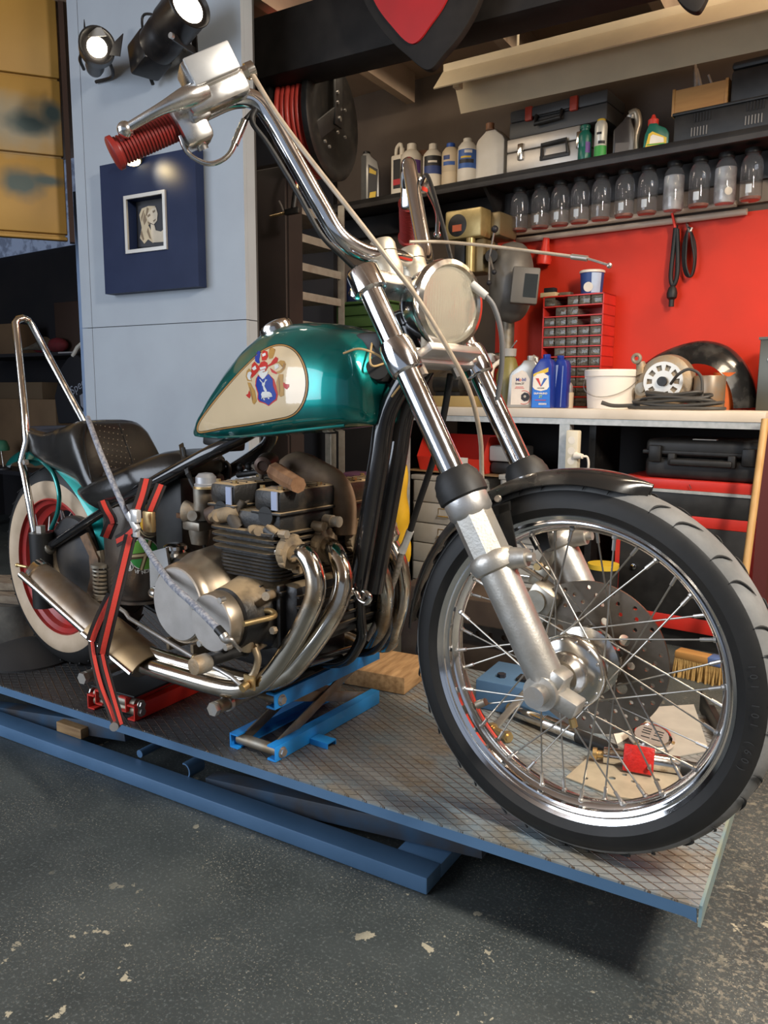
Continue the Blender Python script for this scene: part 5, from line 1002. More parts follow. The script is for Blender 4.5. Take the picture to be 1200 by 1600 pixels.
# jars hung by their lids
JG = mat('jar_glass', (0.97, 0.97, 0.97), 0.03, trans=0.97, ior=1.10, coat=0.8); FROSTJ = mat('dusty_jar_contents', (0.26, 0.26, 0.26), 0.5, 0.3, (0.55, 0.55, 0.55), 16); RUSTY = mat('reddish_grit', (0.22, 0.08, 0.05), 0.8)
ordw = ['leftmost', 'second from the left', 'third from the left', 'fourth from the left', 'fifth from the left', 'sixth from the left', 'seventh from the left', 'eighth from the left', 'ninth from the left', 'tenth from the left', 'last at the right']
jx = [812, 845, 876, 907, 940, 977, 1013, 1054, 1094, 1135, 1176]; jy = [310, 304, 300, 296, 290, 285, 280, 274, 268, 261, 255]
for k, (px, py) in enumerate(zip(jx, jy)):
    x = W(px, py, -0.17).x; zt = zs_-0.046; z0 = zt-0.205
    lab = 'clear glass jar hanging under the black shelf, %s of the row' % ordw[k]
    if k == 7: lab = 'jar full of grey dust-coloured bits hanging under the shelf, eighth from the left'
    if k == 9: lab = 'jar with silvery contents and a round white sticker hanging under the shelf'
    t = thing('glass_jar', lab, 'jar', WALL, (x, -0.17, z0), 'jars screwed under the black shelf')
    part(t, 'body', MB().lathe([(0.004, 0), (0.036, 0.001), (0.041, 0.007), (0.043, 0.02), (0.043, 0.135), (0.041, 0.155), (0.033, 0.172), (0.026, 0.178), (0.026, 0.188)], (x, -0.17, z0), Z, 32, caps=False), JG)
    part(t, 'lid', MB().lathe([(0.003, 0.205), (0.031, 0.205), (0.032, 0.203), (0.032, 0.186), (0.030, 0.184)], (x, -0.17, z0), Z, 28), BLACK_S)
    part(t, 'contents', MB().lathe([(0.003, 0.003), (0.036, 0.004), (0.039, 0.010), (0.0395, 0.145 if k in (7, 9) else 0.014), (0.003, 0.150 if k in (7, 9) else 0.016)], (x, -0.17, z0), Z, 24), FROSTJ if k in (7, 9) else RUSTY)
    if k in (1, 2, 3, 5, 6, 8, 10): part(t, 'label', MB().grid(lambda s, t_: V(x+math.sin(-0.25+0.55*s)*0.0436, -0.17-math.cos(-0.25+0.55*s)*0.0436, z0+0.025+0.034*t_), 6, 1), mat('faded_jar_label', (0.42, 0.45, 0.48), 0.6))
    if k == 9: part(t, 'sticker', MB().lathe([(0.002, 0.0), (0.016, 0.0)], (x+0.024, -0.17-0.0365, z0+0.045), V(0.55, -0.83, 0), 20), PAPER)
# bottles
def round_bottle(nm, label, px, py0, py1, wpx, y, m, cap, group, neck=0.30, shoulder=0.80, labels=(), cath=0.12):
    b = W(px, py0, y); zb = zs_; h = W(px, py1, y).z-W(px, py0, y).z; r = (W(px+wpx/2, py0, y).x-W(px-wpx/2, py0, y).x)/2*0.97; c = (b.x, y, zb)
    t = thing(nm, label, 'bottle', WALL, c, group)
    part(t, 'body', MB().lathe([(0.003, 0), (r*0.94, 0), (r, 0.004), (r, h*0.36), (r*0.985, h*0.365), (r, h*0.37), (r, h*(shoulder-0.10)), (r*0.93, h*(shoulder-0.02)), (r*0.62, h*(shoulder+0.06)), (r*neck*1.1, h*(1-cath)), (r*neck, h*(1-cath*0.9))], c, Z, 36), m)
    part(t, 'cap', MB().lathe([(r*neck*1.25, h*(1-cath)), (r*neck*1.3, h*(1-cath)+0.002), (r*neck*1.2, h-0.002), (r*neck*1.05, h), (0.002, h)], c, Z, 24), cap)
    va = math.atan2(-(EYE-WALL.w(c)).dot(WALL.ex)*-1, -(EYE-WALL.w(c)).dot(WALL.ey))
    lf = None
    for (z0, z1, a0, a1, lm) in labels:
        part(t, 'label', MB().grid(lambda s, q: V(c[0]+math.sin(va+a0+(a1-a0)*s)*(r+0.0006+0.0003*labels.index((z0, z1, a0, a1, lm))), c[1]-math.cos(va+a0+(a1-a0)*s)*(r+0.0006+0.0003*labels.index((z0, z1, a0, a1, lm))), zb+h*(z0+(z1-z0)*q)), 10, 1), lm)
    return t
NAVYL = plain('label_navy', (0.03, 0.06, 0.22)); BLKL = plain('label_black', (0.02, 0.018, 0.02)); PURP = plain('label_purple', (0.14, 0.06, 0.26)); REDL = plain('label_red', (0.5, 0.03, 0.04)); YLWL = plain('label_yellow', (0.70, 0.47, 0.04)); BLUC = plain('blue_cap', (0.03, 0.10, 0.42)); BRN = plain('brown_cap', (0.30, 0.14, 0.07)); BEI = mat('beige_plastic', (0.66, 0.53, 0.36), 0.5); BLUL = plain('label_blue', (0.04, 0.12, 0.40))
G1 = 'white bottles at the left end of the shelf'
round_bottle('plastic_bottle', 'white bottle with a purple label standing behind the far handlebar grip', 643, 297, 213, 29, -0.17, WHITE, WHITE, G1, 0.36, labels=((0.42, 0.66, -0.9, 0.9, PURP),))
round_bottle('plastic_bottle', 'white bottle with a black and navy label, left of the beige one', 676, 288, 210, 27, -0.17, WHITE, WHITE, G1, 0.34, labels=((0.36, 0.72, -1.0, 1.0, BLKL), (0.36, 0.52, -1.0, 1.0, NAVYL), (0.58, 0.62, -0.5, 0.4, PAPER)))
round_bottle('plastic_bottle', 'beige bottle with a blue cap and two small blue labels on the shelf', 703.5, 282, 208, 24, -0.17, BEI, BLUC, G1, 0.40, 0.84, labels=((0.62, 0.71, -0.9, -0.1, NAVYL), (0.50, 0.58, -0.9, 0.5, BLUL)))
round_bottle('plastic_bottle', 'white bottle with a broad blue label and white cap beside the big white can', 729.5, 277, 200, 27, -0.17, WHITE, WHITE, G1, 0.36, 0.85, labels=((0.36, 0.74, -1.1, 1.1, BLUL), (0.46, 0.54, -0.9, 0.7, BLKL), (0.56, 0.60, -0.7, 0.4, YLWL), (0.66, 0.72, -0.3, 0.5, PAPER)))
round_bottle('plastic_jug', 'white jug with a brown cap in the second row behind the shelf bottles', 662, 285, 206, 34, -0.058, WHITE, BRN, None, 0.42, 0.78)
b = W(623, 300, -0.18); hb_ = W(623, 222, -0.18).z-zs_
t = thing('plastic_bottle', 'flat white handled bottle with black and red label, leftmost of the white bottles', 'bottle', WALL, (b.x, -0.18, zs_), G1)
part(t, 'body', MB().box((b.x, -0.18, zs_+hb_*0.38), (0.068, 0.06, hb_*0.76), bev=0.010).tube([V(b.x-0.02, -0.18, zs_+hb_*0.75), V(b.x-0.015, -0.18, zs_+hb_*0.90), V(b.x+0.012, -0.18, zs_+hb_*0.95), V(b.x+0.02, -0.18, zs_+hb_*0.75)], 0.010, 10, sm=4), WHITE)
part(t, 'label', MB().box((b.x+0.008, -0.2105, zs_+hb_*0.42), (0.046, 0.0012, hb_*0.5)), BLKL); part(t, 'label', MB().box((b.x+0.008, -0.2112, zs_+hb_*0.28), (0.046, 0.0012, hb_*0.10)), REDL)
part(t, 'cap', MB().cyl((b.x+0.02, -0.18, zs_+hb_*0.76), (b.x+0.02, -0.18, zs_+hb_*0.88), 0.013), WHITE)
# big can
b = W(764, 272, -0.17); h = W(764, 178, -0.17).z-W(764, 272, -0.17).z; w_ = W(786, 260, -0.17).x-W(741, 260, -0.17).x
t = thing('plastic_canister', 'tall white plastic canister with a brown cap beside the silver case', 'canister', WALL, (b.x, -0.17, zs_))
mb = MB(); hw = w_/2; mb.prism([(-hw, 0), (hw, 0), (hw, h*0.70), (hw*0.86, h*0.78), (hw*0.35, h*0.89), (hw*0.3, h*0.91), (-hw*0.3, h*0.91), (-hw*0.35, h*0.89), (-hw*0.86, h*0.78), (-hw, h*0.70)], (b.x, -0.05, zs_), X, Z, 0.12, 0.012)
part(t, 'body', mb, WHITE); part(t, 'cap', MB().cyl((b.x, -0.17, zs_+h*0.90), (b.x, -0.17, zs_+h), 0.021, seg=24), BRN)
# oil bottles: front outline extruded
def oil_can(nm, label, fr, base, w, d, h, outline, m, cap, capx, capr, caph, group=None, category='bottle'):
    base = Vector(base); t = thing(nm, label, category, fr, base, group); mb = MB()
    mb.prism([(p[0]*w, p[1]*h) for p in outline], base+V(0, d/2, 0), X, Z, d, min(0.006, d*0.2)); part(t, 'body', mb, m)
    part(t, 'cap', MB().lathe([(capr*0.9, h*max(p[1] for p in outline)-0.004), (capr, h*max(p[1] for p in outline)), (capr, h*max(p[1] for p in outline)+caph), (capr*0.85, h*max(p[1] for p in outline)+caph+0.003), (0.001, h*max(p[1] for p in outline)+caph+0.003)], base+V(capx*w, 0, 0), Z, 24), cap); return t
def flat_label(t, poly, base, dfront, w, h, m, lift=0.0006, nm='label', label=None):
    mb = MB(); mb.prism([(p[0]*w, p[1]*h) for p in poly], Vector(base)+V(0, -dfront-lift+0.0004, 0), X, Z, 0.0004); return part(t, nm, mb, m, label=label)
def WF(px, py, y, a):
    q = WALL.w(W(px, py, y)); return Frame((q.x, q.y, 0), a)
GREYB = mat('grey_silver_plastic', (0.40, 0.39, 0.37), 0.35, 0.4)
O1 = [(-0.5, 0), (0.5, 0), (0.5, 0.62), (0.40, 0.78), (0.05, 0.88), (-0.02, 0.94), (-0.38, 0.94), (-0.5, 0.82)]
f_ = WF(579, 310, -0.18, 0.45); hh_ = W(579, 235, -0.18).z-zs_
t = oil_can('oil_bottle', 'dark grey oil bottle with black and yellow label, alone at the shelf left end', f_, (0, 0, zs_), 0.10, 0.06, hh_*0.98, O1, GREYB, BLACK_S, -0.22, 0.020, 0.012)
flat_label(t, [(-0.12, 0.10), (0.38, 0.06), (0.42, 0.62), (-0.10, 0.72)], (0, 0, zs_), 0.03, 0.10, hh_, BLKL); flat_label(t, [(-0.05, 0.10), (0.30, 0.09), (0.34, 0.22), (0.0, 0.20)], (0, 0, zs_), 0.03, 0.10, hh_, YLWL, 0.0012); flat_label(t, [(-0.05, 0.56), (0.32, 0.52), (0.34, 0.58), (-0.04, 0.66)], (0, 0, zs_), 0.03, 0.10, hh_, YLWL, 0.0012)
part(t, 'grip_panel', MB().box((-0.035, -0.0302, zs_+hh_*0.45), (0.028, 0.003, hh_*0.86)), BLACK_S)
# silver flight case
q0, q1 = W(791, 262, -0.26), W(905, 236, -0.26); hcase = W(800, 207, -0.26).z-W(800, 262, -0.26).z; wc = q1.x-q0.x
t = thing('aluminium_case', 'silver aluminium case with a black handle lying on the shelf', 'case', WALL, (q0.x+wc/2, -0.14, zs_))
ALC = mat('case_aluminium_panel', (0.50, 0.46, 0.41), 0.45, 0.55, (0.44, 0.40, 0.35), 12)
part(t, 'shell', MB().box((q0.x+wc/2, -0.14, zs_+hcase*0.30), (wc, 0.24, hcase*0.60), bev=0.006), ALC); part(t, 'lid', MB().box((q0.x+wc/2, -0.14, zs_+hcase*0.81), (wc, 0.24, hcase*0.37), bev=0.006), ALC)
hdx = q0.x+wc*0.68; part(t, 'handle', MB().tube([V(hdx-0.065, -0.262, zs_+0.045), V(hdx-0.060, -0.275, zs_+0.10), V(hdx+0.060, -0.275, zs_+0.105), V(hdx+0.065, -0.262, zs_+0.050)], 0.009, 10).box((hdx, -0.264, zs_+0.045), (0.15, 0.008, 0.02), bev=0.003), PLAST)
for fx in (0.22, 1.08): part(t, 'latch', MB().box((q0.x+wc*fx*0.93, -0.264, zs_+hcase*0.58), (0.030, 0.012, 0.075), bev=0.005), CHROME_OLD)
q0, q1 = W(797, 208, -0.24), W(950, 175, -0.24); hT = W(800, 162, -0.24).z-W(800, 208, -0.24).z; wT = q1.x-q0.x; zT_ = zs_+hcase+0.001
t = thing('tool_case', 'grey plastic tool case with two red clips resting on the silver case', 'case', WALL, (q0.x+wT/2, -0.14, zT_))
GRP = mat('grey_case_plastic', (0.075, 0.072, 0.068), 0.5)
part(t, 'body', MB().box((q0.x+wT/2, -0.14, zT_+hT*0.28), (wT, 0.22, hT*0.55), bev=0.008), GRP); part(t, 'lid', MB().box((q0.x+wT/2, -0.14, zT_+hT*0.77), (wT, 0.22, hT*0.42), bev=0.012).box((q0.x+wT*0.42, -0.253, zT_+hT*0.75), (wT*0.45, 0.02, hT*0.30), bev=0.006), GRP)
part(t, 'handle', MB().tube([V(q0.x+wT*0.30, -0.255, zT_+hT*0.62), V(q0.x+wT*0.30, -0.272, zT_+hT*0.30), V(q0.x+wT*0.56, -0.272, zT_+hT*0.34), V(q0.x+wT*0.56, -0.255, zT_+hT*0.62)], 0.010, 10), PLAST)
for fx in (0.22, 0.68): part(t, 'clip', MB().box((q0.x+wT*fx, -0.257, zT_+hT*0.72), (0.036, 0.020, 0.062), bev=0.004), plain('red_clip', (0.50, 0.06, 0.03)))
# bottles right of the cases
GRND = plain('dark_green_plastic', (0.012, 0.13, 0.09), 0.35)
def rb(nm, label, px, py0, py1, wpx, m, cap, labels=(), neck=0.4, sh_=0.8, ch=0.12, y=-0.25): return round_bottle(nm, label, px, py0, py1, wpx, y, m, cap, None, neck, sh_, labels, ch)
rb('plastic_bottle', 'small dark green bottle on the shelf in front of the silver case', 913, 246, 190, 20, GRND, GRND, ((0.2, 0.5, 0.1, 0.9, PURP),), 0.6, 0.78, 0.1)
rb('spray_can', 'white and green can with a yellow cap beside the small green bottle', 937.5, 244, 183, 19, mat('can_white', (0.62, 0.60, 0.52), 0.35, 0.2), YLWL, ((0.02, 0.30, -1.2, 1.2, GRN), (0.34, 0.42, -0.4, 0.7, INK), (0.58, 0.64, -0.7, 0.1, INK)), 0.55, 0.9, 0.13)
f_ = WF(978, 240, -0.22, 0.30); hx_ = W(978, 170, -0.22).z-W(978, 240, -0.22).z
t = oil_can('oil_bottle', 'dark bottle with a champagne-coloured handle between the cases and the red-capped bottle', f_, (0, 0, zs_), 0.115, 0.06, hx_*0.9, [(-0.5, 0), (0.28, 0), (0.28, 0.55), (0.12, 0.86), (0.1, 0.92), (-0.1, 0.92), (-0.16, 0.84), (-0.5, 0.62)], mat('dark_brown_plastic', (0.035, 0.030, 0.028), 0.35), GREYB, 0.12, 0.018, 0.012)
part(t, 'handle', MB().tube([V(0.005, 0, zs_+hx_*0.93), V(0.034, 0, zs_+hx_*0.95), V(0.046, 0, zs_+hx_*0.7), V(0.036, 0, zs_+hx_*0.4), V(0.042, 0, zs_+0.01)], [0.012, 0.017, 0.017, 0.018, 0.019], 14, sm=5), mat('champagne_plastic', (0.42, 0.36, 0.27), 0.3, 0.5))
flat_label(t, [(-0.42, 0.05), (0.08, 0.05), (0.08, 0.26), (-0.42, 0.26)], (0, 0, zs_), 0.03, 0.115, hx_, plain('label_grey', (0.10, 0.09, 0.085)))
f_ = WF(1024, 230, -0.22, 0.28); hx_ = W(1024, 171, -0.22).z-W(1024, 230, -0.22).z
t = oil_can('oil_bottle', 'dark green oil bottle with a yellow label and a red cap on the shelf', f_, (0, 0, zs_), 0.105, 0.06, hx_*0.95, [(-0.5, 0), (0.5, 0), (0.5, 0.42), (0.36, 0.56), (0.05, 0.66), (0.02, 0.72), (-0.30, 0.72), (-0.34, 0.62), (-0.46, 0.40)], GRND, plain('bright_red_cap', (0.72, 0.05, 0.03)), -0.13, 0.022, 0.020)
part(t, 'cap_tip', MB().cyl((-0.0137, 0, zs_+hx_*0.70+0.02), (-0.0137, 0, zs_+hx_*0.95), 0.013, 0.006), MATS['bright_red_cap'])
flat_label(t, [(-0.42, 0.04), (0.40, 0.06), (0.40, 0.28), (-0.16, 0.46), (-0.30, 0.40)], (0, 0, zs_), 0.03, 0.105, hx_, YLWL); flat_label(t, [(-0.26, 0.14), (0.30, 0.16), (0.28, 0.28), (-0.14, 0.38), (-0.22, 0.34)], (0, 0, zs_), 0.03, 0.105, hx_, PAPER, 0.0012); flat_label(t, [(-0.36, 0.10), (0.34, 0.11), (0.34, 0.14), (-0.36, 0.13)], (0, 0, zs_), 0.03, 0.105, hx_, GRN, 0.0014)
# black crate, wooden box, black case
q0 = W(1052, 222, -0.24); x1 = W(1200, 190, -0.24).x+0.35; hc_ = W(1060, 172, -0.24).z-W(1060, 222, -0.24).z
t = thing('storage_crate', 'long black plastic crate with ventilation slots at the right of the shelf', 'crate', WALL, ((q0.x+x1)/2, -0.14, zs_))
part(t, 'body', MB().box(((q0.x+x1)/2, -0.14, zs_+hc_*0.46), (x1-q0.x, 0.22, hc_*0.92), bev=0.01), PLAST); part(t, 'rim', MB().box(((q0.x+x1)/2, -0.14, zs_+hc_*0.94), (x1-q0.x+0.012, 0.235, hc_*0.10), bev=0.004), PLAST)
SLOT = plain('slot_grey', (0.20, 0.19, 0.18))
for cx_, zz, m in ((1092, 0.30, SLOT), (1176, 0.34, SLOT), (1096, 0.72, BLACK_S), (1178, 0.74, BLACK_S)):
    x = W(cx_, 210, -0.25).x; mb = MB()
    for k in range(6): mb.box((x-0.030+k*0.012, -0.2515, zs_+hc_*zz), (0.004, 0.004, 0.034))
    part(t, 'vent_slots', mb, m)
q0, q1 = W(1050, 186, -0.20), W(1137, 168, -0.20); zc_ = zs_+hc_+0.001; hw_ = W(1050, 146, -0.20).z-W(1050, 186, -0.20).z; ww_ = q1.x-q0.x
OAK = mat('honey_plywood', (0.52, 0.28, 0.09), 0.5, 0, (0.44, 0.22, 0.07), 6, 5, stretch=(1, 6, 6))
t = thing('wooden_box', 'honey-coloured wooden box of tools standing on the black crate', 'box', WALL, (q0.x+ww_/2, -0.13, zc_))
part(t, 'front', MB().box((q0.x+ww_/2, -0.205, zc_+hw_/2), (ww_-0.024, 0.010, hw_-0.004)), OAK); part(t, 'back', MB().box((q0.x+ww_/2, -0.055, zc_+hw_/2), (ww_-0.024, 0.010, hw_)), OAK); part(t, 'bottom', MB().box((q0.x+ww_/2, -0.13, zc_+0.004), (ww_-0.024, 0.14, 0.008)), OAK)
for x in (q0.x+0.006, q1.x-0.006): part(t, 'side', MB().box((x, -0.13, zc_+hw_*0.52), (0.012, 0.165, hw_*1.04), bev=0.001), OAK)
x = q0.x+0.075; solo('pliers', 'chrome pliers sticking up out of the wooden box', 'pliers', WALL, (x, -0.13, zc_+0.01), MB().tube([V(x, -0.13, zc_+0.01), V(x-0.005, -0.13, zc_+0.16), V(x-0.016, -0.13, zc_+0.23)], [0.008, 0.012, 0.007], 10).tube([V(x+0.03, -0.12, zc_+0.01), V(x+0.015, -0.13, zc_+0.13), V(x-0.005, -0.13, zc_+0.20)], [0.006, 0.010, 0.006], 10), STEEL)
x = q0.x+0.15; solo('screwdriver', 'thin steel rod leaning out of the wooden box beside the pliers', 'tool', WALL, (x+0.02, -0.13, zc_+0.01), MB().tube([V(x+0.035, -0.13, zc_+0.01), V(x-0.03, -0.13, zc_+0.165)], 0.005, 8), STEEL)
q0 = W(1140, 160, -0.22); t0 = W(1140, 100, -0.22); x1 = W(1200, 150, -0.22).x+0.3
t = thing('power_tool_case', 'big black plastic case standing on the crate at the right edge', 'case', WALL, ((q0.x+x1)/2, -0.13, zc_))
hk_ = max(0.16, t0.z-zc_); part(t, 'body', MB().box(((q0.x+x1)/2, -0.13, zc_+hk_*0.40), (x1-q0.x, 0.18, hk_*0.80), bev=0.012), PLAST); part(t, 'lid', MB().box(((q0.x+x1)/2, -0.13, zc_+hk_*0.90), (x1-q0.x, 0.185, hk_*0.20), bev=0.012), PLAST)
# conduits and board under the shelf
zc0 = W(815, 372, -0.04).z
for k, (pa_, pb_, r, nm, lb) in enumerate((((808, 376), (1166, 347), 0.014, 'conduit_pipe', 'lower pale conduit pipe running along the top of the red board'), ((806, 364), (1150, 336), 0.014, 'conduit_pipe', 'upper pale conduit pipe just above the lower one on the wall'))):
    A0 = W(*pa_, -0.035); A1 = W(*pb_, -0.035); A1.z = A0.z; solo(nm, lb, 'pipe', WALL, A0, MB().cyl(A0, A1, r, seg=16), mat('pale_conduit', (0.56, 0.45, 0.35), 0.5))
A0, A1 = W(800, 352, -0.03), W(1200, 322, -0.03); solo('wall_plank', 'grey-brown plank fixed to the wall between the shelf and the pipes', 'plank', WALL, A0, MB().box(((A0.x+A1.x)/2+0.15, -0.0125, A0.z), (A1.x-A0.x+0.3, 0.024, 0.09)), mat('grey_brown_plank', (0.22, 0.165, 0.12), 0.65))
# hanging cords, horn
def cord(nm, lb, pts, y, r, m, cat_='cable'): q = [W(a, b_, y) for a, b_ in pts]; return solo(nm, lb, cat_, WALL, q[0], MB().tube(q, r, 10, sm=6), m)
t = thing('hanging_cable', 'black power cord with a plug at its end hanging folded on the red wall', 'cable', WALL, W(1054, 352, -0.05))
part(t, 'cord', MB().tube([W(*p, -0.05) for p in ((1056, 352), (1052, 390), (1048, 432), (1052, 446), (1058, 430), (1059, 390), (1058, 358))], 0.010, 10, sm=6), RUBBER); part(t, 'plug', MB().lathe([(0.012, 0.03), (0.018, 0.02), (0.024, 0.0), (0.022, -0.02), (0.012, -0.03), (0.012, -0.06)], W(1050, 458, -0.05), Z, 18), RUBBER)
t = thing('hanging_cable', 'coiled thin black cord looped on a silver hook on the red wall', 'cable', WALL, W(1076, 356, -0.05))
mb = MB()
for k in range(4): d = k*1.6; mb.tube([W(*p, -0.04-0.006*k) for p in ((1075, 358), (1068+d, 380), (1067+d, 412), (1072+d, 430), (1082-d*0.3, 430), (1087-d*0.5, 408), (1086-d, 380), (1078, 358))], 0.0045, 8, sm=6, closed=True)
part(t, 'coil', mb, RUBBER); part(t, 'hook', MB().tube([W(1073, 350, -0.012), W(1074, 353, -0.05), W(1078, 362, -0.06), W(1081, 356, -0.055)], 0.006, 8, sm=4), STEEL)
cord('red_strap', 'thin red strap hanging from the shelf to the black power cord', ((1046, 312), (1050, 332), (1055, 356)), -0.06, 0.006, REDP, 'strap'); cord('red_strap', 'thin red strap hanging from the shelf behind the welding mask', ((788, 345), (798, 365), (806, 384)), -0.07, 0.008, REDP, 'strap')
q = W(851, 395, -0.06); solo('red_funnel', 'small red plastic funnel hanging on the red wall right of the welding mask', 'funnel', WALL, q, MB().lathe([(0.016, 0.07), (0.020, 0.03), (0.038, -0.03), (0.036, -0.055), (0.028, -0.058)], q, V(0.1, 0, 1), 28, caps=False), REDP, solid=0.002)
# welding mask
mq = W(799, 442, -0.26)
MASK = mat('worn_fibre_mask', (0.15, 0.135, 0.115), 0.42, 0.1, (0.11, 0.10, 0.085), 12)
def maskf(s, t): a = (t-0.5)*PI*1.05; zz = (s-0.5)*2; wv = math.sqrt(max(0.0, 1-abs(zz)**2.6)); return mq+V(math.sin(a)*0.112*wv+0.004, -math.cos(a)*0.12*wv*(0.9+0.1*s)+0.0, zz*0.195-0.03*(1-wv)*0)
t = thing('welding_mask', 'grey welding mask with a boxy window hanging beside the drill press', 'welding mask', WALL, mq-Z*0.19)
part(t, 'shell', MB().grid(maskf, 24, 24), MASK, solid=0.004)
mw = W(820, 447, -0.385); rt = Matrix.Rotation(0.55, 3, 'Z') @ Matrix.Rotation(0.08, 3, 'Y')
part(t, 'window_box', MB().box(mw, (0.125, 0.06, 0.165), rt, 0.008), mat('grey_mask_plastic', (0.12, 0.11, 0.095), 0.5)); part(t, 'dark_glass', MB().box(mw+rt @ V(0.024, -0.031, 0.0), (0.060, 0.004, 0.105), rt), plain('mask_glass', (0.03, 0.035, 0.035), 0.1))
# ================================================================== WORKBENCH
BF = -0.62; zbt = W(800, 637.5, BF).z
bl, brx = W(620, 645, BF).x, W(1197, 645, BF).x
bench = thing('workbench', 'long workbench with a pale top on a galvanised angle-iron frame', 'workbench', WALL, ((bl+brx)/2, BF/2, 0))
th_ = W(900, 638, BF).z-W(900, 653, BF).z
part(bench, 'worktop', MB().box(((bl+brx)/2, BF/2-0.006, zbt-th_/2), (brx-bl, -BF-0.014, th_), bev=0.003), mat('pale_worktop', (0.66, 0.58, 0.48), 0.5, 0, (0.58, 0.50, 0.40), 8, 5))
tr = W(900, 653.5, BF).z-W(900, 663, BF).z
part(bench, 'front_rail', MB().box(((bl+brx)/2, BF+0.008, zbt-th_-tr/2), (brx-bl-0.02, 0.004, tr)).box(((bl+brx)/2, BF+0.026, zbt-th_-0.002), (brx-bl-0.02, 0.038, 0.004)), GALV)
zr = zbt-th_
for px0, px1 in ((617, 632), (871, 887)):
    xa, xb = W(px0, 720, BF).x, W(px1, 720, BF).x; part(bench, 'leg', MB().box(((xa+xb)/2, BF+0.010, zr/2), (xb-xa, 0.004, zr)).box((xb-0.002, BF+0.03, zr/2), (0.004, 0.04, zr)), GALV)
part(bench, 'shadow_back', MB().box(((bl+brx)/2, -0.04, zr*0.5), (brx-bl, 0.02, zr-0.02)), mat('painted_bench_shade', (0.016, 0.015, 0.016), 0.8))  # black sheet standing in for the shade under the bench
x = W(931, 720, -0.45).x; part(bench, 'partition', MB().box((x, -0.35, zr*0.5), (0.03, 0.30, zr-0.01)), BLACK_S)
# bottles of two-stroke oil
def bpx(px, y): return W(px, 638, y).x
f_ = WF(818, 638, -0.50, 0.12); hM = W(818, 556, -0.50).z-zbt; wM = (W(838, 600, -0.50)-W(795, 600, -0.50)).length
t = oil_can('oil_bottle', 'silver-grey bottle of two-stroke oil with a cream label at the left of the bench', f_, (0, 0, zbt), wM*1.02, 0.075, hM, [(-0.5, 0), (0.44, 0), (0.5, 0.35), (0.5, 0.70), (0.44, 0.84), (0.36, 0.91), (0.02, 0.91), (-0.05, 0.84), (-0.36, 0.70), (-0.44, 0.62)], mat('silver_oil_plastic', (0.38, 0.37, 0.345), 0.32, 0.55), GREYB, 0.19, 0.016, 0.018, 'two-stroke oil bottles on the bench')
LW = wM*1.02
lb_ = flat_label(t, [(-0.36, 0.06), (0.22, 0.06), (0.24, 0.55), (0.12, 0.68), (-0.02, 0.72), (-0.34, 0.62)], (0, 0, zbt), 0.0375, LW, hM, plain('label_cream', (0.70, 0.62, 0.54)))
def lettering(par, txt, size, x, z, y, m, bold=0.0, base=(0, 0, 0)): return part(par, 'lettering', text_mb(txt, size, V(x, y, z)+Vector(base), X, Z, 0.0003, bold), m, ang=180)
y_ = -0.0375-0.0014; lettering(lb_, 'M  bil', 0.021, -0.006, zbt+hM*0.54, y_, plain('print_navy', (0.04, 0.06, 0.25)), 0.0004); lettering(lb_, 'o', 0.021, -0.0095, zbt+hM*0.54, y_, plain('print_red', (0.6, 0.04, 0.03)), 0.0004); lettering(lb_, 'Extra 2T', 0.0115, -0.011, zbt+hM*0.465, y_, INK, 0.0003)
for k, zz in enumerate((0.40, 0.375)): part(lb_, 'small_print', MB().box((-0.012, y_, zbt+hM*zz), (0.036 if k == 0 else 0.044, 0.0004, 0.0022)), MATS['print_red'])
part(lb_, 'emblem_ring', MB().torus((0.010, y_, zbt+hM*0.20), Y, 0.030, 0.0012, 40, 6, a0=1.2, a1=5.2), MATS['print_red']); part(lb_, 'emblem', MB().lathe([(0.001, 0), (0.019, 0), (0.021, 0.0004)], (0.016, y_, zbt+hM*0.21), V(0, -1, 0), 7), INK); part(lb_, 'emblem_hub', MB().lathe([(0.001, 0), (0.006, 0)], (0.014, y_-0.0006, zbt+hM*0.22), V(0, -1, 0), 16), PAPER)
part(t, 'spout', MB().tube([V(0.030, 0.02, zbt+hM*0.98), V(0.046, 0.02, zbt+hM*0.95), V(0.056, 0.02, zbt+hM*0.75)], [0.012, 0.012, 0.008], 12), MATS['silver_oil_plastic'])
BLB = mat('deep_blue_plastic', (0.012, 0.035, 0.26), 0.3)
hV = W(858, 555, -0.47).z-zbt; wV = (W(864, 600, -0.47)-W(835, 600, -0.47)).length
O2 = [(-0.5, 0), (0.5, 0), (0.5, 0.80), (0.42, 0.90), (0.30, 0.93), (-0.08, 0.93), (-0.20, 0.86), (-0.46, 0.72)]
f_ = WF(848, 638, -0.50, 0.05)
t = oil_can('oil_bottle', 'blue bottle of two-stroke oil with a white shield emblem, nearer of the two blue ones', f_, (0, 0, zbt), wV, 0.075, hV, O2, BLB, BLB, 0.12, 0.017, 0.016, 'two-stroke oil bottles on the bench')
Wv = wV
def fl(poly, m, lift, nm='label'): return flat_label(t, poly, (0, 0, zbt), 0.0375, Wv, hV, m, lift, nm)
l1 = fl([(-0.44, 0.01), (0.48, 0.01), (0.42, 0.62), (-0.42, 0.60)], plain('label_bright_blue', (0.02, 0.16, 0.60)), 0.0006); fl([(-0.40, 0.64), (0.34, 0.76), (0.34, 0.68), (-0.40, 0.56)], YLWL, 0.0014, 'yellow_flash'); l2 = fl([(-0.40, 0.58), (-0.20, 0.64), (0.10, 0.66), (0.36, 0.60), (0.40, 0.40), (0.30, 0.35), (0.0, 0.32), (-0.30, 0.35), (-0.42, 0.40)], PAPER, 0.0018, 'shield_label')
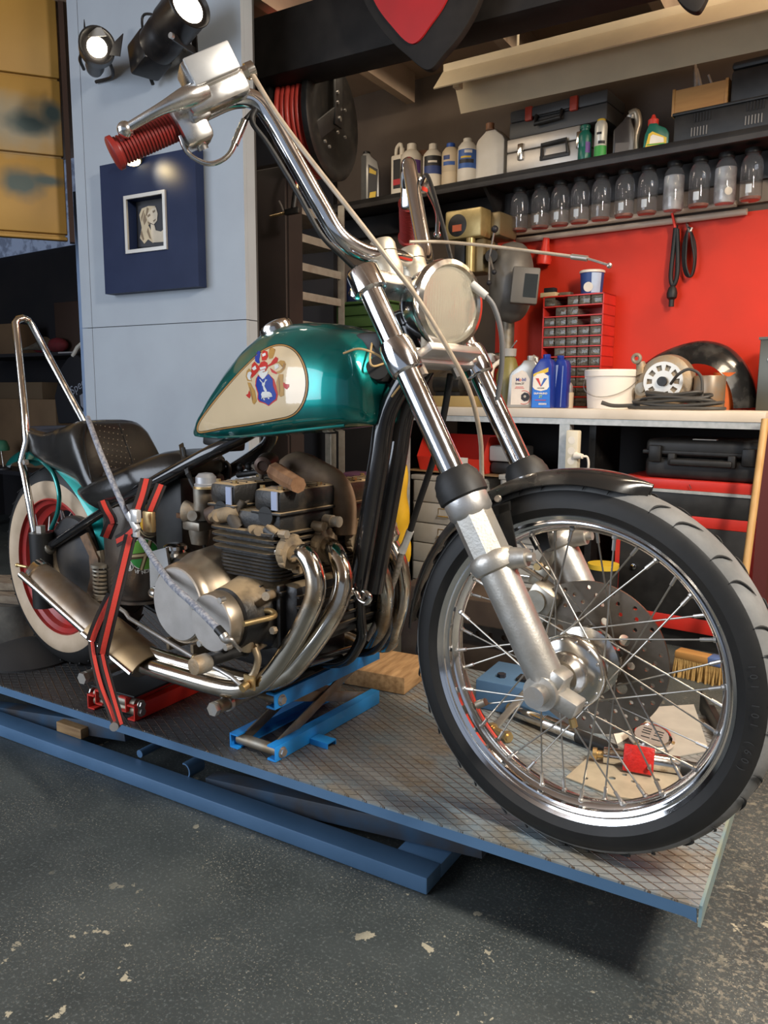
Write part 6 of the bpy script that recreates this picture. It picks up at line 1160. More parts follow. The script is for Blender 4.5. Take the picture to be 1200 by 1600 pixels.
fl([(-0.28, 0.56), (-0.12, 0.56), (0.0, 0.43), (0.0, 0.40), (-0.06, 0.43)], MATS['print_red'], 0.0024, 'emblem_left'); fl([(0.30, 0.56), (0.14, 0.56), (0.0, 0.43), (0.0, 0.40), (0.07, 0.43)], BLUL, 0.0024, 'emblem_right')
y_ = -0.0375-0.0032; lettering(l2, 'VALVOLINE', 0.0062, 0.0, zbt+hV*0.375, y_, INK, 0.0002); lettering(l1, 'DURABLEND', 0.0105, 0.0, zbt+hV*0.275, y_+0.001, PAPER, 0.0004); lettering(l1, '2T', 0.015, 0.0, zbt+hV*0.215, y_+0.001, plain('print_lime', (0.4, 0.6, 0.15)), 0.0004)
for k, zz in enumerate((0.15, 0.09, 0.07)): part(l1, 'small_print', MB().box((0.0 if k == 0 else 0.010, y_+0.001, zbt+hV*zz), (0.050 if k == 0 else 0.036, 0.0004, 0.0025)), (MATS['print_red'], PAPER, PAPER)[k])
f_ = WF(873, 638, -0.405, 0.05)
t = oil_can('oil_bottle', 'second blue oil bottle standing half behind the first, showing its pale measuring strip', f_, (0, 0, zbt), wV*0.9, 0.075, hV*1.0, O2, BLB, BLB, 0.0, 0.016, 0.014, 'two-stroke oil bottles on the bench')
flat_label(t, [(-0.40, 0.02), (-0.20, 0.02), (0.02, 0.82), (-0.40, 0.80)], (0, 0, zbt), 0.0375, wV*0.9, hV, plain('measuring_strip', (0.30, 0.40, 0.72))); flat_label(t, [(0.20, 0.02), (0.24, 0.02), (0.30, 0.80), (0.26, 0.80)], (0, 0, zbt), 0.0375, wV*0.9, hV, MATS['measuring_strip'])
q = W(887, 638, -0.36); t = thing('glue_pot', 'small tan pot with a red and grey top beside the blue oil bottles', 'pot', WALL, (q.x, -0.36, zbt)); part(t, 'pot', MB().lathe([(0.002, 0), (0.024, 0), (0.025, 0.07), (0.020, 0.072)], (q.x, -0.36, zbt), Z, 24), BEI); part(t, 'top', MB().lathe([(0.020, 0.072), (0.020, 0.10), (0.012, 0.115), (0.002, 0.116)], (q.x, -0.36, zbt), Z, 24), GREYB)
# red drawer cabinet
q0, q1 = W(843, 638, -0.16), W(936, 638, -0.16); zt0 = W(845, 464, -0.16).z; cw = q1.x-q0.x; nC, nR = 5, 11
t = thing('drawer_cabinet', 'tall red small-parts cabinet with rows of clear drawers against the red wall', 'drawer cabinet', WALL, (q0.x+cw/2, -0.08, zbt))
HH = zt0-zbt; ch = (HH-0.006)/nR; cwid = (cw-0.012)/nC
mb = MB().box((q0.x+0.003, -0.085, zbt+HH/2), (0.006, 0.15, HH)).box((q1.x-0.003, -0.085, zbt+HH/2), (0.006, 0.15, HH)).box((q0.x+cw/2, -0.012, zbt+HH/2), (cw, 0.004, HH))
for k in range(nR+1): mb.box((q0.x+cw/2, -0.085, zbt+0.003+k*ch), (cw, 0.15, 0.006 if k in (0, nR) else 0.005))
part(t, 'carcass', mb, RED)
DRC = mat('clear_drawer_plastic', (0.60, 0.56, 0.48), 0.08, trans=0.88, ior=1.15, coat=0.6); SMALLP = mat('small_parts', (0.30, 0.26, 0.19), 0.45, 0.6, (0.03, 0.025, 0.02), 90, 3, 0.45, 0.6, bump=0.6, bscale=90)
missing = {(10, 1), (9, 0), (9, 3), (9, 4), (8, 3), (5, 0), (4, 0)}
for r in range(nR):
    for c in range(nC):
        if (r, c) in missing: continue
        xx = q0.x+0.006+cwid*(c+0.5); zz = zbt+0.003+ch*r+0.004
        dw = part(t, 'drawer', MB().box((xx, -0.158, zz+ch*0.40), (cwid-0.006, 0.004, ch*0.80), bev=0.001).box((xx, -0.088, zz+0.001), (cwid-0.006, 0.136, 0.002)).box((xx-cwid/2+0.004, -0.088, zz+ch*0.3), (0.0015, 0.136, ch*0.6)).box((xx+cwid/2-0.004, -0.088, zz+ch*0.3), (0.0015, 0.136, ch*0.6)), DRC)
        part(dw, 'pull', MB().box((xx, -0.163, zz+ch*0.58), (cwid*0.5, 0.008, 0.006), bev=0.002), DRC)
        if (r*3+c*5) % 4: part(dw, 'contents', MB().box((xx, -0.09, zz+ch*0.18), (cwid-0.014, 0.12, ch*0.28), bev=0.003), SMALLP, stuff=True)
ztop_ = zt0
bc = W(926, 452, -0.09); bk = thing('plastic_tub', 'blue and white plastic tub standing on top of the red drawer cabinet', 'tub', WALL, (bc.x-0.005, -0.09, ztop_)); hb_ = W(926, 414, -0.09).z-W(926, 452, -0.09).z; c_ = (bc.x-0.005, -0.09, ztop_)
part(bk, 'body', MB().lathe([(0.002, 0), (0.048, 0), (0.050, 0.004), (0.056, hb_*0.9)], c_, Z, 40), plain('tub_blue', (0.03, 0.07, 0.24))); part(bk, 'lid', MB().lathe([(0.057, hb_*0.88), (0.060, hb_*0.89), (0.060, hb_*0.97), (0.055, hb_), (0.002, hb_)], c_, Z, 40), WHITE)
def arc(r0, r1, a0, a1, z0, z1): return MB().grid(lambda s, q: V(c_[0]+math.sin(a0+(a1-a0)*s)*(r0+(r1-r0)*q), c_[1]-math.cos(a0+(a1-a0)*s)*(r0+(r1-r0)*q), ztop_+z0+(z1-z0)*q), 10, 2)
part(bk, 'label', arc(0.0505, 0.0562, 0.35, 1.25, 0.006, hb_*0.86), plain('label_sky', (0.45, 0.55, 0.72))); part(bk, 'badge', MB().lathe([(0.001, 0), (0.022, 0), (0.023, -0.001)], V(c_[0]+0.004, c_[1]-0.054, ztop_+0.032), V(0.05, -1, -0.08), 24), PAPER)
q = W(860, 462, -0.10); t = solo('cream_box', 'small cream box lying on the red drawer cabinet', 'box', WALL, (q.x, -0.10, ztop_), MB().box((q.x, -0.10, ztop_+0.012), (0.082, 0.06, 0.023), bev=0.003), plain('cream_card', (0.66, 0.52, 0.30))); solo('black_case', 'small black case on the cream box on the drawer cabinet', 'case', WALL, (q.x, -0.10, ztop_+0.024), MB().box((q.x, -0.10, ztop_+0.036), (0.055, 0.04, 0.022), bev=0.003), INK)
q = W(885, 458, -0.09); solo('grey_stone', 'flat grey whetstone on the drawer cabinet between the box and tub', 'whetstone', WALL, (q.x, -0.09, ztop_), MB().box((q.x, -0.09, ztop_+0.011), (0.06, 0.04, 0.021), bev=0.004), STEEL_D)
# white bucket
q = W(954, 638, -0.36); hB = W(954, 578, -0.36).z-zbt; c_ = (q.x, -0.36, zbt); rB = (W(995, 600, -0.36)-W(914, 600, -0.36)).length/2*0.97
t = thing('bucket', 'white plastic bucket with a wire handle standing on the bench', 'bucket', WALL, c_)
part(t, 'body', MB().lathe([(0.002, 0.002), (rB*0.86, 0), (rB*0.88, 0.004), (rB*0.97, hB*0.82), (rB*1.03, hB*0.83), (rB*1.04, hB*0.97), (rB*1.0, hB), (rB*0.97, hB*0.98), (rB*0.85, 0.01), (0.002, 0.008)], c_, Z, 56), mat('white_bucket', (0.80, 0.74, 0.66), 0.35))
part(t, 'wire_handle', MB().tube([V(c_[0]+math.cos(a)*rB*1.05, c_[1]-math.sin(a)*rB*1.05, zbt+hB*0.80-math.sin(a)*0.085) for a in [PI*k/20 for k in range(21)]], 0.0018, 8), STEEL)
for s_ in (-1, 1): part(t, 'handle_boss', MB().cyl((c_[0]+s_*rB*0.98, c_[1], zbt+hB*0.80), (c_[0]+s_*rB*1.07, c_[1], zbt+hB*0.80), 0.009), MATS['white_bucket'])
# spare engine, cup, fender, cable coil, grey sheet box
e0 = W(1042, 600, -0.36); ez0 = zbt
t = thing('spare_engine', 'small dismounted engine with a slotted white flywheel cover under the black fender', 'engine', WALL, (e0.x-0.02, -0.33, zbt))
part(t, 'crankcase', MB().lathe([(0.03, 0.06), (0.10, 0.055), (0.115, 0.02), (0.11, -0.03), (0.09, -0.045)], V(e0.x, -0.36, zbt+0.117), Y, 40).box((e0.x-0.09, -0.33, zbt+0.085), (0.10, 0.10, 0.165), bev=0.03).tube([V(e0.x-0.10, -0.37, zbt+0.15), V(e0.x-0.115, -0.37, zbt+0.20)], [0.03, 0.018], 16), ALU_D)
part(t, 'flywheel_cover', holes_mb(circ(0, 0, 0.082, 48), [[(math.cos(a+d)*r, math.sin(a+d)*r) for r, d in ((0.046, -0.2), (0.068, -0.17), (0.070, 0.17), (0.046, 0.2))] for a in [2*PI*k/10 for k in range(10)]], V(e0.x, -0.41, zbt+0.117), X, Z, 0.012), mat('white_metal_cover', (0.58, 0.55, 0.49), 0.4, 0.4))
part(t, 'cover_hub', MB().cyl((e0.x, -0.432, zbt+0.117), (e0.x, -0.40, zbt+0.117), 0.020), BLACK_S); part(t, 'backing', MB().cyl((e0.x, -0.40, zbt+0.117), (e0.x, -0.395, zbt+0.117), 0.08, seg=40), INK)
part(t, 'boss', MB().cyl((e0.x-0.09, -0.41, zbt+0.085), (e0.x-0.09, -0.37, zbt+0.085), 0.030, seg=24).cyl((e0.x-0.09, -0.42, zbt+0.085), (e0.x-0.09, -0.40, zbt+0.085), 0.014, seg=16), STEEL_D); part(t, 'eye', MB().torus((e0.x-0.122, -0.40, zbt+0.215), Y, 0.016, 0.008, 20, 8), ALU_D)
q = W(1108, 612, -0.36); solo('grey_cylinder', 'squat grey metal cylinder between the spare engine and the orange cup', 'canister', WALL, (q.x, -0.36, zbt), MB().lathe([(0.002, 0), (0.060, 0), (0.062, 0.004), (0.062, 0.135), (0.060, 0.14), (0.002, 0.14)], (q.x, -0.36, zbt), Z, 40), mat('grey_tin', (0.24, 0.21, 0.17), 0.4, 0.4, (0.30, 0.18, 0.09), 14))
q = W(1133, 605, -0.25); solo('orange_cup', 'orange plastic cup standing inside the curve of the black fender', 'cup', WALL, (q.x, -0.25, zbt), MB().lathe([(0.034, 0), (0.048, 0.15), (0.050, 0.155), (0.046, 0.155), (0.032, 0.004), (0.002, 0.003)], (q.x, -0.25, zbt), Z, 32), plain('orange_plastic', (0.66, 0.14, 0.03)))
fc0 = W(1095, 640, -0.20)
def ff_(s, t):
    pts_ = [(1009, 566), (1030, 552), (1065, 538), (1100, 532), (1135, 540), (1160, 562), (1175, 590), (1182, 620), (1183, 637)]
    k = s*(len(pts_)-1); i = min(int(k), len(pts_)-2); f = k-i; c = cat([V(a, b_, 0) for a, b_ in pts_], 8); p = c[min(len(c)-1, int(s*(len(c)-1)))]
    q_ = W(p.x, p.y, -0.22); y = -0.30+0.17*t; e = abs(t-0.5)*2; ctr = W(1098, 640, -0.22); d = (q_-ctr); d.y = 0; d = d*(1-(0.34 if t < 0.5 else 0.10)*e**2)
    return V(ctr.x+d.x, y, max(zbt+0.002, ctr.z+d.z))
solo('spare_fender', 'black motorcycle fender arching over the spare engine on the bench', 'fender', WALL, (fc0.x, -0.2, zbt), MB().grid(ff_, 40, 10), FEND, solid=0.003, ang=60)
cq = W(1060, 624, -0.50)
mb = MB()
for k in range(6):
    rx, ry_ = 0.185-0.016*k+0.012*random.random(), 0.062-0.005*k; n = 30
    mb.tube([V(cq.x+0.012*math.sin(k*2.1)+math.cos(2*PI*j/n)*rx, -0.535+math.sin(2*PI*j/n)*ry_, zbt+0.009+0.010*k+0.007*(1+math.sin(j*0.42+k*1.7))*(k > 0)) for j in range(n)], 0.0065, 8, closed=True)
mb.tube([V(cq.x+0.10, -0.53, zbt+0.03), W(1096, 590, -0.50), W(1078, 577, -0.50), W(1060, 585, -0.50), W(1048, 600, -0.47)], 0.006, 8, sm=6); mb.tube([W(1000, 633, -0.54), W(960, 634, -0.56), W(940, 629, -0.57)], [0.008, 0.008, 0.009], 8, sm=5)
solo('cable_coil', 'loosely coiled black cable lying along the front of the bench', 'cable', WALL, (cq.x, -0.48, zbt), mb, mat('grey_black_cable', (0.05, 0.047, 0.042), 0.5))
q0 = W(1181, 640, -0.30); hG = W(1183, 528, -0.30).z-zbt; t = thing('sheet_metal_box', 'dull green-grey sheet metal box at the right end of the bench', 'box', WALL, (q0.x+0.15, -0.22, zbt)); part(t, 'box', MB().box((q0.x+0.15, -0.22, zbt+hG/2), (0.30, 0.18, hG), bev=0.003), mat('olive_grey_metal', (0.085, 0.085, 0.070), 0.35, 0.4)); part(t, 'lid', MB().box((q0.x+0.15, -0.22, zbt+hG-0.003), (0.31, 0.19, 0.010)), mat('olive_grey_metal', (0, 0, 0)))
part(t, 'rivet', MB().lathe([(0.014, 0), (0.012, -0.006), (0.004, -0.008)], (q0.x+0.045, -0.311, zbt+hG*0.70), Y, 16), STEEL)
# drill press
d0 = W(728, 350, -0.40)
GOLD_P = mat('gold_hammer_paint', (0.42, 0.32, 0.14), 0.35, 0.45, (0.36, 0.27, 0.11), 30)
t = thing('drill_press', 'gold-painted bench drill press behind the headlight', 'drill press', WALL, (d0.x+0.10, -0.22, zbt))
zt1, zb1 = W(728, 328, -0.40).z, W(728, 374, -0.40).z; xw = W(757, 350, -0.40).x-W(700, 350, -0.40).x
part(t, 'front_cover', MB().box((d0.x, -0.38, (zt1+zb1)/2), (xw, 0.10, zt1-zb1), bev=0.012), GOLD_P); part(t, 'belt_housing', MB().box((d0.x+0.085, -0.24, (zt1+zb1)/2+0.003), (0.13, 0.18, (zt1-zb1)*0.86), bev=0.02), mat('dark_gold_paint', (0.20, 0.15, 0.075), 0.4, 0.4))
part(t, 'badge', MB().lathe([(0.001, -0.001), (0.050, -0.001), (0.052, 0.0)], V(d0.x-0.03, -0.4305, (zt1+zb1)/2-0.005), Y, 32), BLACK_S); part(t, 'badge_mark', MB().box((d0.x-0.03, -0.433, (zt1+zb1)/2-0.018), (0.050, 0.002, 0.030)), plain('badge_orange', (0.45, 0.10, 0.04)))
zs1 = W(742, 425, -0.40).z
part(t, 'head', MB().box((d0.x+0.02, -0.33, (zb1+zs1)/2), (0.15, 0.12, zb1-zs1), bev=0.01), mat('dark_gold_paint', (0, 0, 0))); part(t, 'front_column', MB().cyl((d0.x+0.035, -0.41, zs1), (d0.x+0.035, -0.41, zb1), 0.022, seg=24), GOLD_P); part(t, 'gauge', MB().box((d0.x-0.03, -0.395, (zb1+zs1)/2), (0.06, 0.02, 0.12), bev=0.004), BLACK_S)
part(t, 'quill', MB().cyl((d0.x-0.02, -0.35, zs1-0.10), (d0.x-0.02, -0.35, zs1), 0.030, seg=24).lathe([(0.012, -0.17), (0.020, -0.12), (0.022, -0.10)], (d0.x-0.02, -0.35, zs1), Z, 20), STEEL_D); part(t, 'column', MB().cyl((d0.x+0.11, -0.16, zbt+0.04), (d0.x+0.11, -0.16, zb1), 0.036, seg=28), STEEL_D)
kn = W(773, 358, -0.42); hbp = W(765, 400, -0.40); part(t, 'feed_hub', MB().cyl(hbp+V(-0.02, 0.06, 0), hbp+V(0.01, 0, 0), 0.030, seg=24), BLACK_S)
for q in (kn, W(764, 442, -0.42), W(772, 425, -0.44)): a = part(t, 'feed_lever', MB().tube([hbp, q], 0.005, 8), STEEL); part(a, 'knob', MB().sphere(q, 0.017 if q is kn else 0.012, seg=16, rings=10), INK)
part(t, 'table', MB().box((d0.x+0.05, -0.30, zbt+0.20), (0.24, 0.22, 0.02), bev=0.004), STEEL_D); part(t, 'base', MB().box((d0.x+0.10, -0.20, zbt+0.02), (0.22, 0.28, 0.04), bev=0.008), mat('dark_gold_paint', (0, 0, 0)))
q = W(745, 555, -0.42); t = thing('machine_vice', 'grey machine vice with a chrome screw on the drill press table', 'vice', WALL, (q.x, -0.36, zbt+0.211)); part(t, 'body', MB().box((q.x, -0.36, zbt+0.235), (0.15, 0.09, 0.045), bev=0.006), GALV); part(t, 'handle', MB().tube([V(q.x+0.06, -0.38, zbt+0.25), V(q.x+0.13, -0.40, zbt+0.252)], 0.008, 10).sphere((q.x+0.13, -0.40, zbt+0.252), 0.012), CHROME_OLD)
# green jug, yellow box, dark clutter on the bench behind the fork
SJ = -0.40; q = W(793, 630, SJ); t = thing('spray_bottle', 'olive green spray jug with a grey top behind the silver oil bottle', 'spray bottle', WALL, (q.x, SJ, zbt)); hj = W(797, 545, SJ).z-zbt
part(t, 'body', MB().lathe([(0.002, 0), (0.058, 0), (0.060, 0.01), (0.058, hj*0.55), (0.035, hj*0.82), (0.024, hj*0.88)], (q.x, SJ, zbt), Z, 32), mat('olive_plastic', (0.20, 0.17, 0.05), 0.4)); part(t, 'top', MB().cyl((q.x, SJ, zbt+hj*0.87), (q.x, SJ, zbt+hj), 0.034, 0.036, 24).tube([V(q.x+0.02, SJ-0.02, zbt+hj), V(q.x+0.06, SJ-0.04, zbt+hj*1.12)], 0.003, 6), plain('grey_top', (0.36, 0.35, 0.33))); part(t, 'handle', MB().tube([V(q.x-0.02, SJ-0.04, zbt+hj*0.80), V(q.x-0.055, SJ-0.06, zbt+hj*0.65), V(q.x-0.05, SJ-0.07, zbt+hj*0.30)], 0.011, 10, sm=5), WHITE)
q = W(712, 630, -0.46); solo('yellow_box', 'low mustard-yellow wooden box on the bench behind the fork tubes', 'box', WALL, (q.x, -0.42, zbt), MB().box((q.x, -0.42, zbt+0.026), (0.22, 0.16, 0.052), bev=0.003), mat('mustard_wood', (0.34, 0.24, 0.09), 0.6)); q = W(706, 606, -0.40); solo('black_motor', 'black electric motor part lying on the mustard-yellow box', 'motor', WALL, (q.x, -0.40, zbt+0.053), MB().lathe([(0.02, -0.09), (0.050, -0.085), (0.055, 0.07), (0.030, 0.085)], (q.x, -0.40, zbt+0.11), X, 28).box((q.x, -0.40, zbt+0.062), (0.14, 0.08, 0.018)), BLACK_S)
# ================================================================== UNDER THE BENCH
STL = mat('grey_cabinet_enamel', (0.46, 0.44, 0.40), 0.45, 0.1, (0.40, 0.38, 0.34), 10)
def cabinet(label, px0, px1, ptop, plines, y, grp):
    q0, q1 = W(px0, 800, y), W(px1, 800, y); zt = W(px0, ptop, y).z; w = q1.x-q0.x; cx_ = q0.x+w/2
    t = thing('filing_cabinet', label, 'cabinet', WALL, (cx_, y+0.19, 0), grp); part(t, 'body', MB().box((cx_, y+0.20, zt/2), (w, 0.38, zt-0.002), bev=0.004), STL); part(t, 'top', MB().box((cx_, y+0.195, zt-0.012), (w+0.006, 0.40, 0.024), bev=0.004), STL)
    zz = [W(px0+8, p, y).z for p in plines]+[0.04]
    for a, b_ in zip(zz, zz[1:]):
        if a-b_ < 0.03: continue
        while a-b_ > 0.18: pass_ = a-0.125; _dr(t, cx_, w, y, a, pass_); a = pass_
        _dr(t, cx_, w, y, a, b_)
    return t
def _dr(t, cx_, w, y, a, b_):
    d = part(t, 'drawer', MB().box((cx_+0.004, y+0.004, (a+b_)/2), (w-0.024, 0.016, a-b_-0.006), bev=0.003), STL)
    zc_ = (a+b_)/2+0.01; part(d, 'label_holder', MB().box((cx_, y-0.006, zc_+0.018), (0.075, 0.003, 0.003)).box((cx_-0.036, y-0.006, zc_), (0.003, 0.003, 0.036)).box((cx_+0.036, y-0.006, zc_), (0.003, 0.003, 0.036)), CHROME_OLD); part(d, 'handle', MB().tube([V(cx_-0.038, y-0.004, zc_-0.012), V(cx_-0.030, y-0.020, zc_-0.018), V(cx_+0.030, y-0.020, zc_-0.018), V(cx_+0.038, y-0.004, zc_-0.012)], 0.004, 8), CHROME_OLD)
cabinet('grey steel drawer cabinet under the bench below the red bins, left one of two', 643, 752, 741, (749, 783, 815, 846, 876, 905), -0.52, 'grey drawer cabinets under the bench')
cabinet('grey steel drawer cabinet under the bench half hidden by the front wheel', 779, 872, 741, (749, 783, 815, 846, 876, 905), -0.52, 'grey drawer cabinets under the bench')
q0, q1 = W(651, 735, -0.50), W(754, 735, -0.50); zt = W(700, 740.5, -0.50).z+0.003; zt2 = W(654, 680, -0.50).z
solo('plywood_strip', 'thin plywood strip lying on the grey cabinets beneath the red bin', 'board', WALL, (q0.x+0.25, -0.3, zt), MB().box((q0.x+0.25, -0.36, zt+0.003), (0.62, 0.28, 0.006)), WOOD)
zt += 0.0065
bw = q1.x-q0.x
t = thing('storage_bin', 'open red plastic storage bin on the grey cabinet behind the fork tube', 'bin', WALL, (q0.x+bw/2, -0.36, zt))
mb = MB(); h1 = zt2-zt
for x in (q0.x, q1.x-0.004): mb.prism([(-0.47, zt), (-0.22, zt), (-0.22, zt+h1), (-0.44, zt+h1), (-0.50, zt+h1*0.40)], (x, 0, 0), Y, Z, 0.004)
mb.prism([(-0.50, zt+h1*0.40), (-0.47, zt), (-0.466, zt), (-0.496, zt+h1*0.40)], (q0.x, 0, 0), Y, Z, bw).box((q0.x+bw/2, -0.345, zt+0.002), (bw, 0.25, 0.004)).box((q0.x+bw/2, -0.222, zt+h1/2), (bw, 0.004, h1))
part(t, 'bin', mb, REDP); a = W(716, 716, -0.505); part(t, 'label', MB().box((a.x+0.01, -0.503, zt+h1*0.34), (0.085, 0.004, 0.032)), PAPER)
a = W(788, 720, -0.45); t = thing('bench_grinder', 'grey and black machine standing on the second cabinet behind the far fork leg', 'machine', WALL, (a.x, -0.38, zt)); part(t, 'body', MB().box((a.x, -0.38, zt+0.10), (0.17, 0.14, 0.075), bev=0.01), mat('light_grey_metal', (0.36, 0.36, 0.35), 0.5)); part(t, 'ribbed_base', MB().box((a.x, -0.38, zt+0.032), (0.16, 0.14, 0.06), bev=0.02), PLAST)
a = W(898, 700, BF-0.006); zs0, zs1_ = W(898, 735, BF).z, W(898, 672, BF).z
t = thing('socket_strip', 'cream socket strip fixed upright on the bench leg', 'socket strip', WALL, (a.x, BF-0.02, zs0)); part(t, 'housing', MB().box((a.x, BF-0.022, (zs0+zs1_)/2), (0.056, 0.036, zs1_-zs0), bev=0.006), mat('cream_socket_plastic', (0.66, 0.60, 0.46), 0.4)); part(t, 'plug', MB().cyl((a.x+0.02, BF-0.04, (zs0+zs1_)/2-0.02), (a.x+0.055, BF-0.05, (zs0+zs1_)/2-0.02), 0.016, 0.010, 18), PAPER)
for k in (0.25, 0.5, 0.76): part(t, 'socket', MB().cyl((a.x, BF-0.0405, zs0+(zs1_-zs0)*k), (a.x, BF-0.041, zs0+(zs1_-zs0)*k), 0.016, seg=20), WHITE)
part(t, 'flex', MB().tube([V(a.x+0.055, BF-0.05, (zs0+zs1_)/2-0.02), W(918, 715, BF-0.03), W(919, 732, BF-0.02), W(910, 750, BF-0.0)], 0.005, 8, sm=6), PAPER)
# spare tyre, black case, tool chest, can
tq = W(976, 735, -0.30)
t = solo('motorcycle_tyre', 'old motorcycle tyre standing in the dark under the bench left of the black case', 'tyre', WALL, (tq.x, -0.33, tq.z-0.30), revolve(MB(), tyre_prof(0.33, 0.055, 0.24), (0, 0, 0), 64), TREAD)
t.location = WALL.w((W(975, 735, -0.30).x-0.03, -0.33, W(975, 698, -0.30).z-0.325)); t.rotation_euler = (0, 0, WALL.a+1.15)
q0, q1 = W(1004, 752, -0.54), W(1192, 752, -0.54); z0, z1 = W(1010, 745, -0.54).z, W(1010, 684, -0.54).z; cw_ = q1.x-q0.x; ccx = q0.x+cw_/2
zc1_ = W(980, 748, -0.56).z
CH = thing('tool_chest', 'red and black tool chest on the floor under the right end of the bench', 'tool chest', WALL, (W(1070, 900, -0.56).x, -0.32, 0))
x0, x1 = W(958, 900, -0.56).x, W(1182, 800, -0.56).x; cxx = (x0+x1)/2; ww_ = x1-x0; zt_c = W(1060, 750, -0.56).z
zA, zB_, zC, zD = W(1060, 766, -0.56).z, W(1060, 805, -0.56).z, W(1060, 822, -0.56).z, W(1060, 978, -0.56).z
part(CH, 'top_tray', MB().box((cxx, -0.33, (zt_c+zA)/2), (ww_, 0.44, zt_c-zA), bev=0.004), RED); part(CH, 'chrome_strip', MB().box((cxx, -0.552, zA-0.006), (ww_*0.96, 0.008, 0.012)), GALV)
part(CH, 'drawer', MB().box((cxx, -0.335, (zA+zB_)/2-0.006), (ww_*0.985, 0.43, zA-zB_-0.012), bev=0.003), PLAST); part(CH, 'middle_band', MB().box((cxx, -0.33, (zB_+zC)/2), (ww_, 0.44, zB_-zC), bev=0.003), RED)
dr_ = part(CH, 'door', MB().box((cxx, -0.335, (zC+max(zD, 0.14))/2), (ww_*0.93, 0.43, zC-max(zD, 0.14)), bev=0.003), PLAST); part(dr_, 'lock', MB().lathe([(0.013, 0), (0.012, -0.006), (0.004, -0.008)], W(990, 885, -0.553), Y, 18), CHROME)
for x in (x0+ww_*0.018, x1-ww_*0.018): part(CH, 'side_frame', MB().box((x, -0.33, (zC+0.08)/2), (ww_*0.036, 0.44, zC-0.08)), RED)
part(CH, 'plinth', MB().box((cxx, -0.33, max(zD, 0.14)-0.03), (ww_*0.93, 0.44, 0.06), bev=0.003), RED); part(CH, 'foot', MB().box((cxx, -0.33, 0.04), (ww_*0.9, 0.36, 0.08)), PLAST)
for dz, px in ((0, 0),): part(CH, 'tray_crack', MB().tube([W(1077, 757, -0.5605), W(1080, 764, -0.5605)], 0.0015, 6), INK)
zcb = zt_c+0.001; hcs = z1-z0
t = thing('rugged_case', 'black rugged equipment case with two latches lying on the red tool chest', 'case', WALL, (ccx, -0.34, zcb))
part(t, 'base', MB().box((ccx, -0.36, zcb+hcs*0.27), (cw_, 0.34, hcs*0.54), bev=0.022, bseg=3), PLAST); part(t, 'lid', MB().box((ccx, -0.36, zcb+hcs*0.77), (cw_, 0.34, hcs*0.44), bev=0.020, bseg=3), PLAST); part(t, 'seam_rim', MB().box((ccx, -0.36, zcb+hcs*0.66), (cw_+0.016, 0.356, hcs*0.10), bev=0.004), PLAST)
for fx in (0.10, 0.88): part(t, 'latch', MB().box((q0.x+cw_*fx, -0.54, zcb+hcs*0.62), (0.050, 0.024, hcs*0.42), bev=0.005), BLACK_S)
part(t, 'handle', MB().box((ccx, -0.555, zcb+hcs*0.44), (cw_*0.52, 0.020, 0.026), bev=0.008).box((ccx-cw_*0.25, -0.54, zcb+hcs*0.50), (0.03, 0.03, 0.05), bev=0.006).box((ccx+cw_*0.25, -0.54, zcb+hcs*0.50), (0.03, 0.03, 0.05), bev=0.006), PLAST)
part(t, 'paper_tag', MB().box((q0.x+cw_*0.50, -0.50, zcb+hcs*0.99+0.002), (0.09, 0.03, 0.003)), PAPER)
a = W(940, 940, -0.66); t = thing('dark_canister', 'dark cylinder with a yellow rim seen through the front wheel spokes', 'canister', WALL, (a.x, -0.66, 0)); zt = W(940, 880, -0.66).z; part(t, 'body', MB().cyl((a.x, -0.66, 0.0), (a.x, -0.66, zt-0.02), 0.062, seg=32), PLAST); part(t, 'rim', MB().cyl((a.x, -0.66, zt-0.02), (a.x, -0.66, zt), 0.064, seg=32), YLWL)
# yellow cloth bag hanging on the bench end
yb = [W(*p, -0.66) for p in ((600, 728), (622, 727), (632, 745), (634, 800), (632, 868), (600, 872), (584, 860), (590, 800), (594, 750))]
mb = MB()
def bagf(s, t_):
    a = 2*PI*t_; xw = 0.105*(1-0.25*(1-s)**2)*(1+0.06*math.sin(5*s*PI+a)); yw = 0.055*(0.5+0.5*math.sin(PI*min(1, s*0.9+0.12)))
    c = W(612, 728+s*145, -0.72); return V(c.x+math.cos(a)*xw+0.006*math.sin(9*s+3*a), c.y+math.sin(a)*yw, c.z+0.01*math.sin(3*a)*(1-s))
YB_ = mat('yellow_cloth', (0.75, 0.44, 0.015), 0.7, 0, (0.60, 0.33, 0.01), 7, 5, bump=0.3, bscale=22)
t = thing('cloth_bag', 'crumpled bright yellow cloth bag hanging beside the bench leg', 'bag', WALL, W(612, 872, -0.72)); part(t, 'bag', mb.grid(bagf, 26, 28), YB_, ang=180)
a0_ = W(606, 765, -0.785); part(t, 'print_patch', MB().sphere(W(601, 792, -0.772), 0.020, (1.1, 0.3, 0.8), 14, 8), plain('dark_red_print', (0.30, 0.05, 0.04))); part(t, 'print_patch', MB().sphere(W(597, 770, -0.772), 0.022, (1.0, 0.3, 1.2), 14, 8), plain('brown_print', (0.07, 0.03, 0.02)))
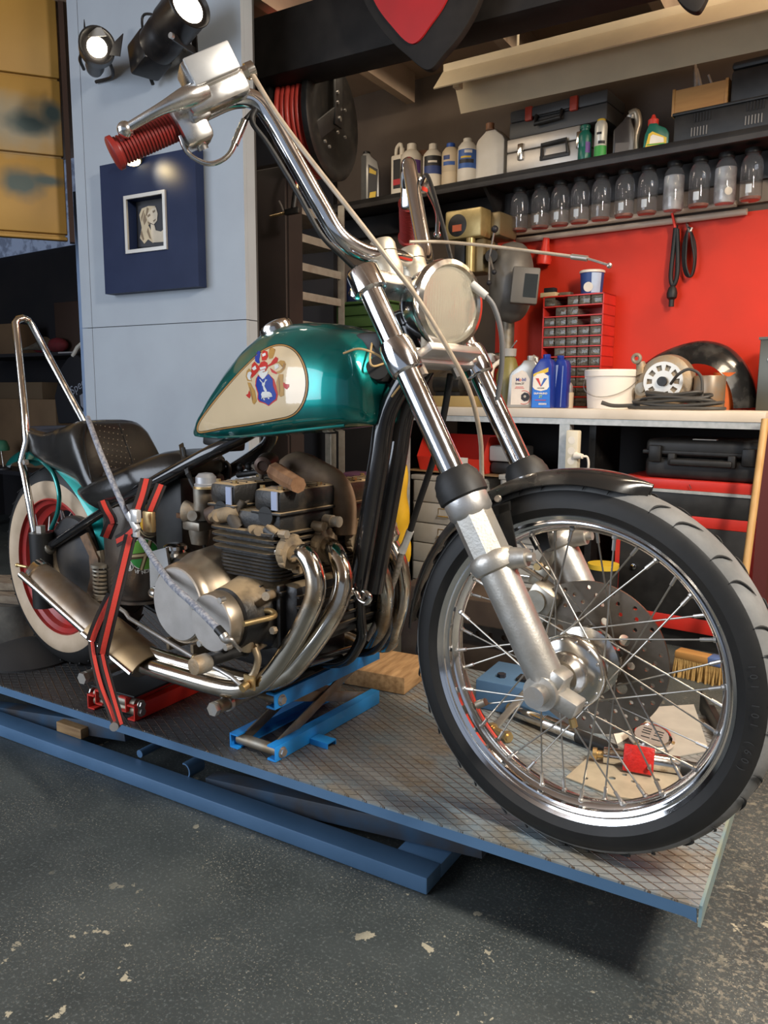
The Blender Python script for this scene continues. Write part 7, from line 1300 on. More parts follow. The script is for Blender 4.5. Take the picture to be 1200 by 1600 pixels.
# black cabinet, green drawer chest, navy can, rack and locker left of the bench
# (all stand against the back wall)
def wbox(px0, px1, z0, z1, y0, dep, mb=None, bev=0.004): a, c = W(px0, 620, y0).x, W(px1, 620, y0).x; return (mb or MB()).box(((a+c)/2, y0+dep/2, (z0+z1)/2), (c-a, dep, z1-z0), bev=bev), (a+c)/2
zg0, zg1 = 1.14, W(560, 471, -0.45).z
mb, xg = wbox(470, 606, 0.0, zg0-0.001, -0.45, 0.36); solo('steel_cupboard', 'black steel cupboard standing left of the workbench behind the fuel tank', 'cupboard', WALL, (xg, -0.27, 0), mb, mat('cupboard_black', (0.014, 0.013, 0.014), 0.6))
GRC = mat('green_cabinet_enamel', (0.075, 0.145, 0.045), 0.45, 0, (0.06, 0.12, 0.04), 9)
mb, xg = wbox(526, 604, zg0, zg1, -0.45, 0.30); t = thing('drawer_chest', 'olive green chest of shallow drawers on the black cupboard behind the fork', 'drawer chest', WALL, (xg, -0.3, zg0)); part(t, 'body', mb, GRC)
for k in range(6):
    z_ = zg0+(zg1-zg0)*(k+0.5)/6.3; mb, _ = wbox(529, 602, z_-0.023, z_+0.023, -0.462, 0.016); part(t, 'drawer', mb, GRC)
mb, _ = wbox(522, 606, zg1-0.015, zg1, -0.47, 0.34); part(t, 'top', mb, GRC)
q = W(551, 470, -0.34); hq = W(551, 411, -0.34).z-W(551, 470, -0.34).z; t = thing('navy_canister', 'navy blue rounded canister on the green drawer chest', 'canister', WALL, (q.x, -0.30, zg1)); part(t, 'body', MB().lathe([(0.002, 0), (0.056, 0), (0.060, 0.01), (0.060, hq*0.72), (0.050, hq*0.90), (0.022, hq), (0.002, hq)], (q.x, -0.30, zg1), Z, 32), plain('navy_plastic', (0.015, 0.022, 0.07), 0.3)); part(t, 'knob', MB().cyl((q.x-0.01, -0.30, zg1+hq*0.95), (q.x-0.01, -0.30, zg1+hq*1.08), 0.016), INK)
RX = LIFT.at(465, 430, 3.0); rY1 = LIFT.atx(537, 430, RX.x).y
t = thing('shelving_rack', 'steel angle rack with empty slatted shelves behind the handlebar', 'rack', LIFT, (RX.x-0.2, (3.0+rY1)/2, 0))
RKM = mat('grey_rack_steel', (0.36, 0.33, 0.28), 0.5, 0.3, (0.28, 0.24, 0.20), 20)
for yy in (3.0, rY1):
    for dx in (0, -0.42): part(t, 'post', MB().box((RX.x+dx-0.02, yy, 0.98), (0.004, 0.036, 1.96)).box((RX.x+dx-0.002, yy-0.018, 0.98), (0.036, 0.004, 1.96)), RKM)
for p in (318, 362, 408, 454, 500, 546):
    z_ = LIFT.at(465, p, 3.0).z; part(t, 'shelf', MB().box((RX.x-0.006, (3.0+rY1)/2, z_-0.018), (0.004, rY1-3.0, 0.036)).box((RX.x-0.21, (3.0+rY1)/2, z_-0.02), (0.40, rY1-3.0, 0.004)), RKM)
mb = MB()
for k in range(34): mb.cyl((RX.x+0.0005, 3.0-0.0195, 0.9+0.03*k), (RX.x+0.0005, 3.0-0.0205, 0.9+0.03*k), 0.004, seg=8)
part(t, 'post_holes', mb, INK, stuff=True)
a, c = LIFT.at(399, 400, 2.85), LIFT.at(447, 400, 2.85); LKM = mat('brown_black_locker', (0.030, 0.022, 0.020), 0.45, 0, (0.022, 0.017, 0.016), 5)
t = thing('tall_locker', 'tall dark brown locker between the grey pillar and the steel rack', 'locker', LIFT, ((a.x+c.x)/2-0.15, 3.1, 0)); part(t, 'body', MB().box(((a.x+c.x)/2-0.2, 2.92, 1.02), (c.x-a.x+0.4, 0.10, 2.04)), LKM); part(t, 'door', MB().box((c.x-0.09, 2.862, 1.02), (0.17, 0.016, 2.0), bev=0.004), LKM); part(t, 'door', MB().box((c.x-0.30, 2.862, 1.02), (0.22, 0.016, 2.0), bev=0.004), LKM)
q = LIFT.at(415, 503, 2.858); t = solo('perforated_plate', 'small punched metal plate hanging beside the pillar behind the tank', 'plate', LIFT, q, holes_mb([(-0.035, -0.07), (0.035, -0.07), (0.035, 0.07), (-0.035, 0.07)], [circ(-0.018+0.018*i+(0.009 if j % 2 else 0)-0.004, -0.052+0.021*j, 0.0065, 12) for i in range(3) for j in range(6)], q, X, Z, 0.003), mat('punched_plate', (0.16, 0.14, 0.12), 0.5, 0.4))
q = W(514, 720, -0.62); zq = W(514, 678, -0.62).z; t = solo('steel_post', 'galvanised angle post standing behind the engine, seen below the tank', 'post', WALL, (q.x, -0.62, 0), MB().box((q.x-0.006, -0.62, zq/2), (0.036, 0.004, zq)).box((q.x+0.014, -0.60, zq/2), (0.004, 0.04, zq)), GALV)
q = W(545, 760, -0.90); t = solo('plum_blanket', 'folded plum-coloured blanket behind the engine', 'blanket', WALL, (q.x, -0.80, 0.54), MB().box((q.x, -0.80, 0.60), (0.20, 0.14, 0.12), bev=0.03), plain('plum_cloth', (0.10, 0.035, 0.075), 0.8)); q.z = 0.0
solo('low_stool', 'low black stool carrying the plum blanket behind the engine', 'stool', WALL, (q.x, -0.80, 0), MB().box((q.x, -0.80, 0.525), (0.22, 0.18, 0.025), bev=0.004).cyl((q.x-0.09, -0.86, 0), (q.x-0.09, -0.86, 0.52), 0.014).cyl((q.x+0.09, -0.86, 0), (q.x+0.09, -0.86, 0.52), 0.014).cyl((q.x-0.09, -0.74, 0), (q.x-0.09, -0.74, 0.52), 0.014).cyl((q.x+0.09, -0.74, 0), (q.x+0.09, -0.74, 0.52), 0.014), PLAST)
# hose reel with air gun
hc_ = LIFT.at(517, 188, 2.95); ha = V(math.cos(0.14), math.sin(0.14), 0); Rr = 0.245
t = thing('hose_reel', 'black hose reel wound with red air hose hanging under the beam', 'hose reel', LIFT, hc_-Z*Rr)
part(t, 'side_disc', MB().lathe([(0.03, 0.0), (0.15, 0.004), (0.165, 0.016), (Rr-0.012, 0.020), (Rr, 0.012), (Rr, -0.012), (Rr-0.015, -0.014), (0.03, -0.012)], hc_, ha, 56), BLACK_S); part(t, 'side_disc', MB().lathe([(0.03, 0.0), (Rr-0.012, 0.010), (Rr, 0.006), (Rr, -0.012), (0.03, -0.012)], hc_-ha*0.17, ha, 56), BLACK_S); part(t, 'drum', MB().cyl(hc_-ha*0.16, hc_-ha*0.01, 0.13, seg=40), BLACK_S)
HOSR = mat('red_air_hose', (0.50, 0.05, 0.035), 0.4)
for j in range(6): part(t, 'hose_turn', MB().torus(hc_-ha*(0.022+0.024*j), ha, 0.212+0.004*(j % 2), 0.0118, 56, 10), HOSR)
arm = part(t, 'arm', MB().bar(hc_+ha*0.034+V(0, 0, 0.22), hc_+ha*0.034+V(0, 0, -0.03), 0.07, 0.012, up=ha, bev=0.003).bar(hc_+ha*0.034+V(0, 0, 0.02), hc_+ha*0.034+V(-0.06, -0.20, -0.16).cross(Z)*0+V(-0.02, -0.17, -0.11), 0.07, 0.012, up=ha, bev=0.003), PLAST)
sd = ha.cross(Z)
for u_, z_ in ((0, 0.0), (0.02, 0.10), (0.02, 0.06), (-0.05, 0.05), (-0.05, -0.06), (0.02, -0.06), (0.14, -0.13), (0.10, -0.14)): part(arm, 'bolt', MB().hexbolt(hc_+ha*0.040+sd*u_+Z*z_, ha, 0.011 if z_ == 0 else 0.007, 0.008), STEEL)
part(t, 'mount', MB().box(hc_+Z*0.24-ha*0.05, (0.22, 0.10, 0.05), bev=0.004), PLAST)
q = LIFT.at(462, 300, 2.72); t = thing('air_gun', 'black air blow gun hanging on its brass fitting from the hose reel', 'air gun', LIFT, LIFT.at(450, 335, 2.72))
g = lambda px, py: LIFT.at(px, py, 2.72)
part(t, 'handle', MB().tube([g(462, 300), g(459, 325)], 0.013, 12).bar(g(468, 328), g(446, 332), 0.02, 0.026, bev=0.004), BLACK_S); part(t, 'nozzle', MB().tube([g(446, 333), g(422, 338)], [0.006, 0.004], 10), BRASS); part(t, 'trigger', MB().tube([g(436, 314), g(440, 322), g(443, 331)], 0.004, 8), STEEL); part(t, 'fitting', MB().cyl(g(463, 300), g(464, 288), 0.009, 0.007, 12), BRASS); part(t, 'hose', MB().tube([g(464, 288), g(463, 270), LIFT.at(460, 240, 2.80), LIFT.at(455, 215, 2.88)], 0.007, 10, sm=5), HOSR)
# ================================================================== CEILING LAMP
zl = W(677, 138, -0.66).z; A0 = W(677, 138, -0.66); A1 = WALL.atz(1160, 24, zl); ld_ = (A1-A0); Lf = 2.5; la = WALL.a+math.atan2(ld_.y, ld_.x); LAMP = Frame(WALL.w(A0)-Z*WALL.w(A0).z, la)
CRL = mat('cream_lamp_enamel', (0.60, 0.50, 0.34), 0.45, 0, (0.54, 0.45, 0.31), 8)
t = thing('fluorescent_fitting', 'long cream trough-shaped lamp fitting hanging under the ceiling before the back wall', 'lamp', LAMP, (Lf/2, 0.12, zl+0.12))
mb = MB(); mb.prism([(0.0, zl), (0.085, zl+0.095), (0.090, zl+0.092), (0.006, zl-0.003)], (0, 0, 0), Y, Z, Lf); part(t, 'near_reflector', mb, CRL)
lf = LAMP.at(720, 178, 0.24); mb = MB(); mb.prism([(0.24, lf.z), (0.155, zl+0.095), (0.160, zl+0.098), (0.246, lf.z+0.003)], (lf.x, 0, 0), Y, Z, Lf); part(t, 'far_reflector', mb, CRL)
part(t, 'spine', MB().box((Lf/2, 0.122, zl+0.105), (Lf, 0.07, 0.05), bev=0.004), CRL); part(t, 'tube', MB().cyl((0.1, 0.12, zl+0.06), (Lf-0.1, 0.12, zl+0.06), 0.013, seg=14), mat('unlit_tube', (0.75, 0.72, 0.66), 0.2)); part(t, 'lamp_holder', MB().box((0.06, 0.12, zl+0.055), (0.03, 0.04, 0.06)), CRL)
for xx in (0.35, 1.8): part(t, 'suspension', MB().cyl((xx, 0.12, zl+0.12), (xx, 0.12, 2.745), 0.006, seg=8), CRL)
# ================================================================== HERALDIC SHIELDS ON THE BEAM
def shield(label, out_px, in_px, Yp):
    q = [LIFT.at(a, b_, Yp) for a, b_ in out_px]; t = thing('wall_shield', label, 'shield', LIFT, (q[len(q)//2].x, Yp, min(p.z for p in q)))
    mb = MB(); mb.prism([(p.x, p.z) for p in [V(*x) for x in cat(q, 6, False)]], (0, Yp+0.03, 0), X, Z, 0.03, 0.003); part(t, 'board', mb, BEAM)
    if in_px: i_ = [LIFT.at(a, b_, Yp) for a, b_ in in_px]; mb = MB(); mb.prism([(p.x, p.z) for p in cat(i_, 6, False)], (0, Yp-0.001, 0), X, Z, 0.008); part(t, 'red_field', mb, mat('deep_red_paint', (0.36, 0.012, 0.014), 0.45, 0, (0.30, 0.012, 0.014), 6))
    return t
shield('black wooden shield with a red field hanging from the roof beam', [(548, -90), (556, -45), (570, 5), (600, 52), (635, 86), (668, 109), (694, 84), (722, 50), (746, 5), (760, -45), (768, -90)], [(566, -90), (572, -45), (586, 2), (612, 40), (646, 70), (676, 38), (700, 0), (712, -45), (716, -90)], 2.50)
shield('tip of a second dark shield hanging at the top right edge', [(1030, -60), (1058, -2), (1084, 18), (1100, 4), (1125, -60)], None, 2.50)
# ================================================================== PILLAR: spotlights and picture
SPB = mat('spot_black', (0.010, 0.009, 0.009), 0.32, 0.0, (0.020, 0.017, 0.016), 20, spec=0.3)
GLOW = mat('lit_lamp_face', (1, 0.95, 0.85), 0.4, emit=(1.0, 0.90, 0.74), estr=6.0)
def spot(name, loc, tgt, power, size, ang):
    d = bpy.data.lights.new(name, 'SPOT'); d.energy = power; d.color = (1.0, 0.74, 0.34); d.spot_size = ang; d.spot_blend = 1.0; d.shadow_soft_size = size
    o = bpy.data.objects.new(name, d); COL.objects.link(o); o.location = loc; o.rotation_euler = (Vector(tgt)-Vector(loc)).to_track_quat('-Z', 'Y').to_euler()
r0, r1 = PIL.at(226, 96, -0.09), PIL.at(296, 8, -0.20); sdv = (r1-r0); sl = sdv.length; sdv.normalize()
t = thing('stage_spotlight', 'large black stage spotlight, lit, at the upper right of the pillar', 'spotlight', PIL, r0)
part(t, 'can', MB().lathe([(0.055, sl*0.28), (0.070, sl*0.30), (0.073, sl*0.5), (0.070, sl*0.52), (0.070, sl*0.62), (0.076, sl*0.64), (0.076, sl*0.98), (0.080, sl), (0.078, sl+0.004), (0.070, sl-0.01)], r0, sdv, 40), SPB); Mx = Matrix(basis(sdv)).transposed()
part(t, 'lamp_box', MB().box(r0+sdv*sl*0.12, (0.115, 0.115, sl*0.36), Mx, 0.012), SPB); part(t, 'lamp_face', MB().lathe([(0.001, sl-0.008), (0.056, sl-0.010)], r0, sdv, 36), GLOW)
ya, yb_ = r0+sdv*sl*0.62+V(0.085, 0, 0), r0+sdv*sl*0.62-V(0.085, 0, 0); yw_ = PIL.at(305, 72, -0.012)
ya = PIL.at(270, 57, -0.235); yc, yd = PIL.at(305, 80, -0.05), PIL.at(302, 30, -0.07); part(t, 'yoke', MB().bar(ya, yc, 0.006, 0.024, up=Z).bar(yc, yd, 0.024, 0.006, up=Y).bar(yc, yw_, 0.02, 0.02), SPB); part(t, 'knob', MB().cyl(ya, ya-V(0, 0.012, 0), 0.010, seg=14), STEEL); part(t, 'wall_bolt', MB().cyl(yw_+V(-0.06, -0.02, 0), yw_+V(-0.06, 0.012, 0), 0.008), STEEL)
part(t, 'cable', MB().tube([r0+V(0.0, -0.02, -0.05), PIL.at(231, 98, -0.09), PIL.at(233, 115, -0.06), PIL.at(239, 132, -0.03)], 0.007, 10, sm=6).tube([r0+V(0.01, 0, 0.02), PIL.at(222, 30, -0.06), PIL.at(235, 22, -0.08), PIL.at(244, 30, -0.12)], 0.005, 10, sm=6), RUBBER)
spot('spotlight_beam', PIL.w(r1+sdv*0.02), PIL.w(r1+sdv*2), 14, 0.05, 0.9)
r0, r1 = PIL.at(148, 106, -0.08), PIL.at(152, 70, -0.24); sdv = (r1-r0); sl = sdv.length; sdv.normalize()
t = thing('stage_spotlight', 'small black spotlight with barn doors, lit, at the upper left of the pillar', 'spotlight', PIL, r0)
part(t, 'can', MB().lathe([(0.003, -0.030), (0.022, -0.028), (0.032, -0.012), (0.036, 0.02), (0.036, sl*0.55), (0.050, sl*0.70), (0.064, sl*0.78), (0.066, sl), (0.060, sl), (0.050, sl*0.85)], r0, sdv, 36), SPB); part(t, 'lamp_face', MB().lathe([(0.001, sl*0.90), (0.036, sl*0.90)], r0, sdv, 30), GLOW)
for nm, pl_ in (('barn_door', ((134, 58), (140, 42), (158, 43), (166, 56))), ('barn_door', ((171, 86), (178, 66), (192, 52), (187, 88))), ('barn_door', ((129, 72), (130, 62), (131, 30), (133, 44)))):
    q = [PIL.at(a, b_, -0.24 if a < 168 else -0.20) for a, b_ in pl_]; mb = MB(); mb.rings([[p for p in q], [p+V(0, 0.003, 0) for p in q]]); part(t, nm, mb, SPB if pl_[0][0] != 134 else mat('lit_barn_door', (0.30, 0.27, 0.23), 0.4))  # top barn door paler: lamp light on it put into the colour
part(t, 'yoke', MB().tube([PIL.at(131, 76, -0.12), PIL.at(125, 92, -0.10), PIL.at(131, 108, -0.05)], 0.007, 8, sm=5).tube([PIL.at(164, 88, -0.12), PIL.at(173, 102, -0.08), PIL.at(175, 120, -0.02), PIL.at(150, 128, -0.01)], 0.007, 8, sm=5), SPB)
spot('small_spotlight_beam', PIL.w(r1+sdv*0.03), PIL.w(r1+sdv*2), 7, 0.04, 0.9)
c0, c1, c2, c3 = PIL.at(155, 258, -0.05), PIL.at(304, 231, -0.05), PIL.at(311, 448, -0.05), PIL.at(165, 459, -0.05)
bx0, bx1, bz0, bz1 = (c0.x+c3.x)/2, (c1.x+c2.x)/2, (c2.z+c3.z)/2, (c0.z+c1.z)/2
PBM = mat('dark_blue_board', (0.017, 0.026, 0.064), 0.45, 0, (0.014, 0.022, 0.056), 9, spec=0.15)
t = thing('picture_board', 'dark blue square board hung on the pillar with a small framed portrait', 'picture', PIL, ((bx0+bx1)/2, -0.02, bz0))
f0, f1, f2, f3 = PIL.at(195, 308, -0.05), PIL.at(260, 296, -0.05), PIL.at(262, 390, -0.05), PIL.at(199, 397, -0.05); fx0, fx1, fz0, fz1 = (f0.x+f3.x)/2, (f1.x+f2.x)/2, (f2.z+f3.z)/2, (f0.z+f1.z)/2
hx0, hx1, hz0, hz1 = fx0+0.014, fx1-0.014, fz0+0.014, fz1-0.014; rc = lambda x0, x1, z0, z1: [(x0, z0), (x1, z0), (x1, z1), (x0, z1)]
part(t, 'board', holes_mb(rc(bx0, bx1, bz0, bz1), [rc(hx0, hx1, hz0, hz1)], (0, -0.0275, 0), X, Z, 0.045), PBM); part(t, 'niche', MB().box(((hx0+hx1)/2, -0.004, (hz0+hz1)/2), (hx1-hx0+0.02, 0.004, hz1-hz0+0.02)), plain('niche_black', (0.02, 0.02, 0.022)))
part(t, 'silver_frame', holes_mb(rc(fx0, fx1, fz0, fz1), [rc(hx0, hx1, hz0, hz1)], (0, -0.054, 0), X, Z, 0.010), mat('silver_frame_paint', (0.55, 0.53, 0.49), 0.35, 0.6))
pxs = lambda px, py: (lambda p: (p.x, p.z))(PIL.at(px, py, -0.012))
pt = part(t, 'portrait', (lambda m: m.prism([pxs(215, 322), pxs(258, 316), pxs(258, 384), pxs(216, 386)], (0, -0.008, 0), X, Z, 0.004))(MB()), plain('photo_black', (0.022, 0.022, 0.028)))
def pic(nm, pl_, c, k): m = MB(); m.prism([pxs(*p) for p in pl_], (0, -0.0122-0.0008*k, 0), X, Z, 0.0006); part(pt, nm, m, c)
SK = plain('photo_skin', (0.62, 0.52, 0.38)); HR = plain('photo_hair', (0.52, 0.42, 0.27)); HD = plain('photo_hair_dark', (0.20, 0.14, 0.08))
pic('hair', [(218, 336), (222, 326), (232, 322), (243, 322), (240, 340), (232, 352), (240, 366), (240, 380), (232, 374), (226, 381), (219, 372), (222, 356)], HR, 1); pic('face', [(231, 334), (238, 326), (244, 324), (247, 334), (246, 345), (241, 351), (235, 348), (231, 342)], SK, 2); pic('neck', [(236, 350), (242, 352), (244, 360), (252, 362), (257, 358), (256, 378), (240, 379), (237, 366)], SK, 2)
for pl_ in ([(231, 337), (235, 334), (236, 337), (232, 340)], [(239, 330), (243, 328), (243, 331), (240, 333)], [(240, 345), (244, 342), (244, 344), (241, 347)]): pic('feature', pl_, HD, 3)
for pl_ in ([(226, 332), (230, 344), (226, 352), (224, 344)], [(232, 356), (237, 374), (234, 372), (230, 362)], [(221, 340), (224, 330), (226, 328), (222, 346)], [(231, 336), (233, 326), (230, 324), (228, 338)], [(222, 360), (226, 374), (224, 376), (220, 366)], [(236, 350), (233, 352), (231, 346), (233, 347)]): pic('hair_shade', pl_, HD, 2)
pq = PIL.at(206, 251, -0.085); pn = V(0.25, -0.30, -0.92).normalized()
t2 = thing('picture_light', 'small oval warm picture light on the blue board below the red grip', 'lamp', PIL, pq); part(t2, 'shade', MB().lathe([(0.034, 0.0), (0.038, -0.004), (0.030, -0.022), (0.012, -0.030), (0.003, -0.031)], pq, pn, 32), mat('brass_lamp_shade', (0.50, 0.38, 0.16), 0.35, 0.7)); part(t2, 'lamp_face', MB().lathe([(0.001, 0.001), (0.033, 0.0)], pq, pn, 28), mat('warm_lamp_face', (1, 0.85, 0.5), 0.4, emit=(1.0, 0.78, 0.36), estr=7.0)); part(t2, 'arm', MB().tube([pq-pn*0.02, V(pq.x, -0.048, pq.z+0.03)], 0.005, 8), BRASS)
spot('picture_light_beam', PIL.w(PIL.at(212, 250, -0.13)), PIL.w(PIL.at(254, 270, -0.05)), 3.2, 0.02, 1.15)
# ================================================================== STORAGE CORNER AT THE LEFT
CARD = mat('cardboard', (0.17, 0.105, 0.055), 0.8, 0, (0.14, 0.085, 0.045), 5); YS = 3.45
def sbox(nm, label, c, px0, px1, py0, py1, Yp, dep, m, zlift=None):
    a, b_ = LIFT.at(px0, py1, Yp), LIFT.at(px1, py0, Yp); z0 = a.z if zlift is None else zlift
    return solo(nm, label, c, LIFT, ((a.x+b_.x)/2, Yp+dep/2, z0), MB().box(((a.x+b_.x)/2, Yp+dep/2, (z0+b_.z)/2), (b_.x-a.x, dep, b_.z-z0), bev=0.004), m), b_.z, (a.x+b_.x)/2
ztb = LIFT.at(10, 735, 3.40).z; a, b_ = LIFT.at(-60, 735, 3.40), LIFT.at(125, 735, 3.40)
t = thing('storage_table', 'black table in the dark storage corner at the left edge', 'table', LIFT, ((a.x+b_.x)/2, 3.72, 0)); part(t, 'top', MB().box(((a.x+b_.x)/2, 3.72, ztb-0.015), (b_.x-a.x, 0.64, 0.03)), INK)
for x in (a.x+0.05, b_.x-0.05):
    for yy in (3.44, 4.0): part(t, 'leg', MB().box((x, yy, (ztb-0.03)/2), (0.05, 0.05, ztb-0.03)), INK)
_, zb1_, xb1 = sbox('cardboard_box', 'large brown cardboard box on the table in the storage corner', 'box', -40, 86, 624, 735, 3.63, 0.36, CARD, ztb)
_, zb2_, xb2 = sbox('cardboard_box', 'smaller cardboard box stacked on the large one behind the sissy bar', 'box', -20, 65, 597, 624, 3.66, 0.34, mat('dark_cardboard', (0.12, 0.08, 0.045), 0.8), zb1_)
zsh = LIFT.at(60, 551, 3.6).z; a, b_ = LIFT.at(-70, 552, 3.6), LIFT.at(124, 552, 3.6)
t = thing('storage_shelf', 'dark shelf above the cardboard boxes in the storage corner', 'shelf', LIFT, ((a.x+b_.x)/2, 3.82, zsh-0.03)); part(t, 'board', MB().box(((a.x+b_.x)/2, 3.82, zsh-0.012), (b_.x-a.x, 0.44, 0.024)), NAVY); part(t, 'edge_strip', MB().box((b_.x-0.12, 3.598, zsh-0.006), (0.20, 0.004, 0.010)), plain('pale_edge', (0.35, 0.33, 0.33)))
_, zz_, _x = sbox('brown_panel', 'brown board standing upright at the end of the dark storage shelf', 'board', 88, 121, 470, 550, 3.75, 0.02, mat('brown_board', (0.045, 0.024, 0.016), 0.7), zsh)
_, zz_, _x = sbox('tan_box', 'small tan box on the storage shelf at the left edge', 'box', -25, 20, 505, 551, 3.72, 0.2, CARD, zsh)
q = LIFT.at(70, 540, 3.66); solo('red_cloth', 'crumpled dark red cloth lying on the storage shelf', 'cloth', LIFT, (q.x, 3.68, zsh), MB().sphere((q.x+0.09, 3.70, zsh+0.055), 0.085, (1.2, 0.6, 0.62)).sphere((q.x-0.08, 3.70, zsh+0.042), 0.08, (1.3, 0.6, 0.50)), mat('dark_red_cloth', (0.16, 0.012, 0.018), 0.8, 0, (0.09, 0.01, 0.012), 14, bump=0.4, bscale=25))
q0, q1 = LIFT.at(28, 525, 3.45), LIFT.at(-4, 538, 3.45); solo('metal_cone', 'grey metal cone lying at the left edge of the storage shelf', 'cone', LIFT, (q0.x, 3.65, zsh), MB().lathe([(0.001, 0), (0.055, 0.0), (0.040, 0.03), (0.012, 0.20), (0.008, 0.30)], V(q0.x+0.04, 3.64, zsh+0.058), V(-1, 0, -0.1), 28), STEEL_D)
# t-shirt on a hanger
ts = [(94, 575), (104, 560), (114, 552), (120, 556), (128, 560), (150, 575), (160, 600), (150, 660), (90, 662), (84, 620)]
q = [LIFT.at(*p, 3.545) for p in ts]; t = thing('t_shirt', 'black t-shirt with white print hanging half behind the grey pillar', 't-shirt', LIFT, (q[0].x, 3.55, q[-2].z))
mb = MB(); mb.prism([(p.x, p.z) for p in q], (0, 3.597, 0), X, Z, 0.05, 0.012); part(t, 'cloth', mb, plain('black_cotton', (0.014, 0.014, 0.018), 0.85)); tx = LIFT.at(124, 602, 3.545); part(t, 'lettering', text_mb('Speed', 0.085, tx+V(0.005, -0.002, 0), V(0.9, 0, 0.43), V(-0.43, 0, 0.9), 0.001), plain('faded_print', (0.30, 0.32, 0.38)), ang=180)
for pl_ in ([(124, 618), (133, 612), (140, 628), (134, 642), (126, 634)], [(128, 644), (136, 640), (137, 656), (130, 658)]): mb = MB(); mb.prism([(p.x, p.z) for p in [LIFT.at(*k_, 3.543) for k_ in pl_]], (0, 3.5455, 0), X, Z, 0.001); part(t, 'print', mb, MATS['faded_print'])
part(t, 'hanger', MB().tube([LIFT.at(114, 556, 3.55), LIFT.at(121, 543, 3.55), LIFT.at(127, 537, 3.55), LIFT.at(129, 545, 3.55)], 0.014, 8), PAPER)
q = LIFT.at(8, 735, 3.44); t = thing('desk_lamp', 'small green desk lamp on the black table at the left edge', 'lamp', LIFT, (q.x-0.10, 3.40, ztb)); zla = LIFT.at(6, 704, 3.44).z
part(t, 'shade', MB().lathe([(0.058, 0), (0.060, 0.02), (0.045, 0.065), (0.03, 0.075), (0.002, 0.076)], (q.x-0.02, 3.43, zla), Z, 28, caps=False), mat('lamp_green', (0.05, 0.20, 0.12), 0.4), solid=0.002); part(t, 'stem', MB().cyl((q.x-0.0, 3.43, ztb+0.02), (q.x-0.02, 3.43, zla+0.03), 0.006), STEEL); part(t, 'base', MB().lathe([(0.055, 0), (0.052, 0.012), (0.02, 0.022)], (q.x, 3.43, ztb), Z, 28), INK)
# ================================================================== THINGS ON THE LIFT DECK AND BEHIND IT
q = LIFT.atz(20, 1018, ZP); STM = mat('charred_bark', (0.05, 0.045, 0.038), 0.9, 0, (0.14, 0.125, 0.10), 9, 7, 0.45, 0.7, bump=0.6, bscale=30)
def stump(s, k): return 0.17+0.012*math.sin(3*k)+0.008*math.sin(7*k+1)
mb = MB(); mb.rings([[V(q.x-0.18+math.cos(a)*stump(0, a)*f, q.y+0.18+math.sin(a)*stump(0, a)*f, z_) for a in [2*PI*k/40 for k in range(40)]] for f, z_ in ((1.03, ZP+0.001), (1.0, ZP+0.03), (0.98, ZP+0.09), (0.95, ZP+0.125))]); solo('log_block', 'charred log block with rough bark behind the rear wheel', 'log', LIFT, (q.x-0.18, q.y+0.18, ZP), mb, STM)
zlg = ZP+0.126
for k, (nm_, dz) in enumerate((('lower weathered plank lying across the log block at the left edge', 0), ('upper weathered plank resting on the other at the left edge', 0.03))): solo('weathered_plank', nm_, 'plank', LIFT, (q.x-0.12, q.y+0.12, zlg+dz), MB().box((q.x-0.16, q.y+0.14+0.04*k, zlg+dz+0.014), (0.42, 0.16-0.04*k, 0.027), Matrix.Rotation(0.25+0.2*k, 3, 'Z'), 0.002), mat('grey_plank', (0.24, 0.19, 0.13), 0.8, 0, (0.15, 0.11, 0.075), 9, bump=0.3, stretch=(1, 8, 8)))
q = LIFT.atz(-8, 1056, ZP); solo('rubber_dome', 'flat black rubber dome lying on the deck at the left edge', 'rubber mat', LIFT, (q.x-0.0, q.y+0.15, ZP), MB().lathe([(0.002, 0.0), (0.15, 0.0), (0.15, 0.006), (0.10, 0.035), (0.04, 0.055), (0.002, 0.058)], (q.x-0.07, q.y+0.16, ZP), Z, 48), mat('dusty_black_rubber', (0.030, 0.028, 0.026), 0.7))
q0, q1 = LIFT.atz(742, 1106, ZP), LIFT.atz(884, 1136, ZP); d = (q1-q0); BK_ = Frame((q0.x, q0.y, 0), math.atan2(d.y, d.x)); bh = BK_.at(745, 1062, 0.0).z-ZP
t = thing('wheel_stop', 'blue steel wheel stop block on the deck behind the front wheel', 'wheel stop', BK_, (d.length/2, 0.08, ZP)); part(t, 'block', MB().box((d.length/2, 0.085, ZP+bh/2+0.001), (d.length, 0.17, bh), bev=0.004), BLUE_L); part(t, 'rubber_strip', MB().box((d.length*0.62, 0.06, ZP+bh+0.005), (d.length*0.45, 0.04, 0.008)), RUBBER); part(t, 'bolt', MB().hexbolt((d.length*0.22, 0.05, ZP+bh+0.001), Z, 0.012, 0.010), INK)
def shock(label, p0, p1, slv):
    a, b_ = LIFT.atz(*p0, ZP+0.021), LIFT.atz(*p1, ZP+0.021); d = (b_-a); l = d.length; u_ = d.normalized(); t = thing('shock_absorber', label, 'shock absorber', LIFT, a.lerp(b_, 0.5)-Z*0.021, 'shock absorbers lying on the deck')
    part(t, 'body', MB().lathe([(0.012, l*0.12), (0.0185, l*0.13), (0.0195, l*0.55), (0.0205, l*0.56), (0.0205, l*0.58), (0.0195, l*0.59), (0.0195, l), (0.012, l)], a, u_, 28), CHROME_OLD); part(t, 'eye', MB().lathe([(0.014, 0), (0.014, l*0.05), (0.009, l*0.06), (0.009, l*0.14)], a, u_, 20), BRASS); part(t, 'rubber_sleeve', MB().cyl(b_-u_*0.002-Z*0.004, b_+u_*slv-Z*0.004, 0.0165, 0.014, 20), RUBBER); return t
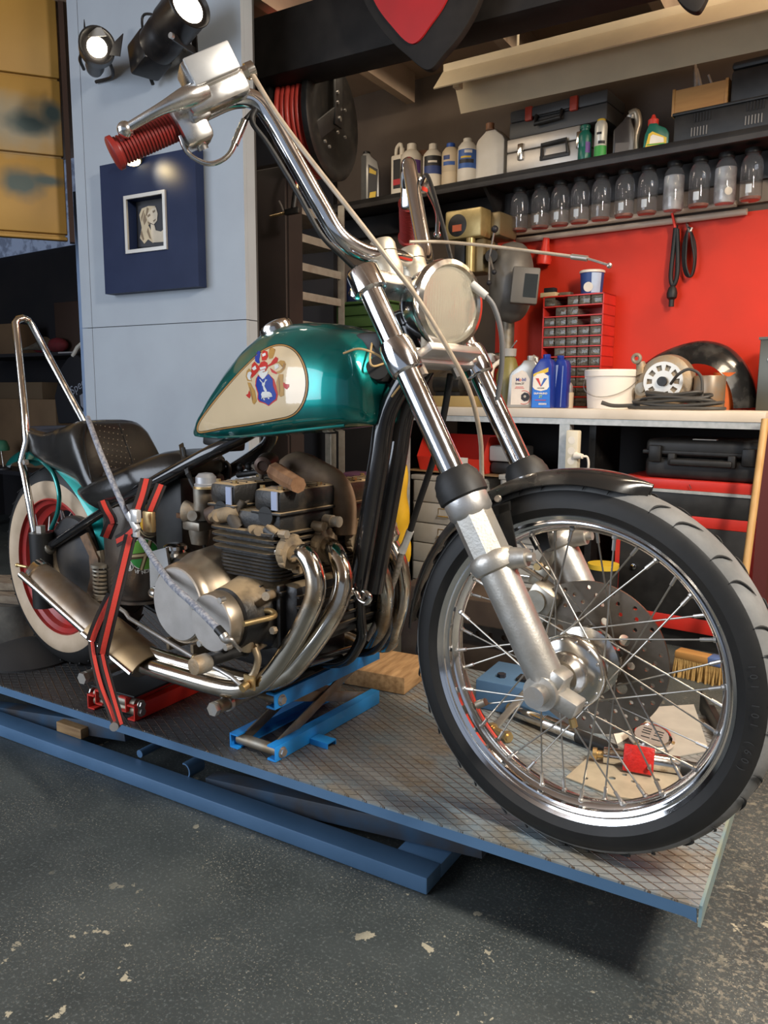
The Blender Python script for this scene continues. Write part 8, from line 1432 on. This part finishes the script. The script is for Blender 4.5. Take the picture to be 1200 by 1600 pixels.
shock('chrome shock absorber lying by the blue wheel stop, pointing at the horn', (795, 1106), (904, 1148), 0.10); shock('chrome shock absorber lying under the red reflector', (926, 1177), (1062, 1196), 0.06)
def sheet(nm, label, c, pts, z, h, m): q = [LIFT.atz(a, b_, z) for a, b_ in pts]; mb = MB(); mb.prism([(p.x, p.y) for p in q], (0, 0, z), X, Y, h); return solo(nm, label, c, LIFT, (sum(p.x for p in q)/len(q), sum(p.y for p in q)/len(q), z), mb, m)
CK = mat('tan_gasket_plate', (0.42, 0.36, 0.26), 0.6, 0.1, (0.34, 0.29, 0.21), 22, 5)
q = [LIFT.atz(*p, ZP+0.001) for p in ((884, 1216), (924, 1180), (1068, 1216), (1030, 1256), (960, 1246))]; cxg = sum((p for p in q), V(0, 0, 0))/len(q); ol = [(p.x, p.y) for p in q]
gp = thing('gasket_plate', 'flat tan gasket plate with punched holes lying on the deck inside the wheel', 'plate', LIFT, cxg); hl_ = [circ(q[0].x+(cxg.x-q[0].x)*f+dx, q[0].y+(cxg.y-q[0].y)*f+dy, r, 12) for f, dx, dy, r in ((0.35, 0, 0, 0.006), (0.8, 0.0, 0.01, 0.008), (1.2, 0.0, 0.0, 0.006), (1.3, 0.03, 0.03, 0.007), (0.7, 0.03, 0.045, 0.006))]; part(gp, 'plate', holes_mb(ol, hl_, V(0, 0, ZP+0.0025), X, Y, 0.003), CK)
sheet('card_sheet', 'grey card sheet lying on the deck behind the chrome horn', 'card', ((1022, 1106), (1084, 1102), (1108, 1174), (1046, 1186), (1000, 1140)), ZP+0.001, 0.003, plain('grey_card', (0.40, 0.37, 0.32), 0.7)); sheet('paper_scrap', 'small white paper scrap beside the chrome horn', 'paper', ((958, 1145), (982, 1136), (985, 1152), (964, 1163)), ZP+0.001, 0.002, PAPER)
a, b_ = LIFT.atz(1086, 1104, ZP), LIFT.atz(1116, 1165, ZP); solo('black_bracket', 'black angled steel bracket lying beside the grey card sheet', 'bracket', LIFT, a, MB().bar(a+V(0.01, 0.02, 0.012), b_+V(0.01, 0.02, 0.012), 0.004, 0.055, bev=0.001).bar(a+V(0.03, 0.02, 0.003), b_+V(0.03, 0.02, 0.003), 0.03, 0.004), BLACK_S)
hq_ = LIFT.atz(1018, 1152, ZP+0.022); hn = V(0.10, -0.20, 1).normalized(); t = thing('horn', 'round chrome motorcycle horn with a slotted grille lying on the deck', 'horn', LIFT, hq_-Z*0.022)
part(t, 'body', MB().lathe([(0.003, -0.020), (0.040, -0.018), (0.046, -0.006), (0.053, -0.004), (0.054, 0.001), (0.046, 0.002)], hq_, hn, 40), ALU_B); hX = X-hn*X.dot(hn); slots = [[(x+dx*math.cos(g)-dy*math.sin(g), y+dx*math.sin(g)+dy*math.cos(g)) for dx, dy in ((-0.010, -0.0022), (0.010, -0.0022), (0.010, 0.0022), (-0.010, 0.0022))] for x, y, g in ((-0.014, 0.020, 0), (-0.014, 0.010, 0), (-0.014, 0.000, 0), (0.014, 0.020, 0), (0.014, 0.010, 0), (0.014, 0.0, 0), (-0.012, -0.016, 0), (0.012, -0.016, 0))]
part(t, 'grille', holes_mb(circ(0, 0, 0.040, 40), slots, hq_+hn*0.006, hX, hn.cross(hX), 0.003), ALU_B); part(t, 'backing', MB().lathe([(0.001, 0.002), (0.040, 0.002)], hq_, hn, 30), INK); part(t, 'grille_rim', MB().torus(hq_+hn*0.004, hn, 0.042, 0.005, 40, 8), CHROME)
for k in range(6): a_ = 2*PI*k/6; part(t, 'screw', MB().cyl(hq_+(hX*math.cos(a_)+hn.cross(hX)*math.sin(a_))*0.050, hq_+(hX*math.cos(a_)+hn.cross(hX)*math.sin(a_))*0.050+hn*0.005, 0.004, seg=10), BRASS)
r0_, r1_ = LIFT.atz(972, 1207, ZP+0.002), LIFT.atz(1020, 1216, ZP+0.002); d = (r1_-r0_); RF = Frame((r0_.x, r0_.y, 0), math.atan2(d.y, d.x)); rh = RF.at(975, 1170, 0.0).z-ZP; t = thing('red_reflector', 'rectangular red reflector propped against the lower shock absorber', 'reflector', RF, (d.length/2, 0, ZP)); part(t, 'lens', MB().box((d.length/2, 0.010, ZP+rh/2+0.006), (d.length, 0.014, rh), Matrix.Rotation(-0.35, 3, 'X'), 0.003), mat('red_lens', (0.55, 0.02, 0.015), 0.35, 0, (0.42, 0.015, 0.012), 120, bump=0.3, bscale=160)); part(t, 'screw', MB().cyl((d.length*0.88, -0.012, ZP+rh*0.5), (d.length*0.88, 0.004, ZP+rh*0.5), 0.004, seg=10), STEEL)
a = LIFT.atz(786, 1150, ZP+0.013); t = solo('loose_bolts', 'greasy brass bolt and nut lying on the deck by the first shock absorber', 'bolt', LIFT, a-Z*0.013, MB().tube([a+V(-0.03, 0.02, 0), a+V(0.02, -0.005, 0)], 0.010, 12).hexbolt(a+V(-0.045, 0.027, 0), (1, -0.5, 0), 0.016, 0.014).hexbolt(a+V(0.005, 0.003, 0), (1, -0.5, 0), 0.015, 0.012), BRASS)
a, b_ = LIFT.atz(775, 1135, ZP+0.01), LIFT.at(829, 1072, LIFT.atz(775, 1135, ZP).y+0.10); solo('steel_strut', 'flat steel strut leaning against the blue wheel stop', 'strut', LIFT, a-Z*0.01, MB().bar(a, b_, 0.020, 0.006, bev=0.001), STEEL)
# crate with holed bar behind the wheel
a, b_ = LIFT.at(706, 1030, 2.30), LIFT.at(850, 1030, 2.30); zt = LIFT.at(720, 935, 2.30).z; DKW = mat('dark_greasy_wood', (0.045, 0.030, 0.022), 0.6, 0, (0.07, 0.05, 0.035), 9); t = thing('dark_crate', 'dark greasy wooden crate with a perforated steel bar, behind the front wheel', 'crate', LIFT, ((a.x+b_.x)/2, 2.42, 0)); part(t, 'box', MB().box(((a.x+b_.x)/2, 2.44, zt/2), (b_.x-a.x, 0.26, zt-0.002), bev=0.006), DKW); zh = LIFT.at(760, 992, 2.30).z
part(t, 'perforated_bar', holes_mb([(a.x, zh-0.028), (b_.x, zh-0.028), (b_.x, zh+0.028), (a.x, zh+0.028)], [circ(a.x+0.05+0.045*k, zh, 0.010, 14) for k in range(6)], (0, 2.300, 0), X, Z, 0.006), BLACK_S)
a, b_ = LIFT.at(614, 1030, 2.24), LIFT.at(700, 1030, 2.24); zt = LIFT.at(650, 918, 2.24).z; solo('leather_trunk', 'worn dark brown leather trunk behind the front fender', 'trunk', LIFT, ((a.x+b_.x)/2, 2.4, 0), MB().box(((a.x+b_.x)/2-0.0, 2.40, zt/2), (b_.x-a.x-0.03, 0.28, zt), bev=0.012), mat('worn_brown_leather', (0.035, 0.022, 0.018), 0.55, 0, (0.06, 0.045, 0.035), 10, bump=0.2))
# broom
h0_, h1_ = LIFT.atz(1052, 1036, 0.05), LIFT.atz(1146, 1058, 0.05); d = (h1_-h0_); BRF = Frame((h0_.x, h0_.y, 0), math.atan2(d.y, d.x)); t = thing('broom', 'wooden broom with straw bristles on the floor, its handle leaning at the right edge', 'broom', BRF, (d.length/2, 0, 0)); part(t, 'head', MB().box((d.length/2, 0.03, 0.085), (d.length, 0.06, 0.03), bev=0.008), OAK); part(t, 'blue_band', MB().box((d.length*0.68, 0.03, 0.086), (d.length*0.26, 0.062, 0.032), bev=0.008), plain('broom_blue', (0.10, 0.16, 0.36)))
mb = MB()
for i in range(34):
    for j in range(4): x = d.length*(0.02+0.96*i/33); y = 0.006+0.016*j; mb.cyl((x, y, 0.072), (x+random.uniform(-0.006, 0.006), y+random.uniform(-0.012, 0.008), 0.0), 0.0036, 0.0046, 6)
part(t, 'bristles', mb, mat('straw_bristle', (0.55, 0.36, 0.13), 0.8, 0, (0.40, 0.24, 0.08), 60), stuff=True)
e = BRF.l(WALL.w(W(1196, 655, -0.66))); part(t, 'handle', MB().tube([V(d.length*0.94, 0.03, 0.09), e], 0.0135, 16), mat('broom_handle_wood', (0.58, 0.36, 0.15), 0.5, 0, (0.48, 0.28, 0.10), 8, stretch=(6, 6, 1)))
q = W(1190, 800, -0.60); solo('dark_red_post', 'dark red wooden post at the right end of the tool chest', 'post', WALL, (q.x+0.01, -0.58, 0), MB().box((q.x+0.012, -0.58, zr/2-0.01), (0.05, 0.05, zr-0.025)), mat('dark_red_wood', (0.10, 0.02, 0.018), 0.6))
# ================================================================== LASHINGS AND TOOLS ON THE MOTORCYCLE
t = thing('ratchet_strap', 'red and black ratchet strap tying the motorcycle frame down to the lift edge', 'strap', BIKE, P(185, 1130, -0.30))
WEB = mat('black_webbing', (0.022, 0.016, 0.014), 0.8, bump=0.2, bscale=200); REDW_ = mat('red_webbing_stripe', (0.56, 0.040, 0.022), 0.7, bump=0.2, bscale=200)
WVX = Vector((CR.dot(BIKE.ex), CR.dot(BIKE.ey), CR.z))
def band(pts, w=0.029, wv=None, n=6):
    wv = wv or WVX
    q = cat([P(a, b_, v) for a, b_, v in pts], n); o = part(t, 'webbing', MB().strap(q, wv, w, 0.0025), WEB); eye = BIKE.l(EYE); q2 = [p+(eye-p).normalized()*0.0028 for p in q]; part(o, 'red_stripe', MB().strap(q2, wv, w*0.42, 0.0012), REDW_)
band([(229, 748, -0.165), (222, 775, -0.185), (212, 806, -0.20), (203, 845, -0.21)]); band([(252, 757, -0.165), (244, 776, -0.18), (235, 798, -0.19), (229, 812, -0.19)], 0.026)
band([(160, 782, -0.145), (166, 796, -0.155), (174, 810, -0.16), (176, 818, -0.16)], 0.026); band([(176, 815, -0.155), (170, 828, -0.16), (165, 840, -0.155)], 0.030)
band([(182, 846, -0.20), (196, 838, -0.215), (210, 826, -0.215)], 0.028, Z); band([(204, 836, -0.215), (192, 886, -0.24), (178, 944, -0.265), (164, 1003, -0.275), (160, 1022, -0.275)])
band([(176, 930, -0.25), (163, 955, -0.265), (150, 985, -0.275), (144, 1002, -0.278)], 0.030); band([(144, 1002, -0.278), (148, 1030, -0.285), (158, 1070, -0.30), (172, 1106, -0.31), (182, 1132, -0.315)], 0.020); band([(160, 1022, -0.275), (165, 1045, -0.285), (176, 1085, -0.30), (190, 1132, -0.315)], 0.018)
part(t, 'buckle', MB().box(P(208, 815, -0.235), (0.05, 0.012, 0.018), Matrix.Rotation(0.9, 3, 'Y'), 0.003).box(P(212, 806, -0.235), (0.025, 0.014, 0.03), bev=0.003).box(P(213, 832, -0.225), (0.016, 0.01, 0.022), bev=0.002), mat('white_metal_buckle', (0.72, 0.70, 0.68), 0.3, 0.5)); part(t, 'ratchet', MB().box(P(233, 815, -0.195), (0.035, 0.014, 0.05), bev=0.004), BRASS); part(t, 'hook', MB().cyl(P(178, 1136, -0.33), P(184, 1130, -0.30), 0.010, seg=14), STEEL)
ROPE = mat('grey_braided_rope', (0.34, 0.34, 0.36), 0.8, 0, (0.18, 0.19, 0.23), 130, 2, 0.42, 0.58, bump=0.5, bscale=170)
t = thing('lashing_rope', 'grey braided rope stretched from the seat down across the engine covers', 'rope', BIKE, P(365, 1003, -0.31)); rp = [P(137, 653, -0.02), P(141, 664, -0.10), P(160, 715, -0.16), P(190, 785, -0.18), P(222, 845, -0.20), P(262, 905, -0.28), P(300, 942, -0.30), P(340, 982, -0.315), P(347, 990, -0.315)]
part(t, 'rope', MB().tube(rp, 0.0072, 12, sm=8), ROPE); part(t, 'whipping', MB().cyl(P(340, 982, -0.315), P(349, 992, -0.315), 0.0090), BLACK_S); part(t, 'hook', MB().tube([P(349, 992, -0.315), P(354, 999, -0.315), P(362, 1000, -0.312), P(368, 1008, -0.30), P(376, 1016, -0.26)], [0.010, 0.009, 0.005, 0.004, 0.004], 10, sm=4), STEEL)
t = thing('hammer', 'rusty old tool with a dark round head lying on the engine cam covers', 'hammer', BIKE, P(440, 765, -0.10)); part(t, 'handle', MB().tube([P(430, 736, -0.10), P(448, 748, -0.13), P(466, 758, -0.16)], [0.020, 0.019, 0.017], 8), RUST); part(t, 'head', MB().lathe([(0.004, -0.035), (0.020, -0.030), (0.024, 0.0), (0.020, 0.030), (0.012, 0.034), (0.010, 0.030)], P(417, 724, -0.08), V(0.45, -0.85, -0.1), 24), mat('dark_rusty_head', (0.06, 0.035, 0.025), 0.45, 0.5))
ho = BP('braided_hose', MB().tube([P(704, 585, 0.06), P(693, 650, 0.08), P(677, 718, 0.10), P(655, 785, 0.12), P(640, 832, 0.13)], 0.0072, 12, sm=6), RUBBER); part(ho, 'ferrule', MB().tube([P(641, 829, 0.13), P(633, 850, 0.13), P(627, 862, 0.13)], [0.009, 0.0085, 0.011], 14), GALV); part(ho, 'braid', MB().tube([P(628, 862, 0.13), P(618, 900, 0.13), P(602, 940, 0.12), P(584, 980, 0.10), P(572, 1000, 0.08)], 0.0075, 12, sm=6), mat('steel_braid', (0.34, 0.31, 0.27), 0.4, 0.6, (0.20, 0.18, 0.15), 160, bump=0.4, bscale=220))
